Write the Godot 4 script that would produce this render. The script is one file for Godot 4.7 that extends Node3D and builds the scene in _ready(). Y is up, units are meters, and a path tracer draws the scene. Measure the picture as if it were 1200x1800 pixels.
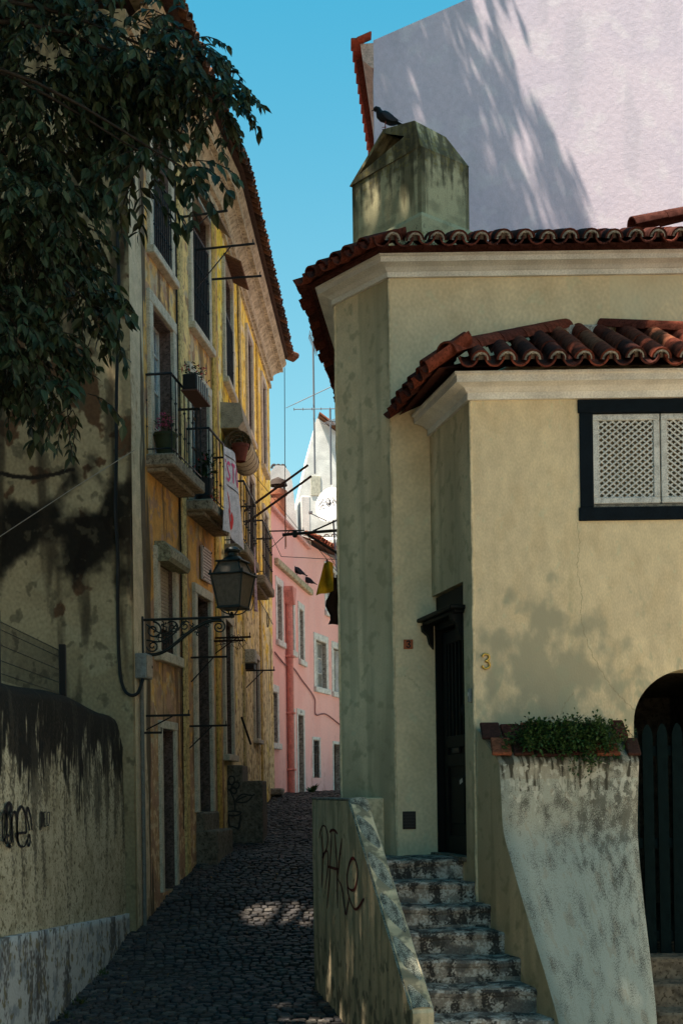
extends Node3D
# Old-town lane climbing between a peeling yellow apartment house and a cream corner house.
# Heights are written relative to the eye (0 = eye level); finish() lifts everything so that the lane by the stairs lies near y = 0.

const LIFT := 1.9
var M := {}
var used := {}
var rng := RandomNumberGenerator.new()


class MB:
	var v := PackedVector3Array()
	var n := PackedVector3Array()
	var t := PackedVector2Array()
	var x := Transform3D()

	func put(p: Vector3, nn: Vector3, uv: Vector2) -> void:
		v.append(x * p)
		n.append((x.basis * nn).normalized())
		t.append(uv)

	func uvof(p: Vector3, nn: Vector3) -> Vector2:
		var a := nn.abs()
		if a.y > a.x and a.y > a.z:
			return Vector2(p.x, p.z)
		if a.x > a.z:
			return Vector2(p.z, -p.y)
		return Vector2(p.x, -p.y)

	func tri(a: Vector3, b: Vector3, c: Vector3) -> void:
		var nn := (b - a).cross(c - a).normalized()
		put(a, nn, uvof(a, nn)); put(c, nn, uvof(c, nn)); put(b, nn, uvof(b, nn))

	func quad(a: Vector3, b: Vector3, c: Vector3, d: Vector3) -> void:   # counterclockwise seen from outside
		var nn := (c - a).cross(d - b).normalized()
		put(a, nn, uvof(a, nn)); put(c, nn, uvof(c, nn)); put(b, nn, uvof(b, nn))
		put(a, nn, uvof(a, nn)); put(d, nn, uvof(d, nn)); put(c, nn, uvof(c, nn))

	func squad(p: Array, nn: Array, uv: Array) -> void:   # quad with own normals and uv
		for i in [0, 2, 1, 0, 3, 2]:
			put(p[i], nn[i], uv[i])

	func box(c: Vector3, s: Vector3, b := 0.0) -> void:
		var h := s * 0.5
		if b <= 0.0:
			var q := func(o: Vector3, i: Vector3, j: Vector3): quad(c + o - i - j, c + o + i - j, c + o + i + j, c + o - i + j)
			q.call(Vector3(0, 0, h.z), Vector3(h.x, 0, 0), Vector3(0, h.y, 0))
			q.call(Vector3(0, 0, -h.z), Vector3(-h.x, 0, 0), Vector3(0, h.y, 0))
			q.call(Vector3(h.x, 0, 0), Vector3(0, 0, -h.z), Vector3(0, h.y, 0))
			q.call(Vector3(-h.x, 0, 0), Vector3(0, 0, h.z), Vector3(0, h.y, 0))
			q.call(Vector3(0, h.y, 0), Vector3(h.x, 0, 0), Vector3(0, 0, -h.z))
			q.call(Vector3(0, -h.y, 0), Vector3(h.x, 0, 0), Vector3(0, 0, h.z))
			return
		b = minf(b, 0.45 * minf(h.x, minf(h.y, h.z)) * 2.0)
		var k := h - Vector3(b, b, b)
		var P := func(sx: int, sy: int, sz: int, f: int) -> Vector3:
			return c + Vector3(sx * (h.x if f == 0 else k.x), sy * (h.y if f == 1 else k.y), sz * (h.z if f == 2 else k.z))
		for s1 in [-1, 1]:
			var f := func(a: Vector3, b2: Vector3, c2: Vector3, d: Vector3, flip: bool): 
				if flip: quad(d, c2, b2, a)
				else: quad(a, b2, c2, d)
			f.call(P.call(s1, -1, -1, 0), P.call(s1, 1, -1, 0), P.call(s1, 1, 1, 0), P.call(s1, -1, 1, 0), s1 < 0)
			f.call(P.call(-1, s1, -1, 1), P.call(-1, s1, 1, 1), P.call(1, s1, 1, 1), P.call(1, s1, -1, 1), s1 < 0)
			f.call(P.call(-1, -1, s1, 2), P.call(1, -1, s1, 2), P.call(1, 1, s1, 2), P.call(-1, 1, s1, 2), s1 < 0)
			for s2 in [-1, 1]:
				f.call(P.call(s1, s2, -1, 0), P.call(s1, s2, -1, 1), P.call(s1, s2, 1, 1), P.call(s1, s2, 1, 0), s1 * s2 < 0)
				f.call(P.call(s1, -1, s2, 0), P.call(s1, 1, s2, 0), P.call(s1, 1, s2, 2), P.call(s1, -1, s2, 2), s1 * s2 < 0)
				f.call(P.call(-1, s1, s2, 1), P.call(-1, s1, s2, 2), P.call(1, s1, s2, 2), P.call(1, s1, s2, 1), s1 * s2 < 0)
				for s3 in [-1, 1]:
					var a1: Vector3 = P.call(s1, s2, s3, 0)
					var a2: Vector3 = P.call(s1, s2, s3, 1)
					var a3: Vector3 = P.call(s1, s2, s3, 2)
					if s1 * s2 * s3 > 0: tri(a1, a2, a3)
					else: tri(a3, a2, a1)

	func prism(poly: PackedVector2Array, z0: float, z1: float) -> void:   # counterclockwise outline in x, y; z0 < z1
		var idx := Geometry2D.triangulate_polygon(poly)
		var ccw := not Geometry2D.is_polygon_clockwise(poly)
		for i in range(0, idx.size(), 3):
			var a := poly[idx[i]]
			var b := poly[idx[i + 1]]
			var c := poly[idx[i + 2]]
			if (b - a).cross(c - a) < 0.0:
				var s := b
				b = c
				c = s
			tri(Vector3(a.x, a.y, z1), Vector3(b.x, b.y, z1), Vector3(c.x, c.y, z1))
			tri(Vector3(a.x, a.y, z0), Vector3(c.x, c.y, z0), Vector3(b.x, b.y, z0))
		for i in poly.size():
			var a := poly[i]
			var b := poly[(i + 1) % poly.size()]
			if not ccw:
				var s := a
				a = b
				b = s
			quad(Vector3(a.x, a.y, z0), Vector3(b.x, b.y, z0), Vector3(b.x, b.y, z1), Vector3(a.x, a.y, z1))

	func tube(path: Array, r, sides := 6, caps := true) -> void:
		var m := path.size()
		var rings := []
		var up := Vector3(0.13, 1, 0.07)
		var len := 0.0
		for i in m:
			var p: Vector3 = path[i]
			var d: Vector3 = (path[mini(i + 1, m - 1)] - path[maxi(i - 1, 0)]).normalized()
			var a := up - d * up.dot(d)
			if a.length() < 0.1:
				a = Vector3(1, 0, 0) - d * d.x
			a = a.normalized()
			up = a
			var b := d.cross(a)
			var rr: float = r[i] if r is Array else r
			if i: len += p.distance_to(path[i - 1])
			var ring := []
			for k in sides + 1:
				var an := TAU * k / sides
				var nn := a * cos(an) + b * sin(an)
				ring.append([p + nn * rr, nn, Vector2(rr * an, len)])
			rings.append(ring)
		for i in m - 1:
			for k in sides:
				var q := [rings[i][k], rings[i][k + 1], rings[i + 1][k + 1], rings[i + 1][k]]
				squad([q[0][0], q[1][0], q[2][0], q[3][0]], [q[0][1], q[1][1], q[2][1], q[3][1]], [q[0][2], q[1][2], q[2][2], q[3][2]])
		if caps:
			for k in range(1, sides - 1):
				tri(rings[0][0][0], rings[0][k + 1][0], rings[0][k][0])
				tri(rings[m - 1][0][0], rings[m - 1][k][0], rings[m - 1][k + 1][0])

	func lathe(prof: Array, sides := 16, c := Vector3.ZERO, hard := false) -> void:   # [radius, height] from bottom to top
		for i in prof.size() - 1:
			var a: Vector2 = Vector2(prof[i][0], prof[i][1])
			var b: Vector2 = Vector2(prof[i + 1][0], prof[i + 1][1])
			var tn := (b - a).normalized()
			var na := Vector2(tn.y, -tn.x)
			for k in sides:
				var p := []
				var nn := []
				var uv := []
				for w in [[a, k], [a, k + 1], [b, k + 1], [b, k]]:
					var an = -TAU * (w[1] if not hard else w[1]) / sides
					var am = an if not hard else -TAU * (k + 0.5) / sides
					p.append(c + Vector3(w[0].x * cos(an), w[0].y, w[0].x * sin(an)))
					nn.append(Vector3(na.x * cos(am), na.y, na.x * sin(am)))
					uv.append(Vector2(absf(an) * 0.1, -w[0].y))
				squad(p, nn, uv)

	func sheet(f: Callable, nu: int, nv: int, us := 1.0, vs := 1.0) -> void:   # smooth surface f(u, v), u x v pointing outward
		var P := []
		for j in nv + 1:
			for i in nu + 1:
				P.append(f.call(float(i) / nu, float(j) / nv))
		var N := []
		for j in nv + 1:
			for i in nu + 1:
				var du: Vector3 = P[j * (nu + 1) + mini(i + 1, nu)] - P[j * (nu + 1) + maxi(i - 1, 0)]
				var dv: Vector3 = P[mini(j + 1, nv) * (nu + 1) + i] - P[maxi(j - 1, 0) * (nu + 1) + i]
				N.append(du.cross(dv).normalized())
		for j in nv:
			for i in nu:
				var k := [j * (nu + 1) + i, j * (nu + 1) + i + 1, (j + 1) * (nu + 1) + i + 1, (j + 1) * (nu + 1) + i]
				var uv := [Vector2(us * i / nu, vs * (1.0 - float(j) / nv)), Vector2(us * (i + 1) / nu, vs * (1.0 - float(j) / nv)), Vector2(us * (i + 1) / nu, vs * (1.0 - float(j + 1) / nv)), Vector2(us * i / nu, vs * (1.0 - float(j + 1) / nv))]
				squad([P[k[0]], P[k[1]], P[k[2]], P[k[3]]], [N[k[0]], N[k[1]], N[k[2]], N[k[3]]], uv)

	func wall(x0: float, x1: float, y0: float, y1: float, holes: Array, th: float, reveal := 0.25) -> void:   # face at z = 0 with openings [x0, x1, y0, y1]
		var xs := [x0, x1]
		var ys := [y0, y1]
		for h in holes:
			xs.append_array([h[0], h[1]])
			ys.append_array([h[2], h[3]])
		xs.sort()
		ys.sort()
		for i in xs.size() - 1:
			for j in ys.size() - 1:
				if xs[i + 1] - xs[i] < 1e-4 or ys[j + 1] - ys[j] < 1e-4:
					continue
				var cx: float = (xs[i] + xs[i + 1]) * 0.5
				var cy: float = (ys[j] + ys[j + 1]) * 0.5
				var open := false
				for h in holes:
					if cx > h[0] and cx < h[1] and cy > h[2] and cy < h[3]:
						open = true
				if open:
					continue
				quad(Vector3(xs[i], ys[j], 0), Vector3(xs[i + 1], ys[j], 0), Vector3(xs[i + 1], ys[j + 1], 0), Vector3(xs[i], ys[j + 1], 0))
				quad(Vector3(xs[i + 1], ys[j], -th), Vector3(xs[i], ys[j], -th), Vector3(xs[i], ys[j + 1], -th), Vector3(xs[i + 1], ys[j + 1], -th))
		for h in holes:
			var r := minf(reveal, th)
			quad(Vector3(h[0], h[2], -r), Vector3(h[0], h[2], 0), Vector3(h[0], h[3], 0), Vector3(h[0], h[3], -r))
			quad(Vector3(h[1], h[2], 0), Vector3(h[1], h[2], -r), Vector3(h[1], h[3], -r), Vector3(h[1], h[3], 0))
			quad(Vector3(h[0], h[2], -r), Vector3(h[1], h[2], -r), Vector3(h[1], h[2], 0), Vector3(h[0], h[2], 0))
			quad(Vector3(h[0], h[3], 0), Vector3(h[1], h[3], 0), Vector3(h[1], h[3], -r), Vector3(h[0], h[3], -r))
		quad(Vector3(x0, y1, 0), Vector3(x1, y1, 0), Vector3(x1, y1, -th), Vector3(x0, y1, -th))
		quad(Vector3(x0, y0, -th), Vector3(x0, y0, 0), Vector3(x0, y1, 0), Vector3(x0, y1, -th))
		quad(Vector3(x1, y0, 0), Vector3(x1, y0, -th), Vector3(x1, y1, -th), Vector3(x1, y1, 0))

	func sweep(path: Array, prof: Array) -> void:   # profile [out, y] along a plan polyline of Vector3; outward = right of travel
		var m := path.size()
		var off := []
		for i in m:
			var d0: Vector3 = (path[i] - path[i - 1]).normalized() if i > 0 else (path[1] - path[0]).normalized()
			var d1: Vector3 = (path[i + 1] - path[i]).normalized() if i < m - 1 else d0
			var n0 := d0.cross(Vector3.UP)
			var n1 := d1.cross(Vector3.UP)
			var b := (n0 + n1).normalized()
			off.append(b / maxf(0.3, b.dot(n0)))
		for i in m - 1:
			for j in prof.size() - 1:
				var a0: Vector3 = path[i] + off[i] * prof[j][0] + Vector3(0, prof[j][1], 0)
				var a1: Vector3 = path[i] + off[i] * prof[j + 1][0] + Vector3(0, prof[j + 1][1], 0)
				var b0: Vector3 = path[i + 1] + off[i + 1] * prof[j][0] + Vector3(0, prof[j][1], 0)
				var b1: Vector3 = path[i + 1] + off[i + 1] * prof[j + 1][0] + Vector3(0, prof[j + 1][1], 0)
				quad(a0, b0, b1, a1)

	func stroke(pts: Array, w: float, lift := 0.003) -> void:   # flat painted line in the x, y plane, width may be pts[i][2]
		var m := pts.size()
		var L := []
		for i in m:
			var p := Vector2(pts[i][0], pts[i][1])
			var a := Vector2(pts[maxi(i - 1, 0)][0], pts[maxi(i - 1, 0)][1])
			var b := Vector2(pts[mini(i + 1, m - 1)][0], pts[mini(i + 1, m - 1)][1])
			var d := (b - a).normalized()
			var s = Vector2(-d.y, d.x) * (w * (pts[i][2] if pts[i].size() > 2 else 1.0)) * 0.5
			L.append([Vector3(p.x + s.x, p.y + s.y, lift), Vector3(p.x - s.x, p.y - s.y, lift)])
		for i in m - 1:
			quad(L[i][1], L[i + 1][1], L[i + 1][0], L[i][0])

	func brush(pts: Array, w: float, k: float, lift: float, flip := false) -> void:   # painted line whose upright strokes are wider by 1 / k
		var a := v.size()
		var q := []
		for p in pts: q.append([p[0] * k * (-1.0 if flip else 1.0), p[1], p[2]])
		stroke(q, w, lift)
		for i in range(a, v.size()):
			v[i].x /= k
			n[i] = Vector3(0, 0, 1)

	func mesh(tangents := false) -> ArrayMesh:
		var arr := []
		arr.resize(Mesh.ARRAY_MAX)
		arr[Mesh.ARRAY_VERTEX] = v
		arr[Mesh.ARRAY_NORMAL] = n
		arr[Mesh.ARRAY_TEX_UV] = t
		var m := ArrayMesh.new()
		m.add_surface_from_arrays(Mesh.PRIMITIVE_TRIANGLES, arr)
		if tangents:
			var st := SurfaceTool.new()
			st.create_from(m, 0)
			st.generate_tangents()
			m = st.commit()
		return m


func smooth(pts: Array, k := 5) -> Array:   # Catmull-Rom through [x, y(, w)] points
	var out := []
	for i in pts.size() - 1:
		for s in k:
			var r := []
			for c in pts[i].size():
				r.append(cubic_interpolate(pts[i][c], pts[i + 1][c], pts[maxi(i - 1, 0)][c], pts[mini(i + 2, pts.size() - 1)][c], float(s) / k))
			out.append(r)
	out.append(pts[-1])
	return out


func smooth3(pts: Array, k := 5) -> Array:
	var out := []
	for i in pts.size() - 1:
		for s in k:
			var a: Vector3 = pts[i]
			out.append(a.cubic_interpolate(pts[i + 1], pts[maxi(i - 1, 0)], pts[mini(i + 2, pts.size() - 1)], float(s) / k))
	out.append(pts[-1])
	return out


func frame(o: Vector3, along: Vector3) -> Transform3D:   # x along the face, y up, z out of it
	var xd := along.normalized()
	return Transform3D(Basis(xd, Vector3.UP, xd.cross(Vector3.UP)), o)


func name_of(called: String) -> String:
	if not used.has(called):
		used[called] = 0
		return called
	used[called] += 1
	return "%s_%03d" % [called, used[called]]


func thing(called: String, label: String, category: String, at: Vector3, group := "") -> Node3D:
	var o := Node3D.new()
	o.name = name_of(called)
	add_child(o)
	o.position = at
	tag(o, label, category, group)
	return o


func tag(o: Node, label: String, category: String, group := "", kind := "") -> void:
	if label: o.set_meta("label", label)
	if category: o.set_meta("category", category)
	if group: o.set_meta("group", group)
	if kind: o.set_meta("kind", kind)


func part(parent: Node3D, called: String, shape, m: Material, xf := Transform3D()) -> MeshInstance3D:
	var o := MeshInstance3D.new()
	o.name = called
	o.mesh = shape.mesh() if shape is MB else shape
	o.material_override = m
	parent.add_child(o, true)
	o.transform = parent.global_transform.affine_inverse() * xf
	return o


func solo(called: String, shape, m: Material, xf: Transform3D, label: String, category: String, group := "") -> MeshInstance3D:
	var o := MeshInstance3D.new()
	o.name = name_of(called)
	o.mesh = shape.mesh() if shape is MB else shape
	o.material_override = m
	add_child(o)
	o.transform = xf
	tag(o, label, category, group)
	return o


func ground(called: String, shape, m: Material, xf := Transform3D()) -> MeshInstance3D:
	var o := solo(called, shape, m, xf, "", "")
	o.set_meta("kind", "structure")
	return o


func bx(c: Vector3, s: Vector3, b := 0.0) -> MB:
	var m := MB.new()
	m.box(c, s, b)
	return m


func rod(a: Vector3, b: Vector3, r: float, sides := 6) -> MB:
	var m := MB.new()
	m.tube([a, b], r, sides)
	return m


# ---------- textures ----------
func nz(w: int, h: int, sd: int, freq: float, oct := 4, stretch := 1, kind := FastNoiseLite.TYPE_SIMPLEX_SMOOTH) -> PackedByteArray:
	var f := FastNoiseLite.new()
	f.seed = sd
	f.frequency = freq
	f.noise_type = kind
	f.fractal_octaves = oct
	var im := f.get_image(w, maxi(8, h / stretch), false, false, true)
	im.convert(Image.FORMAT_L8)
	if stretch > 1:
		im.resize(w, h, Image.INTERPOLATE_CUBIC)
	return im.get_data()


func mixn(a: PackedByteArray, b: PackedByteArray, k := 0.5) -> PackedByteArray:   # patches of fine speckle: two noises averaged
	var out := PackedByteArray()
	out.resize(a.size())
	var q := 1.0 - k
	for i in a.size():
		out[i] = clampi(int(128.0 + (a[i] * q + b[i] * k - 128.0) * 1.35), 0, 255)
	return out


class Paint:
	var w: int
	var h: int
	var r := PackedFloat32Array()
	var g := PackedFloat32Array()
	var b := PackedFloat32Array()
	var z := PackedFloat32Array()

	func _init(ww: int, hh: int, c: Array) -> void:
		w = ww
		h = hh
		for a in [r, g, b, z]:
			a.resize(w * h)
		r.resize(w * h); g.resize(w * h); b.resize(w * h); z.resize(w * h)
		r.fill(c[0]); g.fill(c[1]); b.fill(c[2]); z.fill(128.0)

	# blends colour c where noise (plus row and column offsets) passes lo..hi; box limits it, dz changes the relief
	func lay(nb: PackedByteArray, lo: float, hi: float, c: Array, op := 1.0, row = null, col = null, dz := 0.0, area := [0.0, 1.0, 0.0, 1.0]) -> void:
		var lut := PackedFloat32Array()
		lut.resize(768)
		for k in 768:
			lut[k] = smoothstep(lo, hi, (k - 256) / 255.0) * op
		var ro := PackedInt32Array()
		ro.resize(h)
		var co := PackedInt32Array()
		co.resize(w)
		if row != null:
			for y in h: ro[y] = clampi(int(row.call(float(y) / h) * 255.0), -255, 255)
		if col != null:
			for xx in w: co[xx] = clampi(int(col.call(float(xx) / w) * 255.0), -255, 255)
		var cr: float = c[0]
		var cg: float = c[1]
		var cb: float = c[2]
		var x0 := int(area[0] * w)
		var x1 := int(area[1] * w)
		for y in range(int(area[2] * h), int(area[3] * h)):
			var base := y * w
			var rr := ro[y] + 256
			for xx in range(x0, x1):
				var i := base + xx
				var a := lut[clampi(nb[i] + rr + co[xx], 0, 767)]
				if a > 0.003:
					r[i] += (cr - r[i]) * a
					g[i] += (cg - g[i]) * a
					b[i] += (cb - b[i]) * a
					z[i] += dz * a

	func grain(nb: PackedByteArray, amount: float, dz := 0.0) -> void:   # multiplies by 1 +- amount
		for i in w * h:
			var k := 1.0 + (nb[i] - 128.0) / 128.0 * amount
			r[i] *= k
			g[i] *= k
			b[i] *= k
			z[i] += (nb[i] - 128.0) * dz

	func line(pts: Array, c: Array, width: float, op := 1.0, dz := 0.0) -> void:   # crack, points in 0..1
		var wander := Vector2.ZERO
		for s in pts.size() - 1:
			var p := Vector2(pts[s][0] * w, pts[s][1] * h)
			var q := Vector2(pts[s + 1][0] * w, pts[s + 1][1] * h)
			var m := int(p.distance_to(q)) + 1
			for k in m:
				wander += Vector2(sin(k * 12.9 + s * 78.2) * 0.55 - wander.x * 0.12, sin(k * 39.3 + s * 11.1) * 0.4 - wander.y * 0.12)
				var o := p.lerp(q, float(k) / m) + wander
				for yy in range(int(o.y - width), int(o.y + width) + 1):
					for xx in range(int(o.x - width), int(o.x + width) + 1):
						if xx < 0 or yy < 0 or xx >= w or yy >= h: continue
						var a := clampf(width - Vector2(xx, yy).distance_to(o) + 0.5, 0.0, 1.0) * op
						var i := yy * w + xx
						r[i] += (c[0] - r[i]) * a; g[i] += (c[1] - g[i]) * a; b[i] += (c[2] - b[i]) * a; z[i] += dz * a

	func image() -> Image:
		var d := PackedByteArray()
		d.resize(w * h * 3)
		for i in w * h:
			d[i * 3] = clampi(int(r[i]), 0, 255)
			d[i * 3 + 1] = clampi(int(g[i]), 0, 255)
			d[i * 3 + 2] = clampi(int(b[i]), 0, 255)
		return Image.create_from_data(w, h, false, Image.FORMAT_RGB8, d)

	func relief(scale: float) -> Image:
		var d := PackedByteArray()
		d.resize(w * h)
		for i in w * h:
			d[i] = clampi(int(z[i]), 0, 255)
		var im := Image.create_from_data(w, h, false, Image.FORMAT_L8, d)
		im.convert(Image.FORMAT_RGBA8)
		im.bump_map_to_normal_map(scale)
		return im


func painted(p: Paint, x0: float, x1: float, y0: float, y1: float, rough: float, bump: float) -> StandardMaterial3D:   # a picture laid over metres x0..x1, y0..y1 of a face
	var m := StandardMaterial3D.new()
	m.albedo_texture = ImageTexture.create_from_image(p.image())
	m.roughness = rough
	m.metallic_specular = 0.3
	if bump > 0.0:
		m.normal_enabled = true
		m.normal_texture = ImageTexture.create_from_image(p.relief(bump))
	m.uv1_scale = Vector3(1.0 / (x1 - x0), 1.0 / (y1 - y0), 1)
	m.uv1_offset = Vector3(-x0 / (x1 - x0), y1 / (y1 - y0), 0)
	return m


var grain_tex := []
var grain_nrm := []
func make_grains() -> void:
	for k in 3:
		var p := Paint.new(512, 512, [235, 235, 235])
		var fine := nz(512, 512, 11 + k, [0.12, 0.05, 0.02][k], 5)
		var big := nz(512, 512, 31 + k, 0.008, 4)
		p.grain(fine, [0.10, 0.16, 0.24][k], 0.5)
		p.grain(big, [0.08, 0.14, 0.22][k], 0.2)
		if k == 2:
			p.lay(nz(512, 512, 77, 0.03, 5), 0.62, 0.8, [120, 112, 100], 0.7)
		grain_tex.append(ImageTexture.create_from_image(p.image()))
		grain_nrm.append(ImageTexture.create_from_image(p.relief(2.0)))


func grainy(c: Array, kind := 0, size := 1.0, rough := 0.85, bump := 0.5, spec := 0.3, metal := 0.0) -> StandardMaterial3D:   # c: sRGB 0..255
	var m := StandardMaterial3D.new()
	m.albedo_color = Color(c[0] / 255.0, c[1] / 255.0, c[2] / 255.0)
	m.albedo_texture = grain_tex[kind]
	m.uv1_triplanar = true
	m.uv1_scale = Vector3.ONE / size
	m.roughness = rough
	m.metallic_specular = spec
	m.metallic = metal
	if bump > 0.0:
		m.normal_enabled = true
		m.normal_texture = grain_nrm[kind]
		m.normal_scale = bump
	return m


func plain(c: Array, rough := 0.7, spec := 0.4, metal := 0.0) -> StandardMaterial3D:
	var m := StandardMaterial3D.new()
	m.albedo_color = Color(c[0] / 255.0, c[1] / 255.0, c[2] / 255.0)
	m.roughness = rough
	m.metallic_specular = spec
	m.metallic = metal
	return m
const BAKE := [
		[[0.343, -0.439, 0.4], [0.398, -0.386, 1.0], [0.484, -0.335, 1.0], [0.566, -0.322, 1.0], [0.662, -0.333, 1.0], [0.736, -0.387, 1.0], [0.741, -0.445, 1.0], [0.696, -0.506, 1.0], [0.581, -0.558, 1.6], [0.496, -0.605, 2.0]],
		[[0.456, -0.399, 0.5], [0.476, -0.444, 1.0], [0.505, -0.538, 1.0], [0.497, -0.640, 1.0], [0.455, -0.763, 1.0], [0.434, -0.861, 0.6]],
		[[0.508, -0.580, 1.6], [0.662, -0.534, 1.6], [0.740, -0.545, 1.0], [0.743, -0.627, 1.0], [0.695, -0.735, 1.0], [0.590, -0.861, 0.5]],
		[[0.913, -0.369, 0.6], [0.902, -0.439, 1.0], [0.845, -0.592, 1.0], [0.803, -0.740, 1.0], [0.730, -0.891, 1.0], [0.664, -1.021, 0.6]],
		[[0.840, -0.372, 1.2], [0.908, -0.352, 1.8], [1.043, -0.346, 1.9], [1.173, -0.372, 1.2]],
		[[1.063, -0.365, 0.6], [1.085, -0.466, 1.0], [1.127, -0.605, 1.0], [1.133, -0.718, 1.0], [1.132, -0.859, 1.0], [1.135, -0.977, 0.6]],
		[[0.732, -0.660, 1.7], [0.916, -0.660, 1.9], [1.065, -0.660, 2.0], [1.196, -0.655, 1.4]],
		[[1.349, -0.400, 0.5], [1.293, -0.479, 1.0], [1.230, -0.572, 1.0], [1.196, -0.652, 1.0], [1.147, -0.728, 1.0], [1.259, -0.765, 1.0], [1.339, -0.815, 1.0], [1.401, -0.926, 1.0], [1.456, -0.997, 1.0], [1.522, -0.937, 1.0], [1.594, -0.849, 0.6]],
		[[1.560, -0.776, 1.0], [1.524, -0.714, 1.0], [1.569, -0.635, 1.0], [1.666, -0.565, 1.6], [1.759, -0.537, 2.0], [1.859, -0.554, 1.0], [1.917, -0.614, 1.0], [1.899, -0.693, 1.0], [1.820, -0.762, 1.4], [1.716, -0.786, 1.8], [1.599, -0.781, 1.0], [1.555, -0.771, 1.0], [1.557, -0.809, 1.0], [1.633, -0.867, 1.0], [1.733, -0.912, 1.0], [1.834, -0.919, 1.6], [1.948, -0.893, 1.4], [2.085, -0.834, 1.2], [2.139, -0.812, 1.0]]]
const WALL_TAG := [
		[[5.138, -0.204, 1.0], [5.122, -0.172, 1.0], [5.090, -0.144, 1.6], [5.060, -0.135, 2.0], [5.023, -0.146, 1.4], [4.995, -0.191, 1.0], [4.998, -0.257, 1.0], [5.031, -0.305, 1.0], [5.085, -0.339, 1.6]],
		[[5.129, -0.172, 1.0], [5.134, -0.268, 1.0], [5.126, -0.325, 1.4]],
		[[5.000, -0.150, 1.6], [5.026, -0.199, 1.0], [5.028, -0.256, 1.0], [5.008, -0.297, 1.0], [4.963, -0.313, 1.4], [4.908, -0.301, 1.0], [4.883, -0.260, 1.0], [4.887, -0.194, 1.0], [4.924, -0.160, 1.6], [4.969, -0.147, 1.8], [5.000, -0.150, 1.0]],
		[[5.000, -0.142, 1.6], [5.006, -0.109, 1.8], [4.982, -0.085, 2.0], [4.943, -0.073, 2.0], [4.897, -0.090, 2.0], [4.883, -0.115, 1.8], [4.907, -0.140, 2.0], [4.954, -0.147, 2.0]],
		[[5.009, -0.314, 1.0], [4.995, -0.351, 1.0], [4.966, -0.369, 1.2], [4.919, -0.371, 1.0], [4.879, -0.339, 1.0], [4.862, -0.311, 1.0]],
		[[4.870, -0.178, 1.0], [4.866, -0.253, 1.0], [4.854, -0.320, 1.0], [4.833, -0.366, 1.0]],
		[[4.982, -0.395, 1.6], [4.951, -0.380, 1.6], [4.928, -0.389, 1.6], [4.890, -0.399, 1.4]],
		[[5.116, -0.350, 1.0], [5.078, -0.335, 1.6], [5.041, -0.353, 1.0], [5.012, -0.371, 1.0]],
		[[4.856, -0.211, 1.0], [4.847, -0.178, 1.0], [4.822, -0.150, 1.6], [4.789, -0.142, 1.8], [4.750, -0.155, 1.4], [4.728, -0.198, 1.0], [4.723, -0.257, 1.0], [4.711, -0.325, 1.0], [4.694, -0.372, 1.0]],
		[[4.697, -0.368, 1.0], [4.717, -0.283, 1.0], [4.703, -0.182, 1.0], [4.668, -0.132, 1.8], [4.600, -0.107, 2.2], [4.526, -0.126, 1.4], [4.478, -0.178, 1.0], [4.456, -0.248, 1.0], [4.451, -0.309, 1.4]],
		[[4.766, -0.308, 2.0], [4.677, -0.305, 1.8], [4.561, -0.305, 1.8], [4.451, -0.308, 1.6]],
		[[4.751, -0.315, 1.0], [4.712, -0.350, 1.0], [4.649, -0.396, 1.0], [4.583, -0.409, 1.4], [4.516, -0.408, 1.0], [4.464, -0.387, 1.0], [4.437, -0.362, 1.0]],
		[[4.355, -0.295, 1.0], [4.370, -0.260, 1.0], [4.419, -0.197, 1.0], [4.433, -0.140, 1.4], [4.406, -0.119, 2.0], [4.364, -0.141, 1.4], [4.314, -0.191, 1.0], [4.290, -0.244, 1.0], [4.275, -0.293, 1.0]],
		[[4.356, -0.321, 1.4], [4.402, -0.350, 1.0], [4.409, -0.389, 1.0], [4.383, -0.414, 1.4], [4.348, -0.392, 1.0], [4.341, -0.353, 1.0], [4.356, -0.321, 1.0]]]
const WALL_TAG_SMALL := [
		[[3.992, -0.303, 1.2], [3.983, -0.235, 1.0], [3.975, -0.162, 1.0], [3.937, -0.172, 1.0], [3.927, -0.218, 1.0], [3.948, -0.263, 1.0], [3.981, -0.280, 1.0]],
		[[3.898, -0.164, 1.0], [3.892, -0.219, 1.0], [3.886, -0.274, 1.0]],
		[[3.898, -0.164, 1.0], [3.821, -0.161, 1.0]],
		[[3.896, -0.219, 1.0], [3.834, -0.216, 1.0]],
		[[3.892, -0.276, 1.0], [3.818, -0.276, 1.0]],
		[[3.778, -0.264, 1.0], [3.785, -0.212, 1.0], [3.773, -0.175, 1.0], [3.723, -0.167, 1.0], [3.683, -0.173, 1.0], [3.697, -0.224, 1.0], [3.719, -0.270, 1.0], [3.779, -0.273, 1.0]]]
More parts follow.
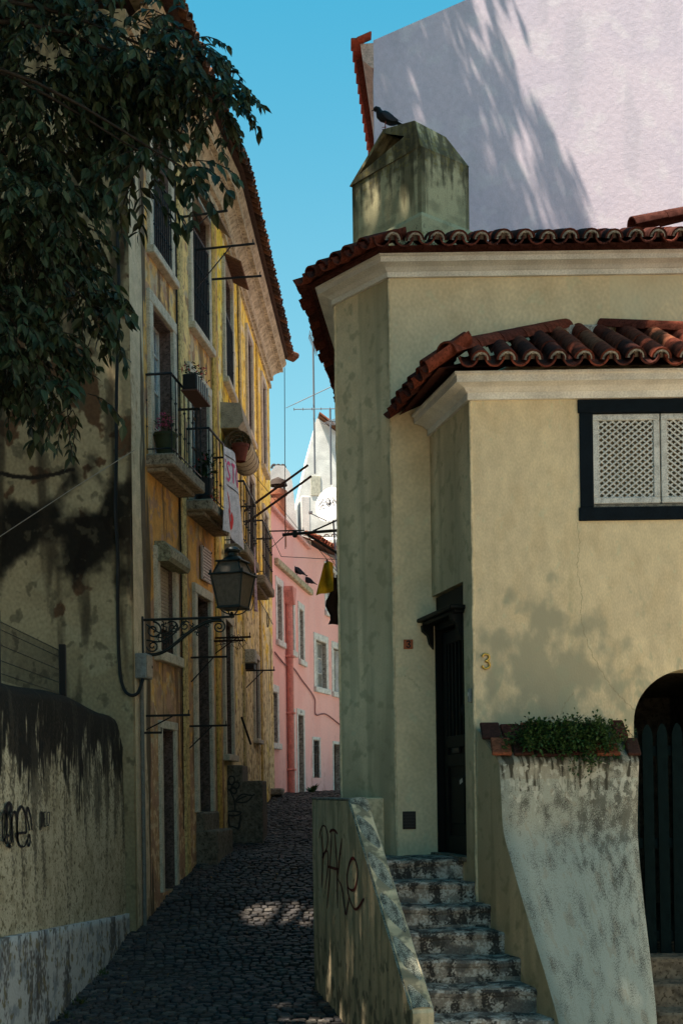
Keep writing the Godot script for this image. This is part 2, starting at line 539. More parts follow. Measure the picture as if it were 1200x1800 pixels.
const FLOWER := [
		[[0.080, 0.066, 1.0], [0.086, 0.010, 1.0], [0.114, -0.005, 1.2], [0.150, 0.030, 1.0], [0.150, 0.065, 1.0], [0.122, 0.079, 1.0], [0.091, 0.073, 1.0], [0.080, 0.052, 1.0]],
		[[0.087, 0.066, 1.0], [0.024, 0.081, 1.0], [0.003, 0.123, 1.0], [0.025, 0.158, 1.0], [0.060, 0.158, 1.0], [0.087, 0.108, 1.0], [0.087, 0.066, 1.0]],
		[[0.122, 0.079, 1.0], [0.102, 0.136, 1.0], [0.117, 0.185, 1.0], [0.152, 0.195, 1.0], [0.187, 0.177, 1.0], [0.190, 0.121, 1.0], [0.164, 0.072, 1.0]],
		[[0.164, 0.065, 1.0], [0.200, 0.107, 1.0], [0.249, 0.102, 1.0], [0.263, 0.063, 1.0], [0.241, 0.021, 1.0], [0.199, 0.011, 1.0], [0.164, 0.037, 1.0]],
		[[0.135, -0.005, 1.0], [0.150, 0.016, 1.0], [0.199, 0.022, 1.0], [0.223, -0.014, 1.0], [0.205, -0.056, 1.0], [0.163, -0.055, 1.0], [0.135, -0.012, 1.0]],
		[[0.086, 0.002, 1.0], [0.044, 0.038, 1.0], [0.009, 0.018, 1.0], [0.001, -0.032, 1.0], [0.029, -0.074, 1.0], [0.064, -0.068, 1.0], [0.089, -0.019, 1.0]],
		[[0.121, -0.005, 1.0], [0.148, -0.069, 1.0], [0.176, -0.133, 1.0], [0.192, -0.217, 1.0], [0.191, -0.323, 1.0]],
		[[0.196, -0.189, 1.0], [0.225, -0.140, 1.0], [0.282, -0.085, 1.0], [0.339, -0.072, 1.0], [0.402, -0.090, 1.0], [0.451, -0.094, 1.0], [0.487, -0.077, 1.0]],
		[[0.196, -0.182, 1.0], [0.266, -0.197, 1.0], [0.351, -0.191, 1.0], [0.408, -0.157, 1.0], [0.451, -0.108, 1.0]],
		[[0.217, -0.176, 1.0], [0.267, -0.141, 1.0], [0.324, -0.114, 1.0], [0.366, -0.100, 1.0]],
		[[0.060, -0.349, 1.0], [0.095, -0.329, 1.0], [0.180, -0.323, 1.0], [0.264, -0.338, 1.0], [0.292, -0.353, 1.0]],
		[[0.063, -0.357, 1.0], [0.095, -0.382, 1.3], [0.193, -0.390, 1.3], [0.285, -0.360, 1.0]],
		[[0.095, -0.385, 1.3], [0.097, -0.463, 1.3], [0.110, -0.555, 1.3]],
		[[0.281, -0.381, 1.3], [0.262, -0.479, 1.3], [0.243, -0.585, 1.3]],
		[[0.110, -0.555, 1.0], [0.163, -0.555, 1.0], [0.243, -0.592, 1.2]]]


func _ready() -> void:
	# camera: level, lens shifted upward, a slight roll
	var cam := Camera3D.new()
	cam.name = "camera"
	var near := 0.1
	cam.set_frustum(1800.0 / 2200.0 * near, Vector2(0.0, 485.0 / 2200.0 * near), near, 400.0)
	add_child(cam)
	cam.rotation_degrees = Vector3(0, 0, -0.8)
	cam.current = true
	# sky and sun
	var we := WorldEnvironment.new()
	we.name = "environment"
	var env := Environment.new()
	env.background_mode = Environment.BG_SKY
	var sky := Sky.new()
	var sm := ProceduralSkyMaterial.new()
	sm.sky_top_color = Color(0.0, 0.425, 0.55)
	sm.sky_horizon_color = Color(0.60, 0.735, 0.73)
	sm.sky_curve = 0.2
	sm.ground_bottom_color = Color(0.30, 0.28, 0.25)
	sm.ground_horizon_color = Color(0.55, 0.58, 0.58)
	sm.sky_energy_multiplier = 1.0
	sky.sky_material = sm
	env.sky = sky
	env.tonemap_mode = Environment.TONE_MAPPER_LINEAR
	env.tonemap_exposure = 2.5
	env.sdfgi_enabled = true
	env.ssao_enabled = true
	env.ssil_enabled = true
	we.environment = env
	add_child(we)
	var sun := DirectionalLight3D.new()
	sun.name = "sun"
	sun.light_energy = 1.6
	sun.light_color = Color(1.0, 0.95, 0.87)
	sun.light_angular_distance = 0.55
	sun.shadow_enabled = true
	add_child(sun)
	sun.look_at_from_position(Vector3(-3.3, 9.2, 2.0), Vector3.ZERO, Vector3(0, 0, -1))
	rng.seed = 7
	make_grains()
	make_materials()
	build_ground()
	corner_house()
	stairs()
	yellow_building()
	garden_wall()
	lavender_house()
	pink_house()
	far_houses()
	added_white_house()
	street_cobbles()
	street_lamp()
	facade_things()
	lane_things()
	trees()
	finish()


func finish() -> void:
	for c in get_children():
		if c is Node3D and not c is DirectionalLight3D:
			c.position.y += LIFT


func street_y(d: float) -> float:
	var k := [[0.0, -2.1], [8.0, -1.93], [11.0, -1.85], [13.5, -1.62], [15.5, -1.22], [17.0, -0.95], [20.0, -0.68], [23.0, -0.40], [26.0, -0.15], [27.5, -0.10], [60.0, -0.2]]
	for i in k.size() - 1:
		if d <= k[i + 1][0]:
			var a: Array = k[maxi(i - 1, 0)]
			var b: Array = k[i]
			var c: Array = k[i + 1]
			var e: Array = k[mini(i + 2, k.size() - 1)]
			var t: float = (d - b[0]) / (c[0] - b[0])
			var m0: float = (c[1] - a[1]) / maxf(0.01, c[0] - a[0]) * (c[0] - b[0])
			var m1: float = (e[1] - b[1]) / maxf(0.01, e[0] - b[0]) * (c[0] - b[0])
			return (2 * t * t * t - 3 * t * t + 1) * b[1] + (t * t * t - 2 * t * t + t) * m0 + (-2 * t * t * t + 3 * t * t) * c[1] + (t * t * t - t * t) * m1
	return -0.2


func make_materials() -> void:
	M.white_trim = grainy([234, 231, 222], 0, 1.3, 0.7, 0.3)
	M.clay = [grainy([120, 64, 50], 2, 0.5, 0.9, 0.7, 0.12), grainy([100, 54, 45], 2, 0.45, 0.9, 0.7, 0.12), grainy([84, 50, 44], 2, 0.55, 0.92, 0.7, 0.12), grainy([144, 88, 66], 2, 0.5, 0.9, 0.7, 0.12)]
	M.clay_dark = [grainy([64, 38, 34], 2, 0.5, 0.85, 0.6), grainy([74, 46, 38], 2, 0.5, 0.85, 0.6)]
	M.clay_old = [grainy([122, 84, 62], 2, 0.4, 0.9, 0.6), grainy([98, 70, 56], 2, 0.4, 0.9, 0.6), grainy([76, 58, 50], 2, 0.45, 0.9, 0.6)]
	M.mortar = grainy([190, 184, 172], 2, 0.25, 0.95, 0.8)
	M.cream = grainy([217, 200, 164], 1, 1.6, 0.9, 0.5)
	M.teal = grainy([16, 26, 34], 1, 0.6, 0.65, 0.3, 0.2)
	M.lattice = grainy([206, 208, 204], 1, 0.4, 0.6, 0.2)
	M.door = grainy([17, 19, 18], 1, 0.5, 0.55, 0.3, 0.25)
	M.gate = grainy([14, 28, 30], 1, 0.4, 0.8, 0.3, 0.15)
	M.dark = plain([14, 13, 12], 0.9)
	M.room = plain([40, 36, 32], 0.95)
	M.iron = grainy([30, 29, 30], 1, 0.2, 0.5, 0.3, 0.5, 0.3)
	M.rust = grainy([62, 42, 34], 2, 0.15, 0.8, 0.6)
	M.lamp_green = grainy([26, 36, 35], 1, 0.25, 0.4, 0.3, 0.5, 0.3)
	M.brass = plain([196, 160, 84], 0.35, 0.5, 0.8)
	M.stone = grainy([150, 140, 126], 2, 0.8, 0.9, 0.7)
	M.stone_pale = grainy([178, 170, 158], 2, 0.9, 0.9, 0.6)
	M.concrete = grainy([122, 112, 98], 2, 0.7, 0.95, 0.8)
	M.glass = plain([225, 235, 240], 0.05)
	M.glass.transparency = BaseMaterial3D.TRANSPARENCY_ALPHA
	M.glass.albedo_color.a = 0.22
	M.glass_dusty = grainy([150, 148, 140], 1, 0.4, 0.35, 0.0)
	M.glass_dusty.transparency = BaseMaterial3D.TRANSPARENCY_ALPHA
	M.glass_dusty.albedo_color.a = 0.72
	M.white_wood = grainy([200, 198, 190], 1, 0.4, 0.6, 0.3)
	M.brown_wood = grainy([88, 66, 50], 2, 0.3, 0.75, 0.5)
	M.grey_metal = grainy([140, 144, 142], 1, 0.3, 0.55, 0.2)
	M.cable = plain([14, 13, 13], 0.6)
	M.pvc = grainy([120, 118, 112], 1, 0.4, 0.6, 0.2)
	M.bird = grainy([26, 27, 32], 1, 0.08, 0.6, 0.3)
	M.soil = grainy([52, 42, 34], 2, 0.3, 0.95, 0.8)
	M.pot = grainy([128, 62, 46], 1, 0.3, 0.8, 0.4)
	M.white_wall = grainy([240, 238, 234], 0, 2.0, 0.9, 0.2)
	M.antenna = plain([110, 112, 118], 0.6, 0.4, 0.3)
	M.bark = grainy([56, 49, 42], 2, 0.35, 0.95, 1.0)
	M.leaf = plain([255, 255, 255], 0.55, 0.3)
	M.leaf.vertex_color_use_as_albedo = true
	M.leaf.backlight_enabled = true
	M.leaf.backlight = Color(0.1, 0.12, 0.05)


func build_ground() -> void:
	var g := MB.new()
	var f := func(u: float, v: float) -> Vector3:
		var d: float = lerpf(-60.0, 60.0, v)
		return Vector3(lerpf(-60, 60, u), street_y(clampf(d, 0.0, 60.0)) - 0.06 - (0.2 if d > 30.0 else 0.0), -d)
	g.sheet(f, 24, 60, 120, 120)
	ground("ground", g, grainy([190, 172, 146], 2, 2.5, 0.95, 0.5))
	# raised garden behind the retaining wall on the left
	var t := MB.new()
	t.box(Vector3(-8.75, -0.7, -5.8), Vector3(12.0, 3.0, 16.2))
	ground("terrain", t, grainy([84, 74, 56], 2, 1.2, 0.95, 0.8))
	var s := MB.new()
	var fs := func(u: float, v: float) -> Vector3:
		var d := lerpf(6.0, 40.0, v)
		return Vector3(lerpf(-2.75, 2.4, u), street_y(d) - 0.02, -d)
	s.sheet(fs, 6, 90, 5.15, 34)
	var st := ground("street", s, grainy([60, 56, 52], 2, 0.5, 0.9, 0.8))
	M.street_node = st


# ---------- cobbles ----------
func street_cobbles() -> void:
	var r := RandomNumberGenerator.new()
	r.seed = 21
	var variants := []
	for k in 8:
		var m := MB.new()
		var lo := []
		var mid := []
		var hi := []
		for i in 6:
			var a = [0.62, 1.57, 2.5, 3.78, 4.7, 5.65][i] + r.randf_range(-0.18, 0.18)
			var e := 1.0 / maxf(absf(cos(a)), absf(sin(a)))
			var rad := lerpf(1.0, e, 0.85) * r.randf_range(0.84, 1.0) * 0.5
			lo.append(Vector3(cos(a) * rad, -0.4, sin(a) * rad))
			mid.append(Vector3(cos(a) * rad, 0.1 + r.randf() * 0.08, sin(a) * rad))
			hi.append(Vector3(cos(a) * rad * 0.84, 0.25 + r.randf() * 0.07, sin(a) * rad * 0.84))
		var top := Vector3(r.randf_range(-0.08, 0.08), 0.31, r.randf_range(-0.08, 0.08))
		for i in 6:
			var j := (i + 1) % 6
			m.quad(lo[j], lo[i], mid[i], mid[j])
			m.quad(mid[j], mid[i], hi[i], hi[j])
			m.tri(hi[j], hi[i], top)
		variants.append(m)
	var shapes := []
	for m in variants: shapes.append(m.mesh())
	var mats := []
	for c in [[74, 71, 71], [56, 54, 56], [96, 91, 86], [66, 61, 58]]:
		mats.append(grainy(c, 2, 0.3, 0.58, 0.8, 0.4))
		mats[-1].uv1_world_triplanar = true
	var stones := []
	var d := 9.7
	while d < 30.5:
		var row := r.randf_range(0.07, 0.105)
		var y := street_y(d)
		var left := -2.5
		if d > 14.0: left = -2.33 + 0.136 * (d - 14.0)
		if d > 18.3: left = -1.72 + 0.0405 * (d - 18.3)
		if d > 26.2: left = -1.42 + 0.146 * (d - 26.24)
		var right := 0.2 if d > 11.3 else -0.2 + 0.2 * (11.3 - d)
		if d > 15: right = 0.75
		if d > 25: right = 1.6
		var xx := left + r.randf() * 0.06
		while xx < right:
			var w := r.randf_range(0.06, 0.14)
			var slope := atan2(street_y(d + 0.1) - street_y(d - 0.1), 0.2)
			var b := Basis(Vector3.RIGHT, slope + r.randf_range(-0.07, 0.07)) * Basis(Vector3.UP, r.randf_range(-0.22, 0.22)) * Basis(Vector3.BACK, r.randf_range(-0.08, 0.08))
			b = b.scaled_local(Vector3(w * 0.97, r.randf_range(0.055, 0.085), row * 0.97))
			var wave := 0.02 * sin(xx * 2.1 + d * 0.7) + 0.012 * sin(d * 3.1 + xx)
			stones.append([Transform3D(b, Vector3(xx + w * 0.5, y + wave + r.randf_range(-0.012, 0.004), -d + r.randf_range(-0.015, 0.015))), r.randi() % 8, [0, 1, 1, 3, 3, 2, 0, 1][r.randi() % 8]])
			xx += w
		d += row
	stones.sort_custom(func(a, b): return a[0].origin.z > b[0].origin.z)
	var rest := []
	for k in 4: rest.append(MB.new())
	for i in stones.size():
		var s: Array = stones[i]
		if i < 300:
			part(M.street_node, "cobblestone", shapes[s[1]], mats[s[2]], s[0])
		else:
			var src: MB = variants[s[1]]
			var dst: MB = rest[s[2]]
			dst.x = s[0]
			var ni: Basis = s[0].basis.inverse().transposed()
			for q in src.v.size():
				dst.v.append(s[0] * src.v[q])
				dst.n.append((ni * src.n[q]).normalized())
				dst.t.append(src.t[q])
	var am := ArrayMesh.new()
	for k in 4:
		am = add_surface(am, rest[k], mats[k])
	var o := part(M.street_node, "cobblestones", am, null)
	o.material_override = null
	o.set_meta("kind", "stuff")


func add_surface(am: ArrayMesh, m: MB, mat: Material) -> ArrayMesh:
	var arr := []
	arr.resize(Mesh.ARRAY_MAX)
	arr[Mesh.ARRAY_VERTEX] = m.v
	arr[Mesh.ARRAY_NORMAL] = m.n
	arr[Mesh.ARRAY_TEX_UV] = m.t
	am.add_surface_from_arrays(Mesh.PRIMITIVE_TRIANGLES, arr)
	am.surface_set_material(am.get_surface_count() - 1, mat)
	return am


# ---------- clay roof tiles ----------
func tile_shape(r0: float, r1: float, L: float, arch: bool) -> ArrayMesh:   # r0 at the lower end (z = 0), r1 at the upper end (z = -L)
	var m := MB.new()
	var k := 8
	var th := 0.014
	for i in k:
		var p := []
		for s in [i, i + 1]:
			var a = PI * s / k
			var c := cos(a)
			var sn := sin(a) * (1.0 if arch else -1.0)
			p.append([Vector3(c * r0, sn * r0, 0), Vector3(c * r1, sn * r1, -L), Vector3(c * (r0 - th), sn * (r0 - th), 0), Vector3(c * (r1 - th), sn * (r1 - th), -L), Vector3(c, sn, 0)])
		var a0: Array = p[0]
		var b0: Array = p[1]
		if not arch:
			a0 = p[1]
			b0 = p[0]
		var uv := [Vector2(i * 0.03, 0), Vector2(i * 0.03 + 0.03, 0), Vector2(i * 0.03 + 0.03, L), Vector2(i * 0.03, L)]
		m.squad([a0[0], a0[1], b0[1], b0[0]], [a0[4], a0[4], b0[4], b0[4]], uv)
		m.squad([a0[2], b0[2], b0[3], a0[3]], [-a0[4], -b0[4], -b0[4], -a0[4]], uv)
		m.quad(a0[2], a0[0], b0[0], b0[2])
	return m.mesh()


func half_disc(r: float, arch := true) -> ArrayMesh:
	var m := MB.new()
	for i in 8:
		var a := PI * i / 8.0
		var b := PI * (i + 1) / 8.0
		m.tri(Vector3.ZERO, Vector3(cos(a) * r, sin(a) * r, 0), Vector3(cos(b) * r, sin(b) * r, 0))
	return m.mesh()


func half_ring(r0: float, r1: float) -> ArrayMesh:   # rough bead of mortar
	var m := MB.new()
	for i in 10:
		var p := []
		for s in [i, i + 1]:
			var a = PI * s / 10.0
			var k = 1.0 + 0.12 * sin(s * 2.3)
			p.append([Vector3(cos(a) * r0 * k, sin(a) * r0 * k, 0.0), Vector3(cos(a) * (r0 + r1) * 0.5, sin(a) * (r0 + r1) * 0.5, 0.012), Vector3(cos(a) * r1, sin(a) * r1, 0.0)])
		m.quad(p[0][0], p[0][1], p[1][1], p[1][0])
		m.quad(p[0][1], p[0][2], p[1][2], p[1][1])
	return m.mesh()


func tile_slope(parent: Node3D, o: Vector3, xdir: Vector3, pitch: float, cols: int, rows: int, sp: float, mats: Array, clip = null, mortar := true, edge_mats = null) -> void:
	if not M.has("tile_cover"):
		M.tile_cover = tile_shape(0.08, 0.066, 0.44, true)
		M.tile_pan = tile_shape(0.078, 0.088, 0.44, false)
		M.tile_mortar = half_ring(0.046, 0.068)
		M.tile_plug = half_disc(0.05)
		M.plug = grainy([112, 98, 86], 1, 0.2, 0.95, 0.6)
	var out := xdir.cross(Vector3.UP)
	var dz := out * cos(pitch) - Vector3.UP * sin(pitch)
	var nn := out * sin(pitch) + Vector3.UP * cos(pitch)
	for r in rows:
		for c in range(0, cols * 2 + 1):
			var is_cover := c % 2 == 1
			var p := o + xdir * (c * 0.5 * sp) - dz * (r * 0.345)
			if clip != null and not clip.call(p - dz * 0.15):
				continue
			var b := Basis(xdir, nn, dz) * Basis(Vector3.RIGHT, 0.035) * Basis(Vector3.UP, rng.randf_range(-0.03, 0.03)) * Basis(Vector3.BACK, rng.randf_range(-0.09, 0.09))
			b = b.scaled_local(Vector3.ONE * rng.randf_range(0.94, 1.05))
			var ms: Array = edge_mats if edge_mats != null and r == 0 else mats
			var at := p + nn * ((0.058 if is_cover else 0.088) + rng.randf_range(-0.004, 0.006)) + dz * ((0.05 if is_cover else 0.1) * float(r == 0) + rng.randf_range(-0.022, 0.022))
			part(parent, "roof_tile", M.tile_cover if is_cover else M.tile_pan, ms[rng.randi() % ms.size()], Transform3D(b, at))
			if r == 0 and is_cover and mortar:
				part(parent, "mortar", M.tile_mortar, M.mortar, Transform3D(b.scaled_local(Vector3.ONE * rng.randf_range(0.94, 1.0)), at - dz * 0.012))
				part(parent, "mortar", M.tile_plug, M.plug, Transform3D(b, at - dz * 0.03))


func ridge_tiles(parent: Node3D, a: Vector3, b: Vector3, mats: Array) -> void:   # arched tiles laid along a hip from its low end a to its high end b
	if not M.has("tile_ridge"):
		M.tile_ridge = tile_shape(0.1, 0.085, 0.44, true)
	var d := (a - b).normalized()
	var n := int(ceil(a.distance_to(b) / 0.36))
	var xd := Vector3.UP.cross(d).normalized()
	for i in n:
		var p := a - d * (i * a.distance_to(b) / n) + Vector3(0, 0.02, 0)
		part(parent, "ridge_tile", M.tile_ridge, mats[rng.randi() % mats.size()], Transform3D(Basis(xd, d.cross(xd), d) * Basis(Vector3.RIGHT, 0.03), p))


func cornice_profile(y: float, h: float) -> Array:
	var out := []
	for q in [[0.0, 0.0], [0.03, 0.0], [0.03, 0.3], [0.045, 0.34], [0.055, 0.4], [0.075, 0.48], [0.125, 0.55], [0.15, 0.57], [0.15, 0.86], [0.17, 0.9], [0.17, 1.0], [0.0, 1.0]]:
		out.append([q[0], y + q[1] * h])
	return out


# ---------- cream corner house on the right ----------
func cream_paint(w: int, h: int, sd: int) -> Paint:
	var p := Paint.new(w, h, [218, 200, 164])
	p.lay(nz(w, h, sd, 0.004, 3), 0.45, 0.75, [211, 193, 160], 0.5)
	p.lay(nz(w, h, sd + 1, 0.012, 5), 0.55, 0.8, [206, 185, 147], 0.4)
	p.lay(nz(w, h, sd + 2, 0.01, 4, 7), 0.62, 0.85, [182, 168, 130], 0.3)
	p.lay(nz(w, h, sd + 5, 0.035, 4), 0.74, 0.86, [208, 200, 166], 0.6)
	p.grain(nz(w, h, sd + 3, 0.25, 3), 0.06, 0.35)
	p.grain(nz(w, h, sd + 4, 0.03, 4), 0.05, 0.25)
	return p


func corner_house() -> void:
	var A := Vector3(0.4725, 0, -10.9)
	var B := Vector3(0.0015, 0, -11.497)
	var C := Vector3(0.56, 0, -16.9)
	var P := Vector3(1.058, 0, -9.89)
	var Q := P + Vector3(-0.24, 0, -0.97) * 1.09
	var base := -1.95
	var h := thing("corner_house", "cream plastered corner house with white cornice, clay tile roof and dark door", "house", Vector3(1.0, base, -11.0))

	# main walls
	var p := cream_paint(640, 640, 100)
	p.lay(nz(640, 640, 140, 0.012, 5), 0.35, 0.7, [206, 198, 168], 0.55, null, func(x): return -0.5 if x < 0.3 else 0.0, 4.0, [0.3, 1.0, 0.0, 0.25])
	p.lay(nz(640, 640, 141, 0.2, 3), 0.55, 0.8, [120, 114, 92], 0.5, func(y): return -0.9 + y, null, -6.0, [0.0, 0.12, 0.8, 1.0])
	p.line(smooth([[0.0, 0.545], [0.012, 0.543], [0.022, 0.548], [0.03, 0.556], [0.034, 0.565]], 5), [150, 138, 108], 0.4, 0.5, -10.0)
	p.line(smooth([[0.55, 0.0], [0.56, 0.03], [0.55, 0.07], [0.565, 0.1]], 5), [150, 138, 110], 0.4, 0.6, -10.0)
	var cream_main := painted(p, 0.0, 6.4, base, 4.45, 0.92, 0.9)
	var m := MB.new()
	m.wall(0, 6.4, base, 4.44, [[1.80, 3.25, base, 0.98]], 0.3)
	part(h, "wall", m.mesh(true), cream_main, frame(A, Vector3.RIGHT))
	var ps := cream_paint(512, 1024, 300)
	ps.lay(nz(512, 1024, 309, 0.008, 5, 4), 0.25, 0.8, [168, 156, 126], 0.65)
	ps.lay(nz(512, 1024, 310, 0.02, 4, 12), 0.5, 0.8, [152, 143, 116], 0.45)
	ps.lay(nz(512, 1024, 311, 0.03, 5), 0.6, 0.8, [150, 142, 112], 0.5)
	M.cream_side = painted(ps, 0.0, 3.2, base, 4.45, 0.92, 0.9)
	m = MB.new()
	m.wall(0, A.distance_to(B), base, 4.44, [], 0.3)
	part(h, "wall", m.mesh(true), M.cream_side, frame(B, A - B))
	m = MB.new()
	m.wall(0, B.distance_to(C), base, 4.44, [[2.0, 2.9, 0.9, 2.4], [3.6, 4.5, 0.9, 2.4]], 0.3)
	part(h, "wall", m.mesh(true), grainy([226, 214, 180], 1, 1.6, 0.9, 0.5), frame(C, B - C))
	m = MB.new()
	m.wall(0, 6.4, base, 4.44, [], 0.3)
	part(h, "wall", m, M.cream, frame(Vector3(6.87, 0, -16.9), Vector3.LEFT))

	# bay: front wall with an arched opening and a lattice window
	p = cream_paint(768, 768, 200)
	var fx := func(x: float) -> float: return x / 3.15
	var fy := func(y: float) -> float: return (3.06 - y) / 5.0
	p.lay(nz(768, 768, 210, 0.016, 5), 0.2, 0.7, [164, 158, 134], 0.85, func(y): return 0.32 - absf(y - 0.43) * 4.4, func(x): return 0.1 - absf(x - 0.175) * 2.6, -3.0, [0.0, 0.45, 0.26, 0.6])
	p.lay(nz(768, 768, 211, 0.02, 5), 0.5, 0.75, [168, 166, 140], 0.7, func(y): return -0.25 + 0.6 * smoothstep(0.35, 0.6, y), null, 0.0, [0.0, 1.0, 0.3, 1.0])
	p.line(smooth([[0.262, 0.195], [0.268, 0.23], [0.262, 0.27], [0.272, 0.31], [0.27, 0.35], [0.292, 0.4], [0.33, 0.445], [0.36, 0.47], [0.4, 0.495]], 6), [138, 126, 98], 0.5, 0.7, -16.0)
	p.line(smooth([[0.21, 0.51], [0.225, 0.485], [0.25, 0.465]], 6), [140, 128, 100], 0.5, 0.6, -12.0)
	var cream_bay := painted(p, 0.0, 3.15, -1.94, 3.06, 0.92, 0.9)
	m = MB.new()
	var win := [0.95, 2.05, 2.175, 2.945]
	var ax0 := 1.255
	var ax1 := 2.45
	m.wall(0, 3.142, base, 3.05, [win, [ax0, ax1, base, 0.901]], 0.34, 0.34)
	# spandrels round off the rectangular opening into the arch
	for sgn in [0, 1]:
		var arc := PackedVector2Array()
		var corner := Vector2(ax0 if sgn == 0 else ax1, 0.905)
		arc.append(corner)
		for i in 13:
			var a := PI * 0.5 * i / 12.0
			var q := Vector2(0.46 * (1.0 - sin(a)), -0.42 * (1.0 - cos(a)))
			arc.append(Vector2(corner.x + (q.x if sgn == 0 else -q.x), corner.y + q.y))
		m.prism(arc, -0.34, -0.001)
	var bay := part(h, "wall", m.mesh(true), cream_bay, frame(P, Vector3.RIGHT))
	tag(bay, "bay wall with arch and lattice window", "")
	m = MB.new()
	m.wall(0, 1.13, base, 3.05, [[0.06, 0.90, -0.6, 1.655]], 0.2, 0.2)
	var side_x := frame(Q, P - Q)
	part(h, "wall", m.mesh(true), M.cream_side, frame(P + (Q - P).normalized() * 1.13, P - Q))
	side_x = frame(P + (Q - P).normalized() * 1.13, P - Q)
	m = MB.new()
	m.wall(0, 1.2, base, 3.05, [], 0.3)
	part(h, "wall", m, M.cream, frame(Vector3(4.2, 0, -9.89), Vector3(0.0, 0, -1)))

	# dark passage behind the arch, with steps
	m = MB.new()
	m.box(Vector3(2.98, -0.4, -14.2), Vector3(1.7, 3.0, 0.1))
	m.box(Vector3(2.2, -0.4, -12.2), Vector3(0.1, 3.0, 3.9))
	m.box(Vector3(3.77, -0.4, -12.2), Vector3(0.1, 3.0, 3.9))
	m.box(Vector3(2.98, 1.02, -12.2), Vector3(1.7, 0.1, 3.9))
	m.box(Vector3(2.98, -1.5, -12.4), Vector3(1.5, 0.3, 3.5))
	part(h, "passage", m, grainy([120, 110, 96], 2, 0.8, 0.95, 0.5))
	part(h, "passage_door", bx(Vector3(2.78, -0.35, -14.1), Vector3(0.8, 2.0, 0.06), 0.01), M.door)
	for i in 3:
		part(h, "step", bx(Vector3(2.9, -1.36 - 0.17 * i - 0.3, -10.24 + 0.27 * i), Vector3(1.18, 0.6, 0.9), 0.015), M.concrete)

	# cornices
	m = MB.new()
	m.sweep([C, B, A, Vector3(6.9, 0, -10.9)], cornice_profile(4.43, 0.15))
	part(h, "cornice", m, M.white_trim)
	# slightly uneven rounded corners of the render
	for c in [[P, -1.9, 3.04, cream_bay], [A, -1.9, 4.42, cream_main], [B, -1.9, 4.42, M.cream_side]]:
		var pts := []
		for i in 60:
			pts.append(c[0] + Vector3(rng.randf_range(-0.004, 0.004), lerpf(c[1], c[2], i / 59.0), -0.004 + rng.randf_range(-0.004, 0.004)))
		m = MB.new()
		m.tube(pts, 0.013, 8, false)
		part(h, "corner_edge", m, M.cream)
	m = MB.new()
	m.sweep([Q + Vector3(0.02, 0, 0.06), P, Vector3(4.2, 0, -9.89), Vector3(4.2, 0, -10.88)], cornice_profile(3.045, 0.18))
	part(h, "cornice", m, M.white_trim)

	m = MB.new()
	m.sweep([C, B, A, Vector3(6.9, 0, -10.9)], [[0.0, 4.583], [0.215, 4.583], [0.225, 4.62], [0.0, 4.65]])
	part(h, "eaves_board", m, M.clay[2])
	# main roof
	var out_f := Vector3(0, 0, 1)
	var out_c := (A - B).normalized().cross(Vector3.UP)
	var out_s := (B - C).normalized().cross(Vector3.UP)
	var ov := 0.24
	var ey := 4.59
	var mit := func(a: Vector3, n0: Vector3, n1: Vector3) -> Vector3:
		var b := (n0 + n1).normalized()
		return a + b * (ov / b.dot(n0)) + Vector3(0, ey, 0)
	var A1: Vector3 = mit.call(A, out_c, out_f)
	var B1: Vector3 = mit.call(B, out_s, out_c)
	var C1 := C + out_s * ov + Vector3(0, ey, 0)
	var E1 := Vector3(7.2, ey, -10.66)
	var R1 := Vector3(2.6, 6.0, -13.9)
	var R2 := Vector3(7.2, 6.0, -13.9)
	m = MB.new()
	m.quad(A1, E1, R2, R1)
	m.tri(B1, A1, R1)
	m.tri(C1, B1, R1)
	m.tri(C1, R1, R2)
	m.tri(C1, R2, Vector3(7.2, ey, -17.2))
	m.quad(A1 + Vector3(0, -0.02, 0), R1 + Vector3(0, -0.02, 0), R2 + Vector3(0, -0.02, 0), E1 + Vector3(0, -0.02, 0))
	var roof := part(h, "roof", m, M.clay[1])
	var red := [M.clay[0], M.clay[1], M.clay[1], M.clay[2]]
	tile_slope(roof, A1 + Vector3(0.05, 0.0, 0), Vector3.RIGHT, 0.40, 22, 2, 0.187, red, func(q): return q.x > A1.x + (-10.75 - q.z) * 0.8, true, [M.clay[1], M.clay[2]])
	tile_slope(roof, B1 + (A1 - B1).normalized() * 0.03, (A1 - B1).normalized(), 0.42, int(A1.distance_to(B1) / 0.187), 1, 0.187, [M.clay[0], M.clay[1], M.clay[2]], null, false)
	tile_slope(roof, C1, (B1 - C1).normalized(), 0.42, int(C1.distance_to(B1) / 0.187), 1, 0.187, [M.clay[0], M.clay[1], M.clay[2]], null, false)
	ridge_tiles(roof, Vector3(2.62, 4.86, -11.0), Vector3(4.4, 5.3, -11.3), [M.clay[1], M.clay[2]])

	# bay roof, hipped
	var P1 := Vector3(P.x - 0.26, 3.235, P.z + 0.22)
	var Q1 := Vector3(Q.x - 0.25, 3.235, -10.89)
	var T1 := Vector3(1.96, 3.86, -10.895)
	var T2 := Vector3(2.38, 3.86, -10.895)
	var U1 := Vector3(4.42, 3.235, P.z + 0.22)
	m = MB.new()
	m.quad(P1, U1, T2, T1)
	m.tri(Q1, P1, T1)
	m.tri(U1, Vector3(4.42, 3.235, -10.89), T2)
	var broof := part(h, "roof", m, M.clay[2])
	tag(broof, "small hipped clay tile roof over the bay", "")
	var pitch := atan2(0.625, 1.225)
	var hip := func(q: Vector3) -> bool:
		var k := clampf((q.y - 3.235) / 0.625, 0.0, 1.0)
		return q.x > lerpf(P1.x, T1.x, k) + 0.02 and q.x < lerpf(U1.x, T2.x, k) + 0.05 and q.y < 3.9
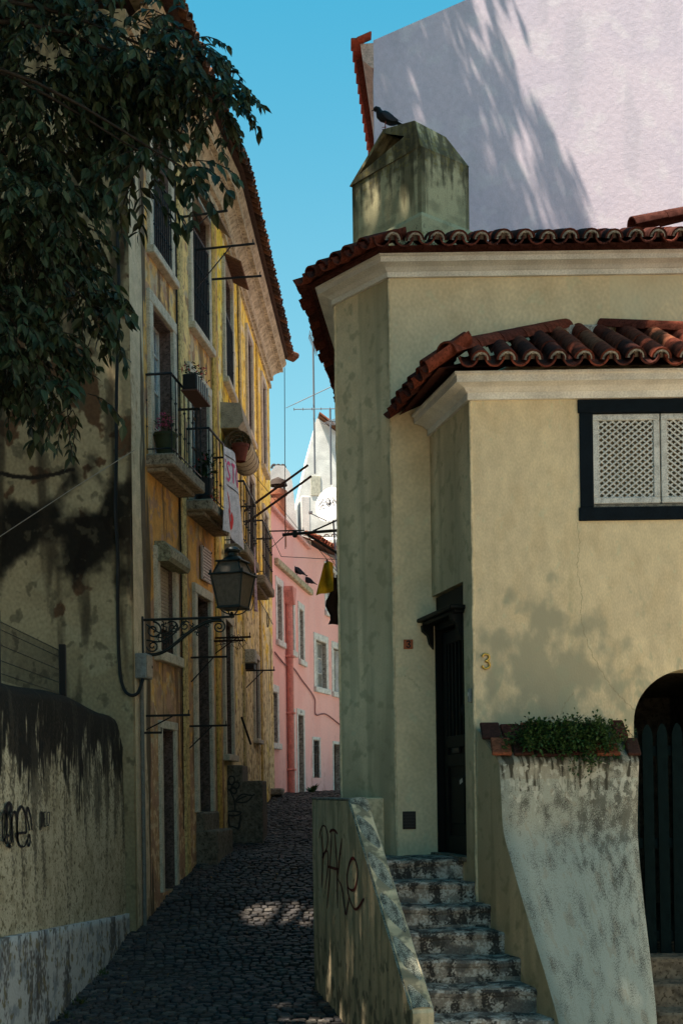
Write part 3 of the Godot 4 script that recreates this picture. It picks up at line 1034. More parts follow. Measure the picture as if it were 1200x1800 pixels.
	tile_slope(broof, P1 + Vector3(0.02, 0, 0), Vector3.RIGHT, pitch, 18, 4, 0.198, [M.clay[0], M.clay[0], M.clay[1], M.clay[3], M.clay[2]], hip, true, [M.clay[0], M.clay[1], M.clay[2]])
	var sd := (P1 - Q1).normalized()
	var hip2 := func(q: Vector3) -> bool:
		return q.y < lerpf(3.235, 3.86, clampf((-10.0 - q.z) / 0.9, 0.0, 1.0)) + 0.12
	tile_slope(broof, Q1 + sd * 0.05, sd, 0.6, 6, 1, 0.198, [M.clay[0], M.clay[1], M.clay[2]], hip2, false)
	ridge_tiles(broof, P1 + Vector3(0.06, 0.08, 0.0), T1 + Vector3(0, 0.07, 0), [M.clay[0], M.clay[1]])
	ridge_tiles(broof, U1 + Vector3(0, 0.11, 0), T2 + Vector3(0, 0.07, 0), [M.clay[0], M.clay[1]])
	part(broof, "flashing", bx(Vector3(2.17, 3.93, -10.87), Vector3(0.5, 0.12, 0.06), 0.02), M.mortar)
	part(broof, "flashing", rod(Vector3(1.86, 3.87, -10.84), Vector3(1.98, 3.97, -10.86), 0.035, 6), M.mortar)

	chimney(h)
	lattice_window(h, frame(P, Vector3.RIGHT), win)
	front_door(h, side_x)
	buttress(h)

	# picket gate in the arch
	var g := thing("picket_gate", "dark green wooden picket gate closing the arched passage", "gate", Vector3(2.9, base, -10.05))
	for i in 10:
		var gx := 2.335 + i * 0.118
		var pk := PackedVector2Array([Vector2(-0.042, -1.36), Vector2(0.042, -1.36), Vector2(0.042, 0.40), Vector2(0.024, 0.46), Vector2(0.0, 0.485), Vector2(-0.024, 0.46), Vector2(-0.042, 0.40)])
		m = MB.new()
		m.prism(pk, -0.011, 0.011)
		part(g, "picket", m, M.gate, Transform3D(Basis(Vector3.BACK, rng.randf_range(-0.006, 0.006)), Vector3(gx, rng.randf_range(-0.012, 0.012), -10.03)))
	for y in [0.26, -0.48, -1.22]:
		part(g, "rail", bx(Vector3(2.88, y, -10.058), Vector3(1.17, 0.085, 0.03), 0.006), M.gate)

	# small fittings
	var n1 := thing("house_number", "brass number 3 fixed to the cream bay wall", "house number", Vector3(1.15, 1.0, -9.885))
	part(n1, "numeral", digit3(0.114, 0.021), M.brass, Transform3D(Basis(), Vector3(1.152, 0.985, -9.884)))
	var n2 := thing("number_tile", "small orange tile with a dark number 3 beside the door", "house number", Vector3(0.6, 1.24, -10.89))
	part(n2, "tile", bx(Vector3(0.598, 1.242, -10.893), Vector3(0.082, 0.082, 0.012), 0.003), grainy([178, 92, 48], 1, 0.2, 0.4, 0.1), Transform3D())
	part(n2, "numeral", digit3(0.056, 0.012), M.cable, Transform3D(Basis(), Vector3(0.598, 1.242, -10.886)))
	var vt := thing("vent_grille", "small black vent grille low on the cream wall by the stairs", "vent", Vector3(0.585, -0.29, -10.89))
	part(vt, "frame", bx(Vector3(0.585, -0.29, -10.895), Vector3(0.115, 0.155, 0.014), 0.003), M.cable)
	for i in 5:
		part(vt, "louvre", bx(Vector3(0.585, -0.345 + i * 0.027, -10.886), Vector3(0.095, 0.008, 0.012)), M.iron)
	var bell := side_x * Vector3(1.075, 0.72, 0.0)
	var bl := thing("door_bell", "grey door bell button on the wall edge beside the dark door", "door bell", bell)
	part(bl, "case", bx(Vector3(0, 0, 0.012), Vector3(0.04, 0.11, 0.024), 0.006), M.grey_metal, side_x * Transform3D(Basis(), Vector3(1.06, 0.72, 0)))
	part(bl, "button", bx(Vector3(0, 0.01, 0.026), Vector3(0.018, 0.03, 0.008), 0.002), M.white_wood, side_x * Transform3D(Basis(), Vector3(1.06, 0.72, 0)))


func digit3(hh: float, w: float) -> MB:
	var m := MB.new()
	var k := hh / 0.115
	var pts := []
	for q in smooth([[-0.026, 0.034], [-0.02, 0.05], [0.0, 0.057], [0.022, 0.046], [0.026, 0.028], [0.016, 0.01], [-0.002, 0.002], [0.018, -0.006], [0.029, -0.026], [0.024, -0.047], [0.0, -0.058], [-0.022, -0.05], [-0.029, -0.034]], 4):
		pts.append(Vector3(q[0] * k, q[1] * k, 0.004))
	m.tube(pts, w * 0.5, 6)
	return m


func chimney(h: Node3D) -> void:
	var K := Vector3(0.83, 0, -11.8)
	var X := frame(K, Vector3(0.77, 0, -0.64))
	var p := Paint.new(512, 512, [176, 168, 134])
	var st := nz(512, 512, 401, 0.02, 4, 10)
	p.lay(nz(512, 512, 402, 0.012, 5), 0.5, 0.8, [136, 132, 104], 0.7)
	p.lay(st, 0.42, 0.75, [92, 86, 64], 0.75, func(y): return 0.12 - 0.5 * smoothstep(0.1, 0.75, y))
	p.lay(mixn(nz(512, 512, 403, 0.05, 4, 10), nz(512, 512, 408, 0.03, 5), 0.4), 0.3, 0.85, [62, 59, 46], 0.75, func(y): return 0.32 - 2.6 * absf(y - 0.2))
	p.lay(mixn(nz(512, 512, 404, 0.15, 3), nz(512, 512, 409, 0.02, 4)), 0.4, 0.8, [52, 50, 40], 0.85, func(y): return 0.12 - 3.0 * absf(y - 0.78))
	p.lay(nz(512, 512, 405, 0.05, 4), 0.72, 0.85, [116, 104, 56], 0.5, func(y): return -0.15 + 0.3 * float(y < 0.3 or y > 0.7))
	p.grain(nz(512, 512, 406, 0.25, 3), 0.1, 0.4)
	var cm := painted(p, -1.1, 1.1, 4.7, 6.45, 0.95, 1.0)
	var m := MB.new()
	var W := 0.64
	var L := 1.0
	m.wall(0, W, 4.6, 6.045, [], 0.05)
	m.x = Transform3D(Basis(Vector3.UP, -PI * 0.5), Vector3(0, 0, -L))
	m.wall(0, L, 4.6, 6.045, [], 0.05)
	m.x = Transform3D(Basis(Vector3.UP, PI * 0.5), Vector3(W, 0, 0))
	m.wall(0, L, 4.6, 6.045, [], 0.05)
	m.x = Transform3D(Basis(Vector3.UP, PI), Vector3(W, 0, -L))
	m.wall(0, W, 4.6, 6.045, [], 0.05)
	m.x = Transform3D()
	var body := part(h, "chimney", m.mesh(true), cm, X)
	# hood: two leaning slabs with an open gable end, hipped at the other end
	m = MB.new()
	var r0 := Vector3(-0.02, 6.40, -L * 0.5)
	var r1 := Vector3(W * 0.55, 6.40, -L * 0.5)
	var t0 := Vector3(-0.02, 6.30, -0.06)
	var t1 := Vector3(W * 0.66, 6.30, -0.09)
	var f0 := Vector3(-0.006, 6.04, 0.004)
	var f1 := Vector3(W + 0.004, 6.04, 0.004)
	var k0 := Vector3(-0.02, 6.04, -L - 0.02)
	var k1 := Vector3(W + 0.02, 6.04, -L - 0.02)
	m.quad(f0, f1, t1, t0)
	m.quad(t0, t1, r1, r0)
	m.quad(k1, k0, r0, r1)
	m.quad(f1, k1, r1, t1)
	# gable frame round the dark opening
	var g0 := Vector3(-0.02, 6.21, -0.2)
	var g1 := Vector3(-0.02, 6.10, -L + 0.13)
	var g2 := Vector3(-0.02, 6.36, -L * 0.5)
	m.quad(k0, f0, g0, g1)
	m.quad(f0, t0, g2, g0)
	m.tri(t0, r0, g2)
	m.quad(r0, k0, g1, g2)
	part(body, "hood", m.mesh(true), cm, X)
	m = MB.new()
	var sk := [[0.055, 5.05], [0.05, 5.36], [0.035, 5.40], [0.0, 5.415]]
	m.sweep([Vector3(0, 0, -L), Vector3(0, 0, 0), Vector3(W, 0, 0), Vector3(W, 0, -L)], sk)
	part(body, "skirt", m.mesh(true), cm, X)


func lattice_window(h: Node3D, X: Transform3D, w: Array) -> void:
	var m := MB.new()
	var fw := 0.105
	m.box(Vector3((w[0] + w[1]) * 0.5, w[3] + fw * 0.5 - 0.012, -0.005), Vector3(w[1] - w[0] + 2 * fw, fw, 0.05), 0.004)
	m.box(Vector3((w[0] + w[1]) * 0.5, w[2] - fw * 0.5 + 0.012, -0.005), Vector3(w[1] - w[0] + 2 * fw, fw, 0.052), 0.004)
	for s in [w[0] - fw * 0.5 + 0.012, w[1] + fw * 0.5 - 0.012]:
		m.box(Vector3(s, (w[2] + w[3]) * 0.5, -0.006), Vector3(fw, w[3] - w[2] - 0.026, 0.046), 0.004)
	var win := part(h, "window", m, M.teal, X)
	tag(win, "dark teal frame with two white lattice leaves", "")
	part(win, "sill", bx(Vector3((w[0] + w[1]) * 0.5, w[2] + 0.028, -0.035), Vector3(w[1] - w[0] - 0.03, 0.026, 0.03), 0.004), grainy([150, 142, 128], 2, 0.15, 0.9, 1.0), X)
	var mid = (w[0] + w[1]) * 0.5
	var strip := {}
	for leaf in 2:
		var x0: float = w[0] + 0.014 if leaf == 0 else mid + 0.005
		var x1: float = mid - 0.005 if leaf == 0 else w[1] - 0.014
		var y0: float = w[2] + 0.045
		var y1: float = w[3] - 0.016
		var b := 0.05
		m = MB.new()
		m.box(Vector3((x0 + x1) * 0.5, y1 - b * 0.5, -0.03), Vector3(x1 - x0, b, 0.035), 0.005)
		m.box(Vector3((x0 + x1) * 0.5, y0 + b * 0.5, -0.03), Vector3(x1 - x0, b, 0.035), 0.005)
		m.box(Vector3(x0 + b * 0.5, (y0 + y1) * 0.5, -0.031), Vector3(b, y1 - y0 - 2 * b, 0.033), 0.005)
		m.box(Vector3(x1 - b * 0.5, (y0 + y1) * 0.5, -0.031), Vector3(b, y1 - y0 - 2 * b, 0.033), 0.005)
		var lf := part(win, "leaf", m, M.lattice, X)
		lf.name = "leaf"
		# slats: two layers of diagonal strips
		var lo := Vector2(x0 + b - 0.008, y0 + b - 0.008)
		var hi := Vector2(x1 - b + 0.008, y1 - b + 0.008)
		for layer in 2:
			var sl := 0.82 if layer == 0 else -0.82
			if leaf == 1: sl = -sl
			var step := 0.049
			var c := -1.2
			while c < 2.2:
				# line y = lo.y + c + sl * (x - lo.x)
				var ts := []
				for e in [[lo.x, lo.y + c], [hi.x, lo.y + c + sl * (hi.x - lo.x)]]:
					ts.append(Vector2(e[0], e[1]))
				var a: Vector2 = ts[0]
				var z: Vector2 = ts[1]
				var seg := clip_seg(a, z, lo, hi)
				if seg.size() == 2 and seg[0].distance_to(seg[1]) > 0.02:
					var q: Vector2 = (seg[0] + seg[1]) * 0.5
					var len: float = seg[0].distance_to(seg[1])
					var sm := bx(Vector3.ZERO, Vector3(len, 0.0135, 0.006))
					part(win, "slat", sm, M.lattice, X * Transform3D(Basis(Vector3.BACK, atan(sl)), Vector3(q.x, q.y, -0.027 - 0.0085 * layer)))
				c += step


func clip_seg(a: Vector2, b: Vector2, lo: Vector2, hi: Vector2) -> Array:
	var t0 := 0.0
	var t1 := 1.0
	var d := b - a
	for k in 2:
		var da := d.x if k == 0 else d.y
		var aa := a.x if k == 0 else a.y
		var l := lo.x if k == 0 else lo.y
		var u := hi.x if k == 0 else hi.y
		if absf(da) < 1e-6:
			if aa < l or aa > u: return []
			continue
		var p := (l - aa) / da
		var q := (u - aa) / da
		t0 = maxf(t0, minf(p, q))
		t1 = minf(t1, maxf(p, q))
	return [a + d * t0, a + d * t1] if t1 > t0 else []


func front_door(h: Node3D, X: Transform3D) -> void:   # opening x 0.06..0.90, y -0.6..1.655
	var m := MB.new()
	for s in [0.09, 0.87]:
		m.box(Vector3(s, 0.41, -0.07), Vector3(0.06, 2.02, 0.1), 0.005)
	m.box(Vector3(0.48, 1.385, -0.07), Vector3(0.72, 0.07, 0.1), 0.005)
	var d := part(h, "door", m, M.door, X)
	tag(d, "narrow black door with slatted upper panel", "")
	m = MB.new()
	m.box(Vector3(0.48, 0.37, -0.11), Vector3(0.72, 1.94, 0.035), 0.004)
	m.box(Vector3(0.2, 0.37, -0.085), Vector3(0.1, 1.92, 0.03), 0.004)
	m.box(Vector3(0.76, 0.37, -0.085), Vector3(0.1, 1.92, 0.03), 0.004)
	for y in [1.27, 0.38, 0.22, -0.5]:
		m.box(Vector3(0.48, y, -0.084), Vector3(0.46, 0.1 if y > -0.4 else 0.16, 0.028), 0.004)
	m.box(Vector3(0.48, -0.12, -0.088), Vector3(0.34, 0.4, 0.02), 0.008)
	part(d, "leaf", m, M.door, X)
	for i in 5:
		part(d, "slat", bx(Vector3(0.3 + i * 0.09, 0.82, -0.083), Vector3(0.032, 0.79, 0.022), 0.004), M.door, X)
	part(d, "letter_slot", bx(Vector3(0.46, 0.305, -0.076), Vector3(0.18, 0.045, 0.016), 0.004), M.iron, X)
	part(d, "sticker", bx(Vector3(0.52, 0.03, -0.0765), Vector3(0.07, 0.035, 0.002)), M.white_wood, X * Transform3D(Basis(Vector3.BACK, 0.3), Vector3(0.08, -0.14, 0)))
	m = MB.new()
	var kn := []
	for i in 9:
		kn.append(Vector3(0.76, 0.62 + 0.05 * cos(i * PI / 8.0), -0.055 + 0.03 * sin(i * PI / 8.0)))
	m.tube(kn, 0.008, 6)
	part(d, "handle", m, M.iron, X)
	m = MB.new()
	m.box(Vector3(0.48, 1.545, -0.06), Vector3(0.83, 0.2, 0.05), 0.004)
	part(d, "transom", m, M.door, X)
	m = MB.new()
	m.box(Vector3(0.47, 1.445, 0.03), Vector3(0.96, 0.035, 0.2), 0.008)
	m.box(Vector3(0.47, 1.415, 0.015), Vector3(0.9, 0.03, 0.14), 0.006)
	for s in [0.1, 0.86]:
		var br := PackedVector2Array([Vector2(0.0, 1.4), Vector2(-0.10, 1.4), Vector2(-0.095, 1.35), Vector2(-0.05, 1.31), Vector2(-0.035, 1.24), Vector2(0.0, 1.19)])
		m.x = Transform3D(Basis(Vector3.UP, PI * 0.5), Vector3(s, 0, 0))
		m.prism(br, -0.03, 0.03)
		m.x = Transform3D()
	part(d, "hood", m, M.door, X)
	part(d, "threshold", bx(Vector3(0.48, -0.59, -0.05), Vector3(0.84, 0.04, 0.18), 0.006), M.concrete, X)


func buttress(h: Node3D) -> void:
	var prof := smooth([[9.86, 0.46], [9.62, 0.33], [9.40, 0.2], [9.37, 0.10], [9.345, -0.1], [9.31, -0.34], [9.16, -0.56], [8.93, -0.87], [8.70, -1.16], [8.50, -1.42], [8.35, -1.65], [8.25, -1.95]], 3)
	var p := Paint.new(640, 832, [172, 167, 150])
	var n1 := nz(640, 832, 501, 0.01, 5)
	p.lay(n1, 0.45, 0.75, [162, 157, 140], 0.8)
	p.lay(nz(640, 832, 502, 0.014, 5), 0.4, 0.46, [174, 176, 162], 0.85, func(y): return -0.8 if y < 0.30 else 0.16)
	p.lay(nz(640, 832, 503, 0.03, 4, 6), 0.55, 0.8, [60, 56, 46], 0.85, func(y): return 0.3 - 1.6 * absf(y - 0.12) if y < 0.34 else -0.6)
	var sp := mixn(nz(640, 832, 504, 0.2, 3), nz(640, 832, 514, 0.018, 4))
	p.lay(sp, 0.54, 0.8, [70, 68, 60], 0.6, func(y): return 0.14 - 1.1 * absf(y - 0.39) if y > 0.31 else -0.06, func(x): return -0.16 + 0.3 * smoothstep(0.2, 0.75, x))
	p.lay(mixn(nz(640, 832, 505, 0.3, 2), nz(640, 832, 515, 0.01, 3), 0.35), 0.66, 0.78, [52, 50, 46], 0.8, null, null, -12.0)
	p.lay(nz(640, 832, 506, 0.02, 5), 0.62, 0.72, [206, 204, 188], 0.7, func(y): return 0.14 - 2.4 * absf(y - 0.30), null, 3.0)
	p.lay(nz(640, 832, 507, 0.02, 5, 3), 0.66, 0.9, [140, 138, 120], 0.25, func(y): return 0.1 if y > 0.85 else 0.0)
	p.grain(nz(640, 832, 508, 0.25, 3), 0.09, 0.4)
	var bm := painted(p, 0.0, 1.0, 0.0, 1.0, 0.95, 1.2)
	bm.uv1_offset = Vector3.ZERO
	var m := MB.new()
	var nb := prof.size()
	var cols := 16
	var f := func(u: float, v: float) -> Vector3:
		var k := v * (nb - 1)
		var i := mini(int(k), nb - 2)
		var d := lerpf(prof[i][0], prof[i + 1][0], k - i)
		var y := lerpf(prof[i][1], prof[i + 1][1], k - i)
		var xl := 1.058 + 0.247 * (9.89 - d)
		var xr := 2.225 - 0.15 * clampf((9.4 - d) / 1.1, 0.0, 1.2) + 0.012 * sin(v * 9.0)
		var e := minf(u, 1.0 - u)
		var rnd := 0.035 * pow(1.0 - clampf(e / 0.08, 0.0, 1.0), 2.0)
		return Vector3(lerpf(xl, xr, u), y - rnd * 0.4 * float(v < 0.2), -(d + rnd) + 0.012 * sin(u * 7.0 + v * 5.0))
	# rows run from the top down, so v is flipped to keep the face outward
	var g := func(u: float, v: float) -> Vector3: return f.call(u, 1.0 - v)
	m.sheet(g, cols, nb * 2, 1.0, 1.0)
	var b := part(h, "buttress", m.mesh(true), bm)
	tag(b, "battered grey buttress with black mould and a tiled ledge", "")
	# its left cheek continues the door wall, the right cheek lines the arch
	var pl := PackedVector2Array()
	for q in prof:
		pl.append(Vector2(q[0], q[1]))
	pl.append(Vector2(9.95, -1.95))
	m = MB.new()
	var tri := Geometry2D.triangulate_polygon(pl)
	for i in range(0, tri.size(), 3):
		var L := []
		var R := []
		for k in 3:
			var q := pl[tri[i + k]]
			L.append(Vector3(1.058 + 0.247 * (9.89 - q.x) + 0.002, q.y, -q.x - 0.034 * float(q.x < 9.8)))
			R.append(Vector3(2.205 - 0.15 * clampf((9.4 - q.x) / 1.1, 0.0, 1.2), q.y, -q.x - 0.034))
		var nn: Vector3 = (L[1] - L[0]).cross(L[2] - L[0])
		if nn.x > 0: m.tri(L[0], L[2], L[1])
		else: m.tri(L[0], L[1], L[2])
		if nn.x > 0: m.tri(R[0], R[1], R[2])
		else: m.tri(R[0], R[2], R[1])
	part(b, "cheek", m, M.cream_side)
	# ledge: flat clay tiles bedded on the slope
	var at := 1.13
	var k := 0
	while at < 2.2:
		var w := rng.randf_range(0.15, 0.27)
		for row in 2:
			var tl := bx(Vector3.ZERO, Vector3(minf(w, 2.21 - at) - 0.012, 0.028, 0.25), 0.008)
			part(b, "ledge_tile", tl, [M.clay[3], M.clay_dark[1], M.clay_dark[0], M.clay[2]][(k + row * 2) % 4], Transform3D(Basis(Vector3.RIGHT, 0.53) * Basis(Vector3.UP, rng.randf_range(-0.1, 0.1)), Vector3(at + w * 0.5 - 0.05 * row, 0.29 + 0.13 * row + rng.randf_range(-0.01, 0.01), -9.49 - 0.22 * row)))
		at += w
		k += 1


# ---------- entrance stairs ----------
func stairs() -> void:
	var s := thing("entrance_stairs", "worn concrete stairs with a sloping parapet leading to the black door", "stairs", Vector3(0.6, -1.95, -9.0))
	var p := Paint.new(512, 256, [138, 128, 116])
	p.lay(mixn(nz(512, 256, 601, 0.1, 4), nz(512, 256, 611, 0.02, 4)), 0.4, 0.66, [192, 186, 176], 0.8, null, null, 12.0)
	p.lay(mixn(nz(512, 256, 602, 0.12, 4), nz(512, 256, 612, 0.02, 4, 2), 0.65), 0.5, 0.72, [44, 41, 38], 0.85, null, null, -8.0)
	p.lay(nz(512, 256, 603, 0.012, 4), 0.55, 0.75, [80, 76, 72], 0.7)
	p.grain(nz(512, 256, 604, 0.3, 3), 0.14, 0.5)
	for k in 8:
		var sm = painted(p, 0, 1.5, 0, 0.75, 0.9, 1.5) if k == 0 else M.step0.duplicate()
		if k == 0: M.step0 = sm
		sm.uv1_offset = Vector3(0.37 * k, 0.29 * k, 0)
		var top := -0.59 - 0.166 * k
		var nose := 10.2 - 0.2875 * k
		var xr := 1.058 + 0.247 * (9.89 - nose) + 0.01
		var xl := -0.266 + 0.202 * (11.27 - nose) + 0.1
		var back := 10.95 if k == 0 else nose + 0.33
		var m := MB.new()
		var f := func(x: float) -> float: return 0.006 * sin(x * 9.0 + k * 2.0) + 0.004 * sin(x * 23.0 + k)
		# worn nosing: rounded front edge
		var prof := [[back, 0.0], [nose + 0.02, 0.0], [nose, -0.008], [nose - 0.012, -0.025], [nose - 0.005, -0.05], [nose + 0.004, -0.06], [nose + 0.006, -0.5]]
		for i in 14:
			var xa := lerpf(xl, xr, i / 14.0)
			var xb := lerpf(xl, xr, (i + 1) / 14.0)
			for j in prof.size() - 1:
				var a: Array = prof[j]
				var b: Array = prof[j + 1]
				m.quad(Vector3(xa, top + b[1] + f.call(xa), -b[0] + f.call(xa)), Vector3(xb, top + b[1] + f.call(xb), -b[0] + f.call(xb)), Vector3(xb, top + a[1] + f.call(xb), -a[0] + f.call(xb)), Vector3(xa, top + a[1] + f.call(xa), -a[0] + f.call(xa)))
		part(s, "step", m.mesh(true), sm)
	# parapet
	var o := Vector3(-0.266, 0, -11.27)
	var dir := Vector3(0.198, 0, 0.98)
	var X := frame(o, dir)   # x toward the camera, z out to the lane
	var q := cream_paint(1024, 512, 620)
	q.lay(nz(1024, 512, 621, 0.02, 4, 5), 0.42, 0.75, [138, 132, 108], 0.5)
	q.lay(nz(1024, 512, 622, 0.02, 5), 0.55, 0.75, [92, 90, 76], 0.6, func(y): return -0.2 + 0.35 * smoothstep(0.5, 1.0, y))
	q.lay(nz(1024, 512, 623, 0.05, 4), 0.5, 0.7, [64, 66, 54], 0.6, func(y): return 0.1 - 5.0 * y)
	var pm := painted(q, -0.1, 3.6, -1.95, 0.0, 0.92, 0.9)
	var out := PackedVector2Array([Vector2(0, -2.0), Vector2(3.5, -2.0), Vector2(3.5, -1.42), Vector2(3.44, -1.36), Vector2(1.72, -0.13), Vector2(1.62, -0.1), Vector2(0.03, -0.1), Vector2(0, -0.13)])
	var m := MB.new()
	m.prism(out, -0.135, 0.0)
	part(s, "parapet", m.mesh(true), pm, X)
	# speckled coping on the slope
	var cp := Paint.new(256, 1024, [178, 176, 158])
	cp.lay(nz(256, 1024, 631, 0.12, 4), 0.5, 0.7, [112, 112, 100], 0.7, null, null, -10.0)
	cp.lay(mixn(nz(256, 1024, 632, 0.2, 3), nz(256, 1024, 635, 0.02, 4)), 0.52, 0.7, [62, 62, 56], 0.75)
	cp.lay(nz(256, 1024, 633, 0.2, 3), 0.62, 0.72, [36, 38, 36], 0.9, null, null, -14.0)
	cp.grain(nz(256, 1024, 634, 0.3, 2), 0.1, 0.4)
	var cm := painted(cp, 0, 0.55, 0, 2.2, 0.92, 1.2)
	m = MB.new()
	var a := Vector2(1.64, -0.088)
	var bpt := Vector2(3.475, -1.40)
	var al := (bpt - a).normalized()
	var nn := Vector2(-al.y, al.x)
	if nn.y < 0: nn = -nn
	var L := a.distance_to(bpt)
	m.x = Transform3D(Basis(Vector3(al.x, al.y, 0), Vector3(nn.x, nn.y, 0), Vector3(0, 0, 1)), Vector3(a.x, a.y, -0.0675))
	var g := func(u: float, v: float) -> Vector3:
		var w := lerpf(-0.078, 0.078, u)
		return Vector3(v * L, 0.014 - 0.9 * pow(absf(w) / 0.078, 6.0) * 0.022 + 0.004 * sin(v * 31.0 + u * 4.0), w)
	var gg := func(u: float, v: float) -> Vector3: return g.call(1.0 - u, v)
	m.sheet(func(u, v): return g.call(u, 1.0 - v), 8, 40, 0.3, 2.0)
	part(s, "coping", m.mesh(true), cm, X)
	part(s, "coping", bx(Vector3(0.81, -0.092, -0.0675), Vector3(1.66, 0.02, 0.15), 0.006), M.stone, X)
	# short wall closing the landing towards the lane
	m = MB.new()
	m.box(Vector3(0.09, -1.0, -11.12), Vector3(0.56, 1.82, 0.2), 0.012)
	part(s, "landing_wall", m, M.cream)
	# red tag on the parapet
	var red := plain([92, 24, 22], 0.7)
	m = MB.new()
	for q2 in BAKE: m.brush(smooth(q2, 6), 0.0125, 0.3, 0.004)
	part(s, "graffiti", m, red, X)


# ---------- peeling yellow apartment house on the left ----------
const YB := -1.95
var X1 := Transform3D()
var X2 := Transform3D()


func yellow_paint(w: int, h: int, sd: int, second: bool) -> Paint:
	var p := Paint.new(w, h, [242, 200, 70] if second else [216, 166, 96])
	var big := nz(w, h, sd, 0.004, 4)
	var st := mixn(nz(w, h, sd + 1, 0.016, 4, 5), nz(w, h, sd + 21, 0.05, 4), 0.35)
	var st2 := mixn(nz(w, h, sd + 2, 0.03, 3, 8), nz(w, h, sd + 22, 0.08, 4), 0.35)
	var med := nz(w, h, sd + 3, 0.015, 5)
	var fine := nz(w, h, sd + 4, 0.06, 4)
	if second:
		p.lay(big, 0.4, 0.7, [244, 212, 109], 0.7)
		p.lay(st, 0.55, 0.75, [244, 236, 165], 0.7)
		p.lay(med, 0.58, 0.64, [236, 218, 174], 0.85, func(y): return -0.1 + 0.3 * smoothstep(0.3, 0.7, y), null, -14.0)
		p.lay(nz(w, h, sd + 7, 0.02, 5), 0.5, 0.6, [225, 205, 156], 0.85, func(y): return -0.5 + 0.75 * smoothstep(0.35, 0.62, y), null, -10.0)
		p.lay(st2, 0.6, 0.8, [174, 135, 64], 0.6)
		p.lay(fine, 0.68, 0.74, [131, 102, 73], 0.75, func(y): return -0.05 + 0.12 * y, null, -16.0)
	else:
		p.lay(big, 0.45, 0.7, [206, 170, 116], 0.6)
		p.lay(st, 0.55, 0.75, [222, 190, 132], 0.6)
		# paler strip between the window columns, upper floors
		p.lay(med, 0.3, 0.5, [232, 204, 140], 0.85, null, func(x): return 0.3 - 3.2 * absf(x - 0.53), 0.0, [0.3, 0.75, 0.05, 0.45])
		# old grey-brown coat where the paint has come away
		p.lay(nz(w, h, sd + 12, 0.012, 5), 0.58, 0.63, [150, 122, 94], 0.9, func(y): return -0.08 + 0.16 * smoothstep(0.3, 0.7, y), null, -16.0)
		p.lay(nz(w, h, sd + 13, 0.02, 5), 0.62, 0.66, [188, 168, 138], 0.9, null, null, -10.0)
		# ochre below the balconies
		p.lay(med, 0.3, 0.6, [208, 150, 78], 0.85, func(y): return 0.35 - 4.0 * absf(y - 0.55))
		p.lay(nz(w, h, sd + 7, 0.02, 5), 0.5, 0.68, [188, 148, 112], 0.85, func(y): return -0.35 + 0.7 * smoothstep(0.5, 0.85, y))
		p.lay(fine, 0.58, 0.64, [225, 196, 158], 0.85, func(y): return -0.4 + 0.55 * smoothstep(0.55, 0.95, y), null, 10.0)
		p.lay(nz(w, h, sd + 8, 0.025, 5), 0.6, 0.65, [174, 135, 109], 0.9, func(y): return -0.12 + 0.2 * y, null, -16.0)
		# bare corner strip
		p.lay(st, 0.2, 0.35, [203, 185, 156], 0.95, null, func(x): return 0.4 if x < 0.118 else -1.0, 8.0)
		p.lay(nz(w, h, sd + 9, 0.03, 4, 10), 0.5, 0.66, [84, 72, 58], 0.85, null, func(x): return 0.3 - 12.0 * absf(x - 0.118), -8.0, [0.0, 0.25, 0.0, 1.0])
	p.lay(st2, 0.68, 0.9, [108, 84, 56], 0.4)
	p.lay(nz(w, h, sd + 5, 0.02, 4, 12), 0.7, 0.8, [84, 64, 46], 0.55)
	p.lay(nz(w, h, sd + 10, 0.02, 5), 0.5, 0.7, [112, 92, 68], 0.6, func(y): return -0.75 + 0.75 * smoothstep(0.75, 1.0, y))
	p.grain(nz(w, h, sd + 6, 0.3, 3), 0.1, 0.4)
	p.grain(nz(w, h, sd + 11, 0.04, 4), 0.1, 0.4)
	return p


func surround(x0: float, x1: float, y0: float, y1: float, w: float, dep := 0.05, sill := true) -> MB:   # stone frame round an opening
	var m := MB.new()
	m.box(Vector3((x0 + x1) * 0.5, y1 + w * 0.5, 0.0), Vector3(x1 - x0 + 2 * w, w, dep * 2), 0.008)
	for s in [x0 - w * 0.5, x1 + w * 0.5]:
		m.box(Vector3(s, (y0 + y1) * 0.5, -0.002), Vector3(w, y1 - y0, dep * 2 - 0.004), 0.008)
	return m if not sill else sill_to(m, x0, x1, y0, w, dep)


func sill_to(m: MB, x0: float, x1: float, y0: float, w: float, dep: float) -> MB:
	if true:
		m.box(Vector3((x0 + x1) * 0.5, y0 - w * 0.4, 0.02), Vector3(x1 - x0 + 2 * w + 0.04, w * 0.8, dep * 2 + 0.05), 0.01)
	return m


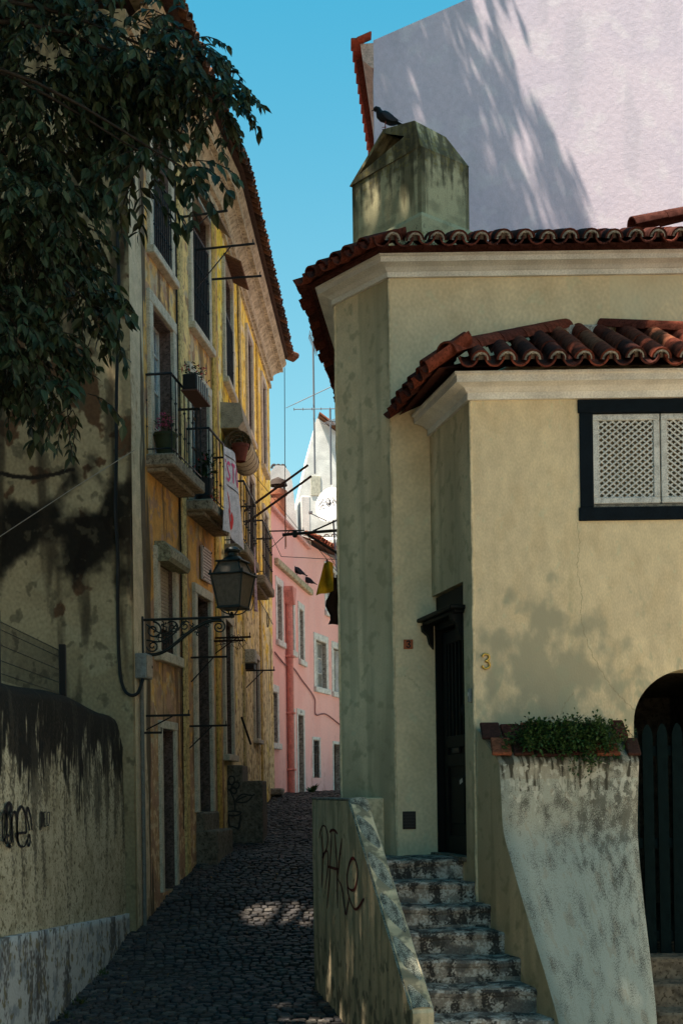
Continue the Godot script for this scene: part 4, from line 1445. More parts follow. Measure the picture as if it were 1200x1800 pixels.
func sashes(parent: Node3D, X: Transform3D, x0: float, x1: float, y0: float, y1: float, bars: Array, mat: Material, z := -0.14) -> void:
	var mid := (x0 + x1) * 0.5
	for k in 2:
		var a := x0 if k == 0 else mid
		var b := mid if k == 0 else x1
		var m := MB.new()
		var w := 0.05
		m.box(Vector3(a + w * 0.5, (y0 + y1) * 0.5, z), Vector3(w, y1 - y0, 0.045), 0.005)
		m.box(Vector3(b - w * 0.5, (y0 + y1) * 0.5, z), Vector3(w, y1 - y0, 0.045), 0.005)
		for y in [y0 + w * 0.5, y1 - w * 0.5]:
			m.box(Vector3((a + b) * 0.5, y, z), Vector3(b - a - 2 * w, w, 0.043), 0.005)
		for f in bars:
			m.box(Vector3((a + b) * 0.5, lerpf(y0, y1, f), z), Vector3(b - a - 2 * w, 0.03, 0.035), 0.004)
		part(parent, "sash", m, mat, X)
		var ys := [y0 + w]
		for f in bars: ys.append(lerpf(y0, y1, f))
		ys.append(y1 - w)
		for i in ys.size() - 1:
			part(parent, "pane", bx(Vector3((a + b) * 0.5, (ys[i] + ys[i + 1]) * 0.5, z), Vector3(b - a - 2 * w + 0.01, ys[i + 1] - ys[i], 0.004)), M.glass_dusty if rng.randf() < 0.6 else M.glass, X)


func railing(parent: Node3D, X: Transform3D, pts: Array, y0: float, y1: float, gap: float, mat: Material, knob := true) -> void:   # pts: plan polyline [x, z]
	var top := []
	var low := []
	for q in pts:
		top.append(Vector3(q[0], y1, q[1]))
		low.append(Vector3(q[0], y0 + 0.06, q[1]))
	var m := MB.new()
	m.tube(top, 0.016, 6)
	part(parent, "handrail", m, mat, X)
	m = MB.new()
	m.tube(low, 0.009, 5)
	part(parent, "lower_rail", m, mat, X)
	for i in pts.size() - 1:
		var a: Vector3 = low[i]
		var b: Vector3 = low[i + 1]
		var n := maxi(1, int(a.distance_to(b) / gap))
		for k in range(0, n + 1):
			if i > 0 and k == 0: continue
			var q := a.lerp(b, float(k) / n)
			m = MB.new()
			m.tube([Vector3(q.x, y0, q.z), Vector3(q.x, y1, q.z)], 0.008, 5, false)
			if knob:
				for yy in [0.35, 0.68]:
					m.tube([Vector3(q.x, lerpf(y0, y1, yy) - 0.018, q.z), Vector3(q.x, lerpf(y0, y1, yy), q.z), Vector3(q.x, lerpf(y0, y1, yy) + 0.018, q.z)], [0.008, 0.02, 0.008], 5, false)
			part(parent, "baluster", m, mat, X)


func balcony(h: Node3D, X: Transform3D, x0: float, x1: float, y: float, dep: float) -> void:
	var m := MB.new()
	m.box(Vector3((x0 + x1) * 0.5, y - 0.075, dep * 0.5 - 0.05), Vector3(x1 - x0, 0.15, dep + 0.1), 0.02)
	var b := part(h, "balcony", m, M.balcony_stone, X)
	part(b, "moulding", bx(Vector3((x0 + x1) * 0.5, y - 0.17, dep * 0.4 - 0.05), Vector3(x1 - x0 - 0.1, 0.06, dep * 0.8), 0.015), M.balcony_stone, X)
	railing(b, X, [[x0 + 0.04, 0.0], [x0 + 0.04, dep - 0.04], [x1 - 0.04, dep - 0.04], [x1 - 0.04, 0.0]], y, y + 0.93, 0.19, M.iron)


func yellow_building() -> void:
	var O1 := Vector3(-2.2927, 0, -14.0)
	X1 = frame(O1, Vector3(0.136, 0, -0.99))
	var O2 := X1 * Vector3(4.3, 0, 0)
	X2 = frame(O2, Vector3(0.0405, 0, -0.999))
	var L2 := 7.85
	M.balcony_stone = grainy([156, 142, 122], 2, 0.6, 0.95, 0.9)
	M.jamb = grainy([112, 92, 84], 2, 0.6, 0.95, 0.6)
	M.facade_stone = grainy([206, 194, 172], 1, 0.7, 0.92, 0.6)
	var h := thing("yellow_building", "tall peeling yellow apartment house with iron balconies and a stone cornice", "building", Vector3(-2.6, YB, -16.0))
	var w1 := [[0.85, 1.70, 6.42, 8.2], [2.75, 3.65, 6.22, 7.95], [0.8, 1.70, 3.93, 5.75], [2.62, 3.55, 3.82, 5.5], [0.95, 1.63, 1.66, 2.75], [2.72, 3.46, -0.3, 2.62], [1.0, 1.56, -1.22, 0.74]]
	var w2 := [[0.62, 1.5, 6.2, 7.9], [3.6, 4.35, 6.25, 8.0], [6.1, 6.8, 6.3, 8.0], [0.75, 1.7, 3.7, 5.3], [3.5, 4.35, 3.7, 5.5], [0.1, 0.92, 0.52, 2.5], [4.1, 4.75, 0.9, 2.35], [6.1, 6.75, 3.8, 5.4]]
	var m := MB.new()
	m.wall(0, 4.3, YB, 8.75, w1, 0.45, 0.45)
	part(h, "wall", m.mesh(true), painted(yellow_paint(512, 1152, 700, false), 0, 4.3, YB, 8.75, 0.93, 1.2), X1)
	m = MB.new()
	m.wall(0, L2, YB, 8.75, w2, 0.45, 0.45)
	part(h, "wall", m.mesh(true), painted(yellow_paint(512, 896, 730, true), 0, L2, YB, 8.75, 0.93, 1.2), X2)
	# side wall facing the garden: ledge half way up
	var p := Paint.new(576, 768, [166, 150, 118])
	p.lay(nz(576, 768, 760, 0.006, 5), 0.4, 0.7, [140, 125, 96], 0.8)
	p.lay(nz(576, 768, 761, 0.016, 5), 0.5, 0.7, [164, 152, 122], 0.7, func(y): return 0.1 - 0.3 * y, null, 12.0)
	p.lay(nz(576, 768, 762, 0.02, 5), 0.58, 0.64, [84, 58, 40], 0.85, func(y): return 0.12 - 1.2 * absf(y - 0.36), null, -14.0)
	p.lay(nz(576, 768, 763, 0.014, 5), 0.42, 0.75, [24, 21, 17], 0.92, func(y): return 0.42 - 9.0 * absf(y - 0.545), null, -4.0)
	p.lay(nz(576, 768, 764, 0.03, 4, 8), 0.55, 0.8, [52, 44, 34], 0.7)
	p.lay(nz(576, 768, 765, 0.05, 4), 0.66, 0.75, [90, 82, 64], 0.6)
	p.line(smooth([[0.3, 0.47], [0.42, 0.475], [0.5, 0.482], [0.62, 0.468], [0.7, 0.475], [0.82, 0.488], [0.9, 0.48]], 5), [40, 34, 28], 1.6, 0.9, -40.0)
	p.grain(nz(576, 768, 766, 0.25, 3), 0.12, 0.4)
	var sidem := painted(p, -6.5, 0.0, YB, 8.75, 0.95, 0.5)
	var XS := frame(O1, Vector3.RIGHT)
	m = MB.new()
	m.wall(-6.5, 0.0, YB, 8.75, [], 0.4)
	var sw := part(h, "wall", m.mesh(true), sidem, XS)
	tag(sw, "dark bare side wall above the garden", "")
	m = MB.new()
	var low := PackedVector2Array([Vector2(0, YB), Vector2(0.07, YB), Vector2(0.075, 3.02), Vector2(0.03, 3.1), Vector2(0, 3.12)])
	m.x = Transform3D(Basis(Vector3.UP, -PI * 0.5), Vector3(0, 0, 0))
	m.wall(0.0, 0.001, 0, 0.001, [], 0.001)
	m.x = Transform3D()
	m.wall(-6.5, -0.01, YB, 3.05, [], 0.09)
	part(sw, "plinth", m.mesh(true), sidem, XS * Transform3D(Basis(), Vector3(0, 0, 0.08)))
	# remaining shell
	m = MB.new()
	m.wall(0, 7.4, YB, 8.75, [], 0.3)
	part(h, "wall", m, M.facade_stone, frame(X2 * Vector3(L2, 0, 0), Vector3(-1, 0, -0.05)))
	m = MB.new()
	m.wall(0, 12.4, YB, 8.75, [], 0.3)
	part(h, "wall", m, M.facade_stone, frame(Vector3(-8.8, 0, -26.4), Vector3(0, 0, 1)))

	# cornice and eaves
	var S := O1 + Vector3(-6.5, 0, 0)
	var E2 := X2 * Vector3(L2, 0, 0)
	m = MB.new()
	var prof := [[0.0, 8.36], [0.045, 8.36], [0.045, 8.43], [0.02, 8.435], [0.02, 8.52], [0.075, 8.53], [0.085, 8.58], [0.07, 8.6], [0.1, 8.66], [0.17, 8.72], [0.2, 8.73], [0.2, 8.765], [0.275, 8.77], [0.275, 8.87], [0.31, 8.9], [0.34, 8.96], [0.34, 8.985], [0.0, 8.985]]
	m.sweep([O1 + Vector3(-0.02, 0, 0), O2, E2, E2 + Vector3(-1.2, 0, -0.05)], prof)
	part(h, "cornice", m, grainy([200, 182, 150], 2, 1.6, 0.95, 0.8))
	m = MB.new()
	var ey := 9.0
	var n1 := X1.basis.z
	var n2 := X2.basis.z
	var a1 := O1 + n1 * 0.42 + Vector3(0, ey, 0.3)
	var a2 := O2 + (n1 + n2).normalized() * 0.42 + Vector3(0, ey, 0)
	var a3 := E2 + n2 * 0.42 + Vector3(0, ey, -0.15)
	var rg := Vector3(-5.6, 2.3, 0)
	m.quad(a1, a2, Vector3(-5.6, ey + 2.0, -18.3), Vector3(-5.6, ey + 2.0, -13.7))
	m.quad(a2, a3, Vector3(-5.4, ey + 2.0, -26.6), Vector3(-5.6, ey + 2.0, -18.3))
	m.quad(Vector3(-9, ey, -13.7), Vector3(-5.6, ey + 2.0, -13.7), Vector3(-5.4, ey + 2.0, -26.6), Vector3(-9, ey, -26.6))
	m.tri(Vector3(-9, ey - 0.3, -13.9), a1, Vector3(-5.6, ey + 2.0, -13.9))
	var roof := part(h, "roof", m, M.clay_old[1])
	tile_slope(roof, a1, (a2 - a1).normalized(), 0.5, int(a1.distance_to(a2) / 0.19), 2, 0.19, M.clay_old, null, false)
	tile_slope(roof, a2, (a3 - a2).normalized(), 0.5, int(a2.distance_to(a3) / 0.19), 2, 0.19, M.clay_old, null, false)
	part(roof, "corner_tile", bx(Vector3.ZERO, Vector3(0.24, 0.12, 0.3), 0.03), M.clay_old[0], Transform3D(Basis(Vector3.UP, 0.4) * Basis(Vector3.BACK, -0.25), a3 + Vector3(0.06, 0.03, 0.1)))

	# dark stone linings of the deep openings
	for k in [[w1, X1], [w2, X2]]:
		for r0 in k[0]:
			m = MB.new()
			for xx in [r0[0] + 0.011, r0[1] - 0.011]:
				m.box(Vector3(xx, (r0[2] + r0[3]) * 0.5, -0.22), Vector3(0.022, r0[3] - r0[2], 0.44))
			m.box(Vector3((r0[0] + r0[1]) * 0.5, r0[3] - 0.011, -0.22), Vector3(r0[1] - r0[0] - 0.044, 0.022, 0.44))
			part(h, "lining", m, M.jamb, k[1])
	# top floor windows
	var w: MeshInstance3D
	for k in 2:
		var r: Array = w1[k]
		w = part(h, "window", surround(r[0], r[1], r[2], r[3], 0.12), M.facade_stone, X1)
		sashes(w, X1, r[0], r[1], r[2], r[3], [0.35, 0.68], M.white_wood if k == 0 else M.brown_wood, -0.2)
		railing(w, X1, [[r[0] + 0.02, 0.03], [r[1] - 0.02, 0.03]], r[2] + 0.02, r[2] + (0.95 if k == 0 else 1.3), 0.085, M.iron)
		if k == 1:
			var bd := bx(Vector3(0, 0, 0), Vector3(1.0, 0.025, 0.34), 0.006)
			part(w, "awning_board", bd, grainy([170, 150, 128], 2, 0.4, 0.8, 0.5), X1 * Transform3D(Basis(Vector3.RIGHT, 0.75), Vector3(3.3, 7.92, 0.2)))
	for k in 3:
		var r: Array = w2[k]
		w = part(h, "window", surround(r[0], r[1], r[2], r[3], 0.11), M.facade_stone, X2)
		sashes(w, X2, r[0], r[1], r[2], r[3], [0.35, 0.68], M.brown_wood if k != 1 else M.white_wood, -0.2)
		if k == 0:
			railing(w, X2, [[r[0] + 0.02, 0.03], [r[1] - 0.02, 0.03]], r[2] + 0.02, r[2] + 1.0, 0.085, M.iron)
			part(w, "awning_board", bx(Vector3.ZERO, Vector3(1.05, 0.03, 0.3), 0.006), M.clay_old[0], X2 * Transform3D(Basis(Vector3.RIGHT, 0.5), Vector3(1.05, 7.98, 0.16)))
	# balcony doors
	for k in [[w1[2], X1, true], [w1[3], X1, false], [w2[3], X2, false], [w2[4], X2, false], [w2[7], X2, false]]:
		var r: Array = k[0]
		w = part(h, "balcony_door", surround(r[0], r[1], r[2], r[3], 0.14, 0.05, false), M.facade_stone, k[1])
		sashes(w, k[1], r[0], r[1], r[2], r[3], [0.3, 0.55, 0.8], M.white_wood if k[2] else M.brown_wood, -0.16)
	balcony(h, X1, 0.56, 2.02, 3.92, 0.34)
	balcony(h, X1, 2.38, 3.92, 3.8, 0.34)
	balcony(h, X2, 0.35, 2.1, 3.66, 0.34)
	balcony(h, X2, 3.1, 4.75, 3.66, 0.34)

	# shuttered window on the mezzanine
	var r: Array = w1[4]
	w = part(h, "window", surround(r[0], r[1], r[2], r[3], 0.15), M.facade_stone, X1)
	tag(w, "mezzanine window with a half-closed roller shutter", "")
	m = MB.new()
	m.prism(PackedVector2Array([Vector2(0, 0), Vector2(0.17, 0), Vector2(0.2, 0.05), Vector2(0.2, 0.15), Vector2(0.12, 0.24), Vector2(0, 0.24)]), 0, 0.92)
	part(w, "shutter_box", m, grainy([150, 146, 120], 2, 0.5, 0.7, 0.4), X1 * Transform3D(Basis(Vector3.UP, -PI * 0.5).orthonormalized(), Vector3(0.85 + 0.92, 2.72, 0.0)))
	var sy := 2.74
	while sy > 1.98:
		part(w, "shutter_slat", bx(Vector3((r[0] + r[1]) * 0.5, sy - 0.022, -0.05), Vector3(r[1] - r[0] - 0.03, 0.041, 0.014), 0.004), grainy([178, 160, 138], 1, 0.5, 0.6, 0.2) if not M.has("slat") else M.slat, X1)
		sy -= 0.045
	for i in 5:
		part(w, "bar", rod(Vector3(r[0] + 0.08 + i * 0.13, 1.66, 0.01), Vector3(r[0] + 0.08 + i * 0.13, 2.0, 0.01), 0.008), M.iron, X1)
	sashes(w, X1, r[0], r[1], r[2], r[3], [0.5], M.brown_wood, -0.2)

	# tall street door, low door, deep window
	r = w1[5]
	w = part(h, "door", surround(r[0], r[1], r[2], r[3], 0.13, 0.05, false), M.facade_stone, X1)
	tag(w, "tall dark street door at the top of two stone steps", "")
	for k in 2:
		m = MB.new()
		var cx := lerpf(r[0], r[1], 0.25 + 0.5 * k)
		m.box(Vector3(cx, 1.1, -0.3), Vector3(0.36, 2.75, 0.05), 0.004)
		for yy in [-0.0, 0.85, 1.7]:
			m.box(Vector3(cx, yy + 0.2, -0.27), Vector3(0.24, 0.55, 0.03), 0.012)
		part(w, "leaf", m, grainy([44, 30, 24], 2, 0.4, 0.6, 0.4), X1)
	part(w, "transom", bx(Vector3((r[0] + r[1]) * 0.5, 2.54, -0.28), Vector3(r[1] - r[0], 0.14, 0.06), 0.006), M.brown_wood, X1)
	for k in 2:
		part(w, "doorstep", bx(Vector3((r[0] + r[1]) * 0.5, -0.42 - 0.24 * k - 0.2, 0.03 + 0.1 * k), Vector3(0.86 + 0.04 * k, 0.64, 0.16 + 0.16 * k), 0.02), M.concrete, X1)
	r = w1[6]
	w = part(h, "door", surround(r[0], r[1], r[2], r[3], 0.1, 0.04, false), M.facade_stone, X1)
	tag(w, "low grey plank door at lane level", "")
	for k in 4:
		part(w, "plank", bx(Vector3(lerpf(r[0], r[1], 0.125 + 0.25 * k), -0.24, -0.16), Vector3(0.134, 1.94, 0.03), 0.005), grainy([58, 54, 50], 2, 0.4, 0.8, 0.5) if k == 0 else M.plank, X1)
		if k == 0: M.plank = w.get_child(0).material_override
	r = w2[5]
	w = part(h, "window", surround(r[0], r[1], r[2], r[3], 0.12), M.facade_stone, X2)
	tag(w, "tall dark window above the painted concrete block", "")
	sashes(w, X2, r[0], r[1], r[2], r[3], [0.35, 0.7], M.brown_wood, -0.3)
	r = w2[6]
	w = part(h, "window", surround(r[0], r[1], r[2], r[3], 0.1), M.facade_stone, X2)
	sashes(w, X2, r[0], r[1], r[2], r[3], [0.5], M.brown_wood, -0.2)
	# thin render pilasters dividing the front
	for q in [[2.16, X1], [3.98, X1], [2.6, X2], [5.3, X2]]:
		part(h, "pilaster", bx(Vector3(q[0], 3.2, 0.008), Vector3(0.2, 10.3, 0.04), 0.01), grainy([214, 188, 128] if q[0] < 3.0 else [206, 172, 92], 2, 0.9, 0.93, 0.6), q[1])
	# grey marble plaque with worn lines of lettering
	var pl := thing("stone_plaque", "pale stone plaque with worn rows of small letters bolted beside a balcony", "plaque", X1 * Vector3(3.27, 3.1, 0.03))
	part(pl, "slab", bx(Vector3(3.26, 3.09, 0.035), Vector3(0.5, 0.46, 0.035), 0.006), grainy([206, 188, 178], 1, 0.4, 0.6, 0.2), X1)
	m = MB.new()
	var rr := RandomNumberGenerator.new()
	rr.seed = 5
	for i in 10:
		var xx := 3.04
		while xx < 3.46:
			var ww := rr.randf_range(0.015, 0.055)
			m.box(Vector3(xx + ww * 0.5, 3.28 - i * 0.042, 0.0535), Vector3(ww, 0.016, 0.003))
			xx += ww + rr.randf_range(0.008, 0.02)
	part(pl, "lettering", m, plain([120, 98, 92], 0.8), X1)
	for q in [[3.03, 3.3], [3.49, 3.3], [3.03, 2.88], [3.49, 2.88]]:
		part(pl, "bolt", bx(Vector3(q[0], q[1], 0.056), Vector3(0.022, 0.022, 0.016), 0.005), M.iron, X1)


# ---------- retaining wall with fence ----------
func garden_wall() -> void:
	var h := thing("garden_wall", "mould-stained retaining wall with a pale plinth and black graffiti", "wall", Vector3(-2.42, -1.95, -11.0))
	var O := Vector3(-2.42, 0, -14.0)
	var X := frame(O, Vector3(0, 0, -1))   # x away, z out to the lane; the face runs from x = -12 to 0
	var p := Paint.new(1024, 512, [188, 180, 154])
	p.lay(nz(1024, 512, 801, 0.008, 5), 0.45, 0.75, [170, 162, 136], 0.8)
	p.lay(nz(1024, 512, 802, 0.02, 5), 0.55, 0.75, [146, 138, 112], 0.6)
	p.lay(nz(1024, 512, 803, 0.05, 4), 0.68, 0.76, [96, 90, 66], 0.7, null, null, -10.0)
	p.lay(mixn(nz(1024, 512, 804, 0.012, 5, 2), nz(1024, 512, 814, 0.06, 4, 4), 0.4), 0.4, 0.66, [26, 25, 22], 0.96, func(y): return 0.62 - 2.1 * y)
	p.lay(mixn(nz(1024, 512, 805, 0.02, 4, 6), nz(1024, 512, 815, 0.1, 3), 0.35), 0.6, 0.85, [66, 62, 52], 0.6, func(y): return 0.25 - 1.0 * absf(y - 0.35))
	p.lay(nz(1024, 512, 806, 0.12, 3), 0.7, 0.8, [60, 56, 44], 0.7)
	p.grain(nz(1024, 512, 807, 0.25, 3), 0.12, 0.5)
	var wm := painted(p, -6.2, 0.0, -1.6, 0.92, 0.95, 1.2)
	var m := MB.new()
	var top := func(x: float) -> float: return 0.86 + 0.03 * sin(x * 1.7) - 0.28 * smoothstep(-0.45, -0.02, x)
	var f := func(u: float, v: float) -> Vector3:
		var x := lerpf(-12.0, -0.0, u)
		var t: float = top.call(x)
		if v < 0.7:
			return Vector3(x, lerpf(-2.1, t - 0.12, v / 0.7), 0.012 * sin(x * 3.1 + v * 6.0))
		var a := (v - 0.7) / 0.3 * PI
		return Vector3(x, t - 0.12 + 0.12 * sin(a), -0.17 + 0.17 * cos(a))
	m.sheet(f, 120, 24)
	for i in m.t.size():   # uv in metres along the face
		m.t[i] = Vector2(m.v[i].x, -m.v[i].y)
	part(h, "face", m.mesh(true), wm, X)
	var pp := Paint.new(1024, 256, [182, 186, 184])
	pp.lay(nz(1024, 256, 821, 0.02, 5), 0.5, 0.75, [128, 136, 140], 0.8)
	pp.lay(mixn(nz(1024, 256, 822, 0.015, 4, 4), nz(1024, 256, 832, 0.08, 4), 0.4), 0.55, 0.8, [64, 60, 56], 0.7, null, null, -6.0)
	pp.lay(nz(1024, 256, 823, 0.04, 4), 0.66, 0.74, [120, 112, 84], 0.8)
	pp.grain(nz(1024, 256, 824, 0.25, 3), 0.1, 0.4)
	m = MB.new()
	var g := func(u: float, v: float) -> Vector3:
		var x := lerpf(-7.0, -0.1, u)
		var tp := lerpf(-1.02, -1.36, clampf((x + 5.2) / 5.0, 0.0, 1.0))
		return Vector3(x, lerpf(-2.1, tp, minf(v / 0.85, 1.0)), 0.05 - (0.05 if v > 0.86 else 0.0))
	m.sheet(g, 60, 14)
	for i in m.t.size():
		m.t[i] = Vector2(m.v[i].x, -m.v[i].y)
	part(h, "plinth", m.mesh(true), painted(pp, -6.2, 0.0, -2.1, -0.55, 0.9, 1.0), X)
	m = MB.new()
	for s in WALL_TAG: m.brush(smooth(s, 5), 0.011, 0.27, 0.016, true)
	part(h, "graffiti", m, plain([18, 18, 26], 0.5), X)
	m = MB.new()
	for s in WALL_TAG_SMALL: m.brush(smooth(s, 4), 0.011, 0.27, 0.016, true)
	part(h, "graffiti", m, plain([18, 18, 22], 0.5), X)
	# welded mesh fence on top
	var fc := thing("mesh_fence", "dark welded mesh fence standing on the retaining wall", "fence", Vector3(-2.6, 0.8, -10.6))
	for q in [[-2.28, false], [-4.55, true], [-6.9, false]]:
		var po := part(fc, "post", bx(Vector3(q[0], 1.1, -0.17), Vector3(0.06, 0.56, 0.06), 0.005), M.cable, X)
		if q[1]: part(po, "strip", bx(Vector3(q[0] + 0.032, 1.1, -0.15), Vector3(0.006, 0.52, 0.014)), M.white_wood, X)
	m = MB.new()
	var xx := -6.9
	while xx < -2.28:
		m.tube([Vector3(xx, 0.87, -0.2), Vector3(xx, 1.33, -0.2)], 0.0028, 4, false)
		xx += 0.035
	for y in [0.92, 1.02, 1.14, 1.26, 1.32]:
		m.tube([Vector3(-6.9, y, -0.196), Vector3(-2.28, y, -0.196)], 0.003, 4, false)
	part(fc, "wire_mesh", m, M.cable, X)


# ---------- lavender house behind ----------
func lavender_house() -> void:
	var h := thing("lavender_house", "tall pale lavender gable wall with red roof verge behind the corner house", "house", Vector3(3.0, -1.9, -20.0))
	var p := Paint.new(768, 768, [208, 194, 206])
	p.lay(nz(768, 768, 900, 0.005, 4), 0.4, 0.75, [200, 188, 202], 0.8)
	p.lay(nz(768, 768, 901, 0.015, 5), 0.55, 0.8, [214, 204, 212], 0.7)
	p.lay(nz(768, 768, 902, 0.01, 5, 3), 0.6, 0.8, [192, 182, 194], 0.6)
	p.grain(nz(768, 768, 903, 0.08, 4), 0.03, 0.5)
	p.grain(nz(768, 768, 904, 0.3, 2), 0.04, 0.35)
	var lm := painted(p, 0, 7.0, 6.5, 13.5, 0.95, 0.4)
	var X := frame(Vector3(0.64, 0, -19.0), Vector3.RIGHT)
	# gable outline
	var m := MB.new()
	var top := 11.34
	m.prism(PackedVector2Array([Vector2(0, -2), Vector2(9.0, -2), Vector2(9.0, 11.3), Vector2(4.5, top + 1.9), Vector2(0, top)]), -0.35, 0.0)
	part(h, "wall", m.mesh(true), lm, X)
	m = MB.new()
	m.wall(0, 7.9, -2, top, [], 0.2)
	part(h, "wall", m, lm, frame(Vector3(1.44, 0, -27.0), Vector3(-0.1, 0, 1)))
	m = MB.new()   # sloping roof with overhang on the lane side
	var ov := 0.26
	var a := Vector3(0.64 - ov, top - 0.02, -18.98)
	var b := Vector3(1.44 - ov, top - 0.02, -27.0)
	var c := Vector3(5.14, top + 1.95, -27.0)
	var d := Vector3(5.14, top + 1.95, -18.98)
	var sink := Vector3(0.0, -0.08, -0.36)
	m.quad(a + sink, d + sink, c, b)
	var roof := part(h, "roof", m, M.clay[0])
	# eaves tiles seen from below, stacked away from the viewer
	var bright := [grainy([176, 84, 62], 1, 0.5, 0.8, 0.4), grainy([164, 74, 56], 1, 0.5, 0.8, 0.4)]
	for i in 26:
		var z := -19.1 - i * 0.3
		part(roof, "eaves_tile", bx(Vector3(0.64 - ov + 0.02, top + 0.0, z), Vector3(0.2, 0.05, 0.285), 0.012), bright[i % 2], Transform3D(Basis(), Vector3(0.03 * i, 0, 0)))
	m = MB.new()
	m.prism(PackedVector2Array([Vector2(-0.2, top - 0.04), Vector2(-0.16, top - 0.3), Vector2(-0.02, top - 0.42), Vector2(0.0, top - 0.42), Vector2(0.0, top - 0.04)]), -8.0, 0.0)
	part(h, "eaves_cove", m, grainy([214, 182, 166], 1, 1.0, 0.9, 0.3), X * Transform3D(Basis(Vector3.UP, -0.1), Vector3(0, 0, 0.003)))
	part(roof, "verge", bx(Vector3.ZERO, Vector3(0.24, 0.03, 0.2), 0.008), bright[0], Transform3D(Basis(Vector3.BACK, 0.4), Vector3(0.5, top + 0.03, -19.0)))


# ---------- pink house at the bend ----------
func pink_house() -> void:
	var OA := Vector3(-1.424, 0, -26.24)
	var XA := frame(OA, Vector3(0.146, 0, -0.99))
	XA.basis = XA.basis.scaled(Vector3.ONE * 1.05)
	var LA := 4.42
	var OB := XA * Vector3(LA, 0, 0)
	var XB := frame(OB, Vector3(0.283, 0, -0.959))
	XB.basis = XB.basis.scaled(Vector3.ONE * 1.05)
	var h := thing("pink_house", "pink plastered house with white window surrounds where the lane bends", "house", Vector3(-1.4, -0.2, -28.0))
	var p := Paint.new(512, 512, [244, 184, 174])
	p.lay(nz(512, 512, 950, 0.008, 4), 0.45, 0.75, [240, 176, 166], 0.8)
	p.lay(nz(512, 512, 951, 0.02, 4, 5), 0.6, 0.8, [240, 182, 174], 0.6)
	p.lay(nz(512, 512, 952, 0.02, 4), 0.6, 0.8, [212, 144, 134], 0.5, func(y): return -0.2 + 0.3 * smoothstep(0.7, 1.0, y))
	p.grain(nz(512, 512, 953, 0.2, 3), 0.04, 0.3)
	var pm := painted(p, 0, 5.0, -0.4, 6.0, 0.93, 0.6)
	var wa := [[0.62, 1.12, 3.05, 4.2], [1.95, 2.45, 3.0, 4.1], [3.15, 3.65, 2.9, 4.05], [-0.02, 0.5, 0.92, 1.95], [1.75, 2.3, -0.12, 1.62], [2.8, 3.5, -0.12, 1.65]]
	var wb := [[0.5, 1.35, 2.42, 3.55], [1.95, 2.7, 2.4, 3.5], [1.45, 2.2, 4.35, 5.4], [0.2, 0.68, 0.25, 1.15], [1.85, 2.5, -0.15, 1.1]]
	var m := MB.new()
	m.wall(-0.3, LA, -0.4, 5.6, wa, 0.3, 0.22)
	part(h, "wall", m.mesh(true), pm, XA)
	m = MB.new()
	m.wall(0, 6.0, -0.4, 5.75, wb, 0.3, 0.22)
	part(h, "wall", m.mesh(true), pm, XB)
	m = MB.new()
	m.wall(-5, 0.0, -0.4, 5.6, [], 0.3)
	part(h, "wall", m, pm, frame(XA * Vector3(-0.3, 0, 0), Vector3(1, 0, 0.146)))
	m = MB.new()
	m.wall(0, 9.0, -0.4, 5.6, [], 0.2)
	part(h, "wall", m, pm, frame(XA * Vector3(-0.3, 0, -4.2), Vector3(0.2, 0, -0.98)))
	var wm := grainy([224, 220, 212], 1, 0.8, 0.85, 0.2)
	for k in wa.size():
		var r: Array = wa[k]
		var dr := k >= 4
		var w := part(h, "door" if dr else "window", surround(r[0], r[1], r[2], r[3], 0.15 if not dr else 0.13, 0.02, not dr), wm, XA)
		if k < 3: sashes(w, XA, r[0], r[1], r[2], r[3], [0.35, 0.68], M.white_wood, -0.12)
		elif dr:
			part(w, "leaf", bx(Vector3((r[0] + r[1]) * 0.5, 0.75, -0.16), Vector3(r[1] - r[0], 1.75, 0.04), 0.005), grainy([96, 84, 72], 2, 0.5, 0.7, 0.4), XA)
			m = MB.new()
			for i in 2: m.box(Vector3((r[0] + r[1]) * 0.5 - 0.04 + 0.07 * i, r[3] + 0.07, 0.022), Vector3(0.035, 0.06, 0.004))
			part(w, "number_plate", m, plain([70, 66, 62], 0.8), XA)
		else: part(w, "leaf", bx(Vector3((r[0] + r[1]) * 0.5, (r[2] + r[3]) * 0.5, -0.14), Vector3(r[1] - r[0], r[3] - r[2], 0.03)), grainy([96, 84, 72], 2, 0.5, 0.7, 0.4), XA)
	for k in wb.size():
		var r: Array = wb[k]
		var w := part(h, "window" if k != 4 else "door", surround(r[0], r[1], r[2], r[3], 0.16 if k < 3 else 0.07, 0.02, k < 3), wm, XB)
		if k < 3: sashes(w, XB, r[0], r[1], r[2], r[3], [0.33, 0.66], M.white_wood, -0.12)
		elif k == 3:
			for i in 4: part(w, "bar", rod(Vector3(0.26 + 0.12 * i, 0.25, -0.02), Vector3(0.26 + 0.12 * i, 1.15, -0.02), 0.012), M.iron, XB)
			for i in 4: part(w, "bar", rod(Vector3(0.2, 0.36 + 0.22 * i, -0.02), Vector3(0.68, 0.36 + 0.22 * i, -0.02), 0.01), M.iron, XB)
		else: part(w, "leaf", bx(Vector3((r[0] + r[1]) * 0.5, 0.45, -0.16), Vector3(r[1] - r[0], 1.3, 0.04), 0.005), M.brown_wood, XB)
	for k in [[wa, XA], [wb, XB]]:
		for r in k[0]:
			m = MB.new()
			for xx in [r[0] + 0.008, r[1] - 0.008]:
				m.box(Vector3(xx, (r[2] + r[3]) * 0.5, -0.11), Vector3(0.016, r[3] - r[2], 0.22))
			m.box(Vector3((r[0] + r[1]) * 0.5, r[3] - 0.008, -0.11), Vector3(r[1] - r[0] - 0.032, 0.016, 0.22))
			part(h, "lining", m, M.stone_pale, k[1])
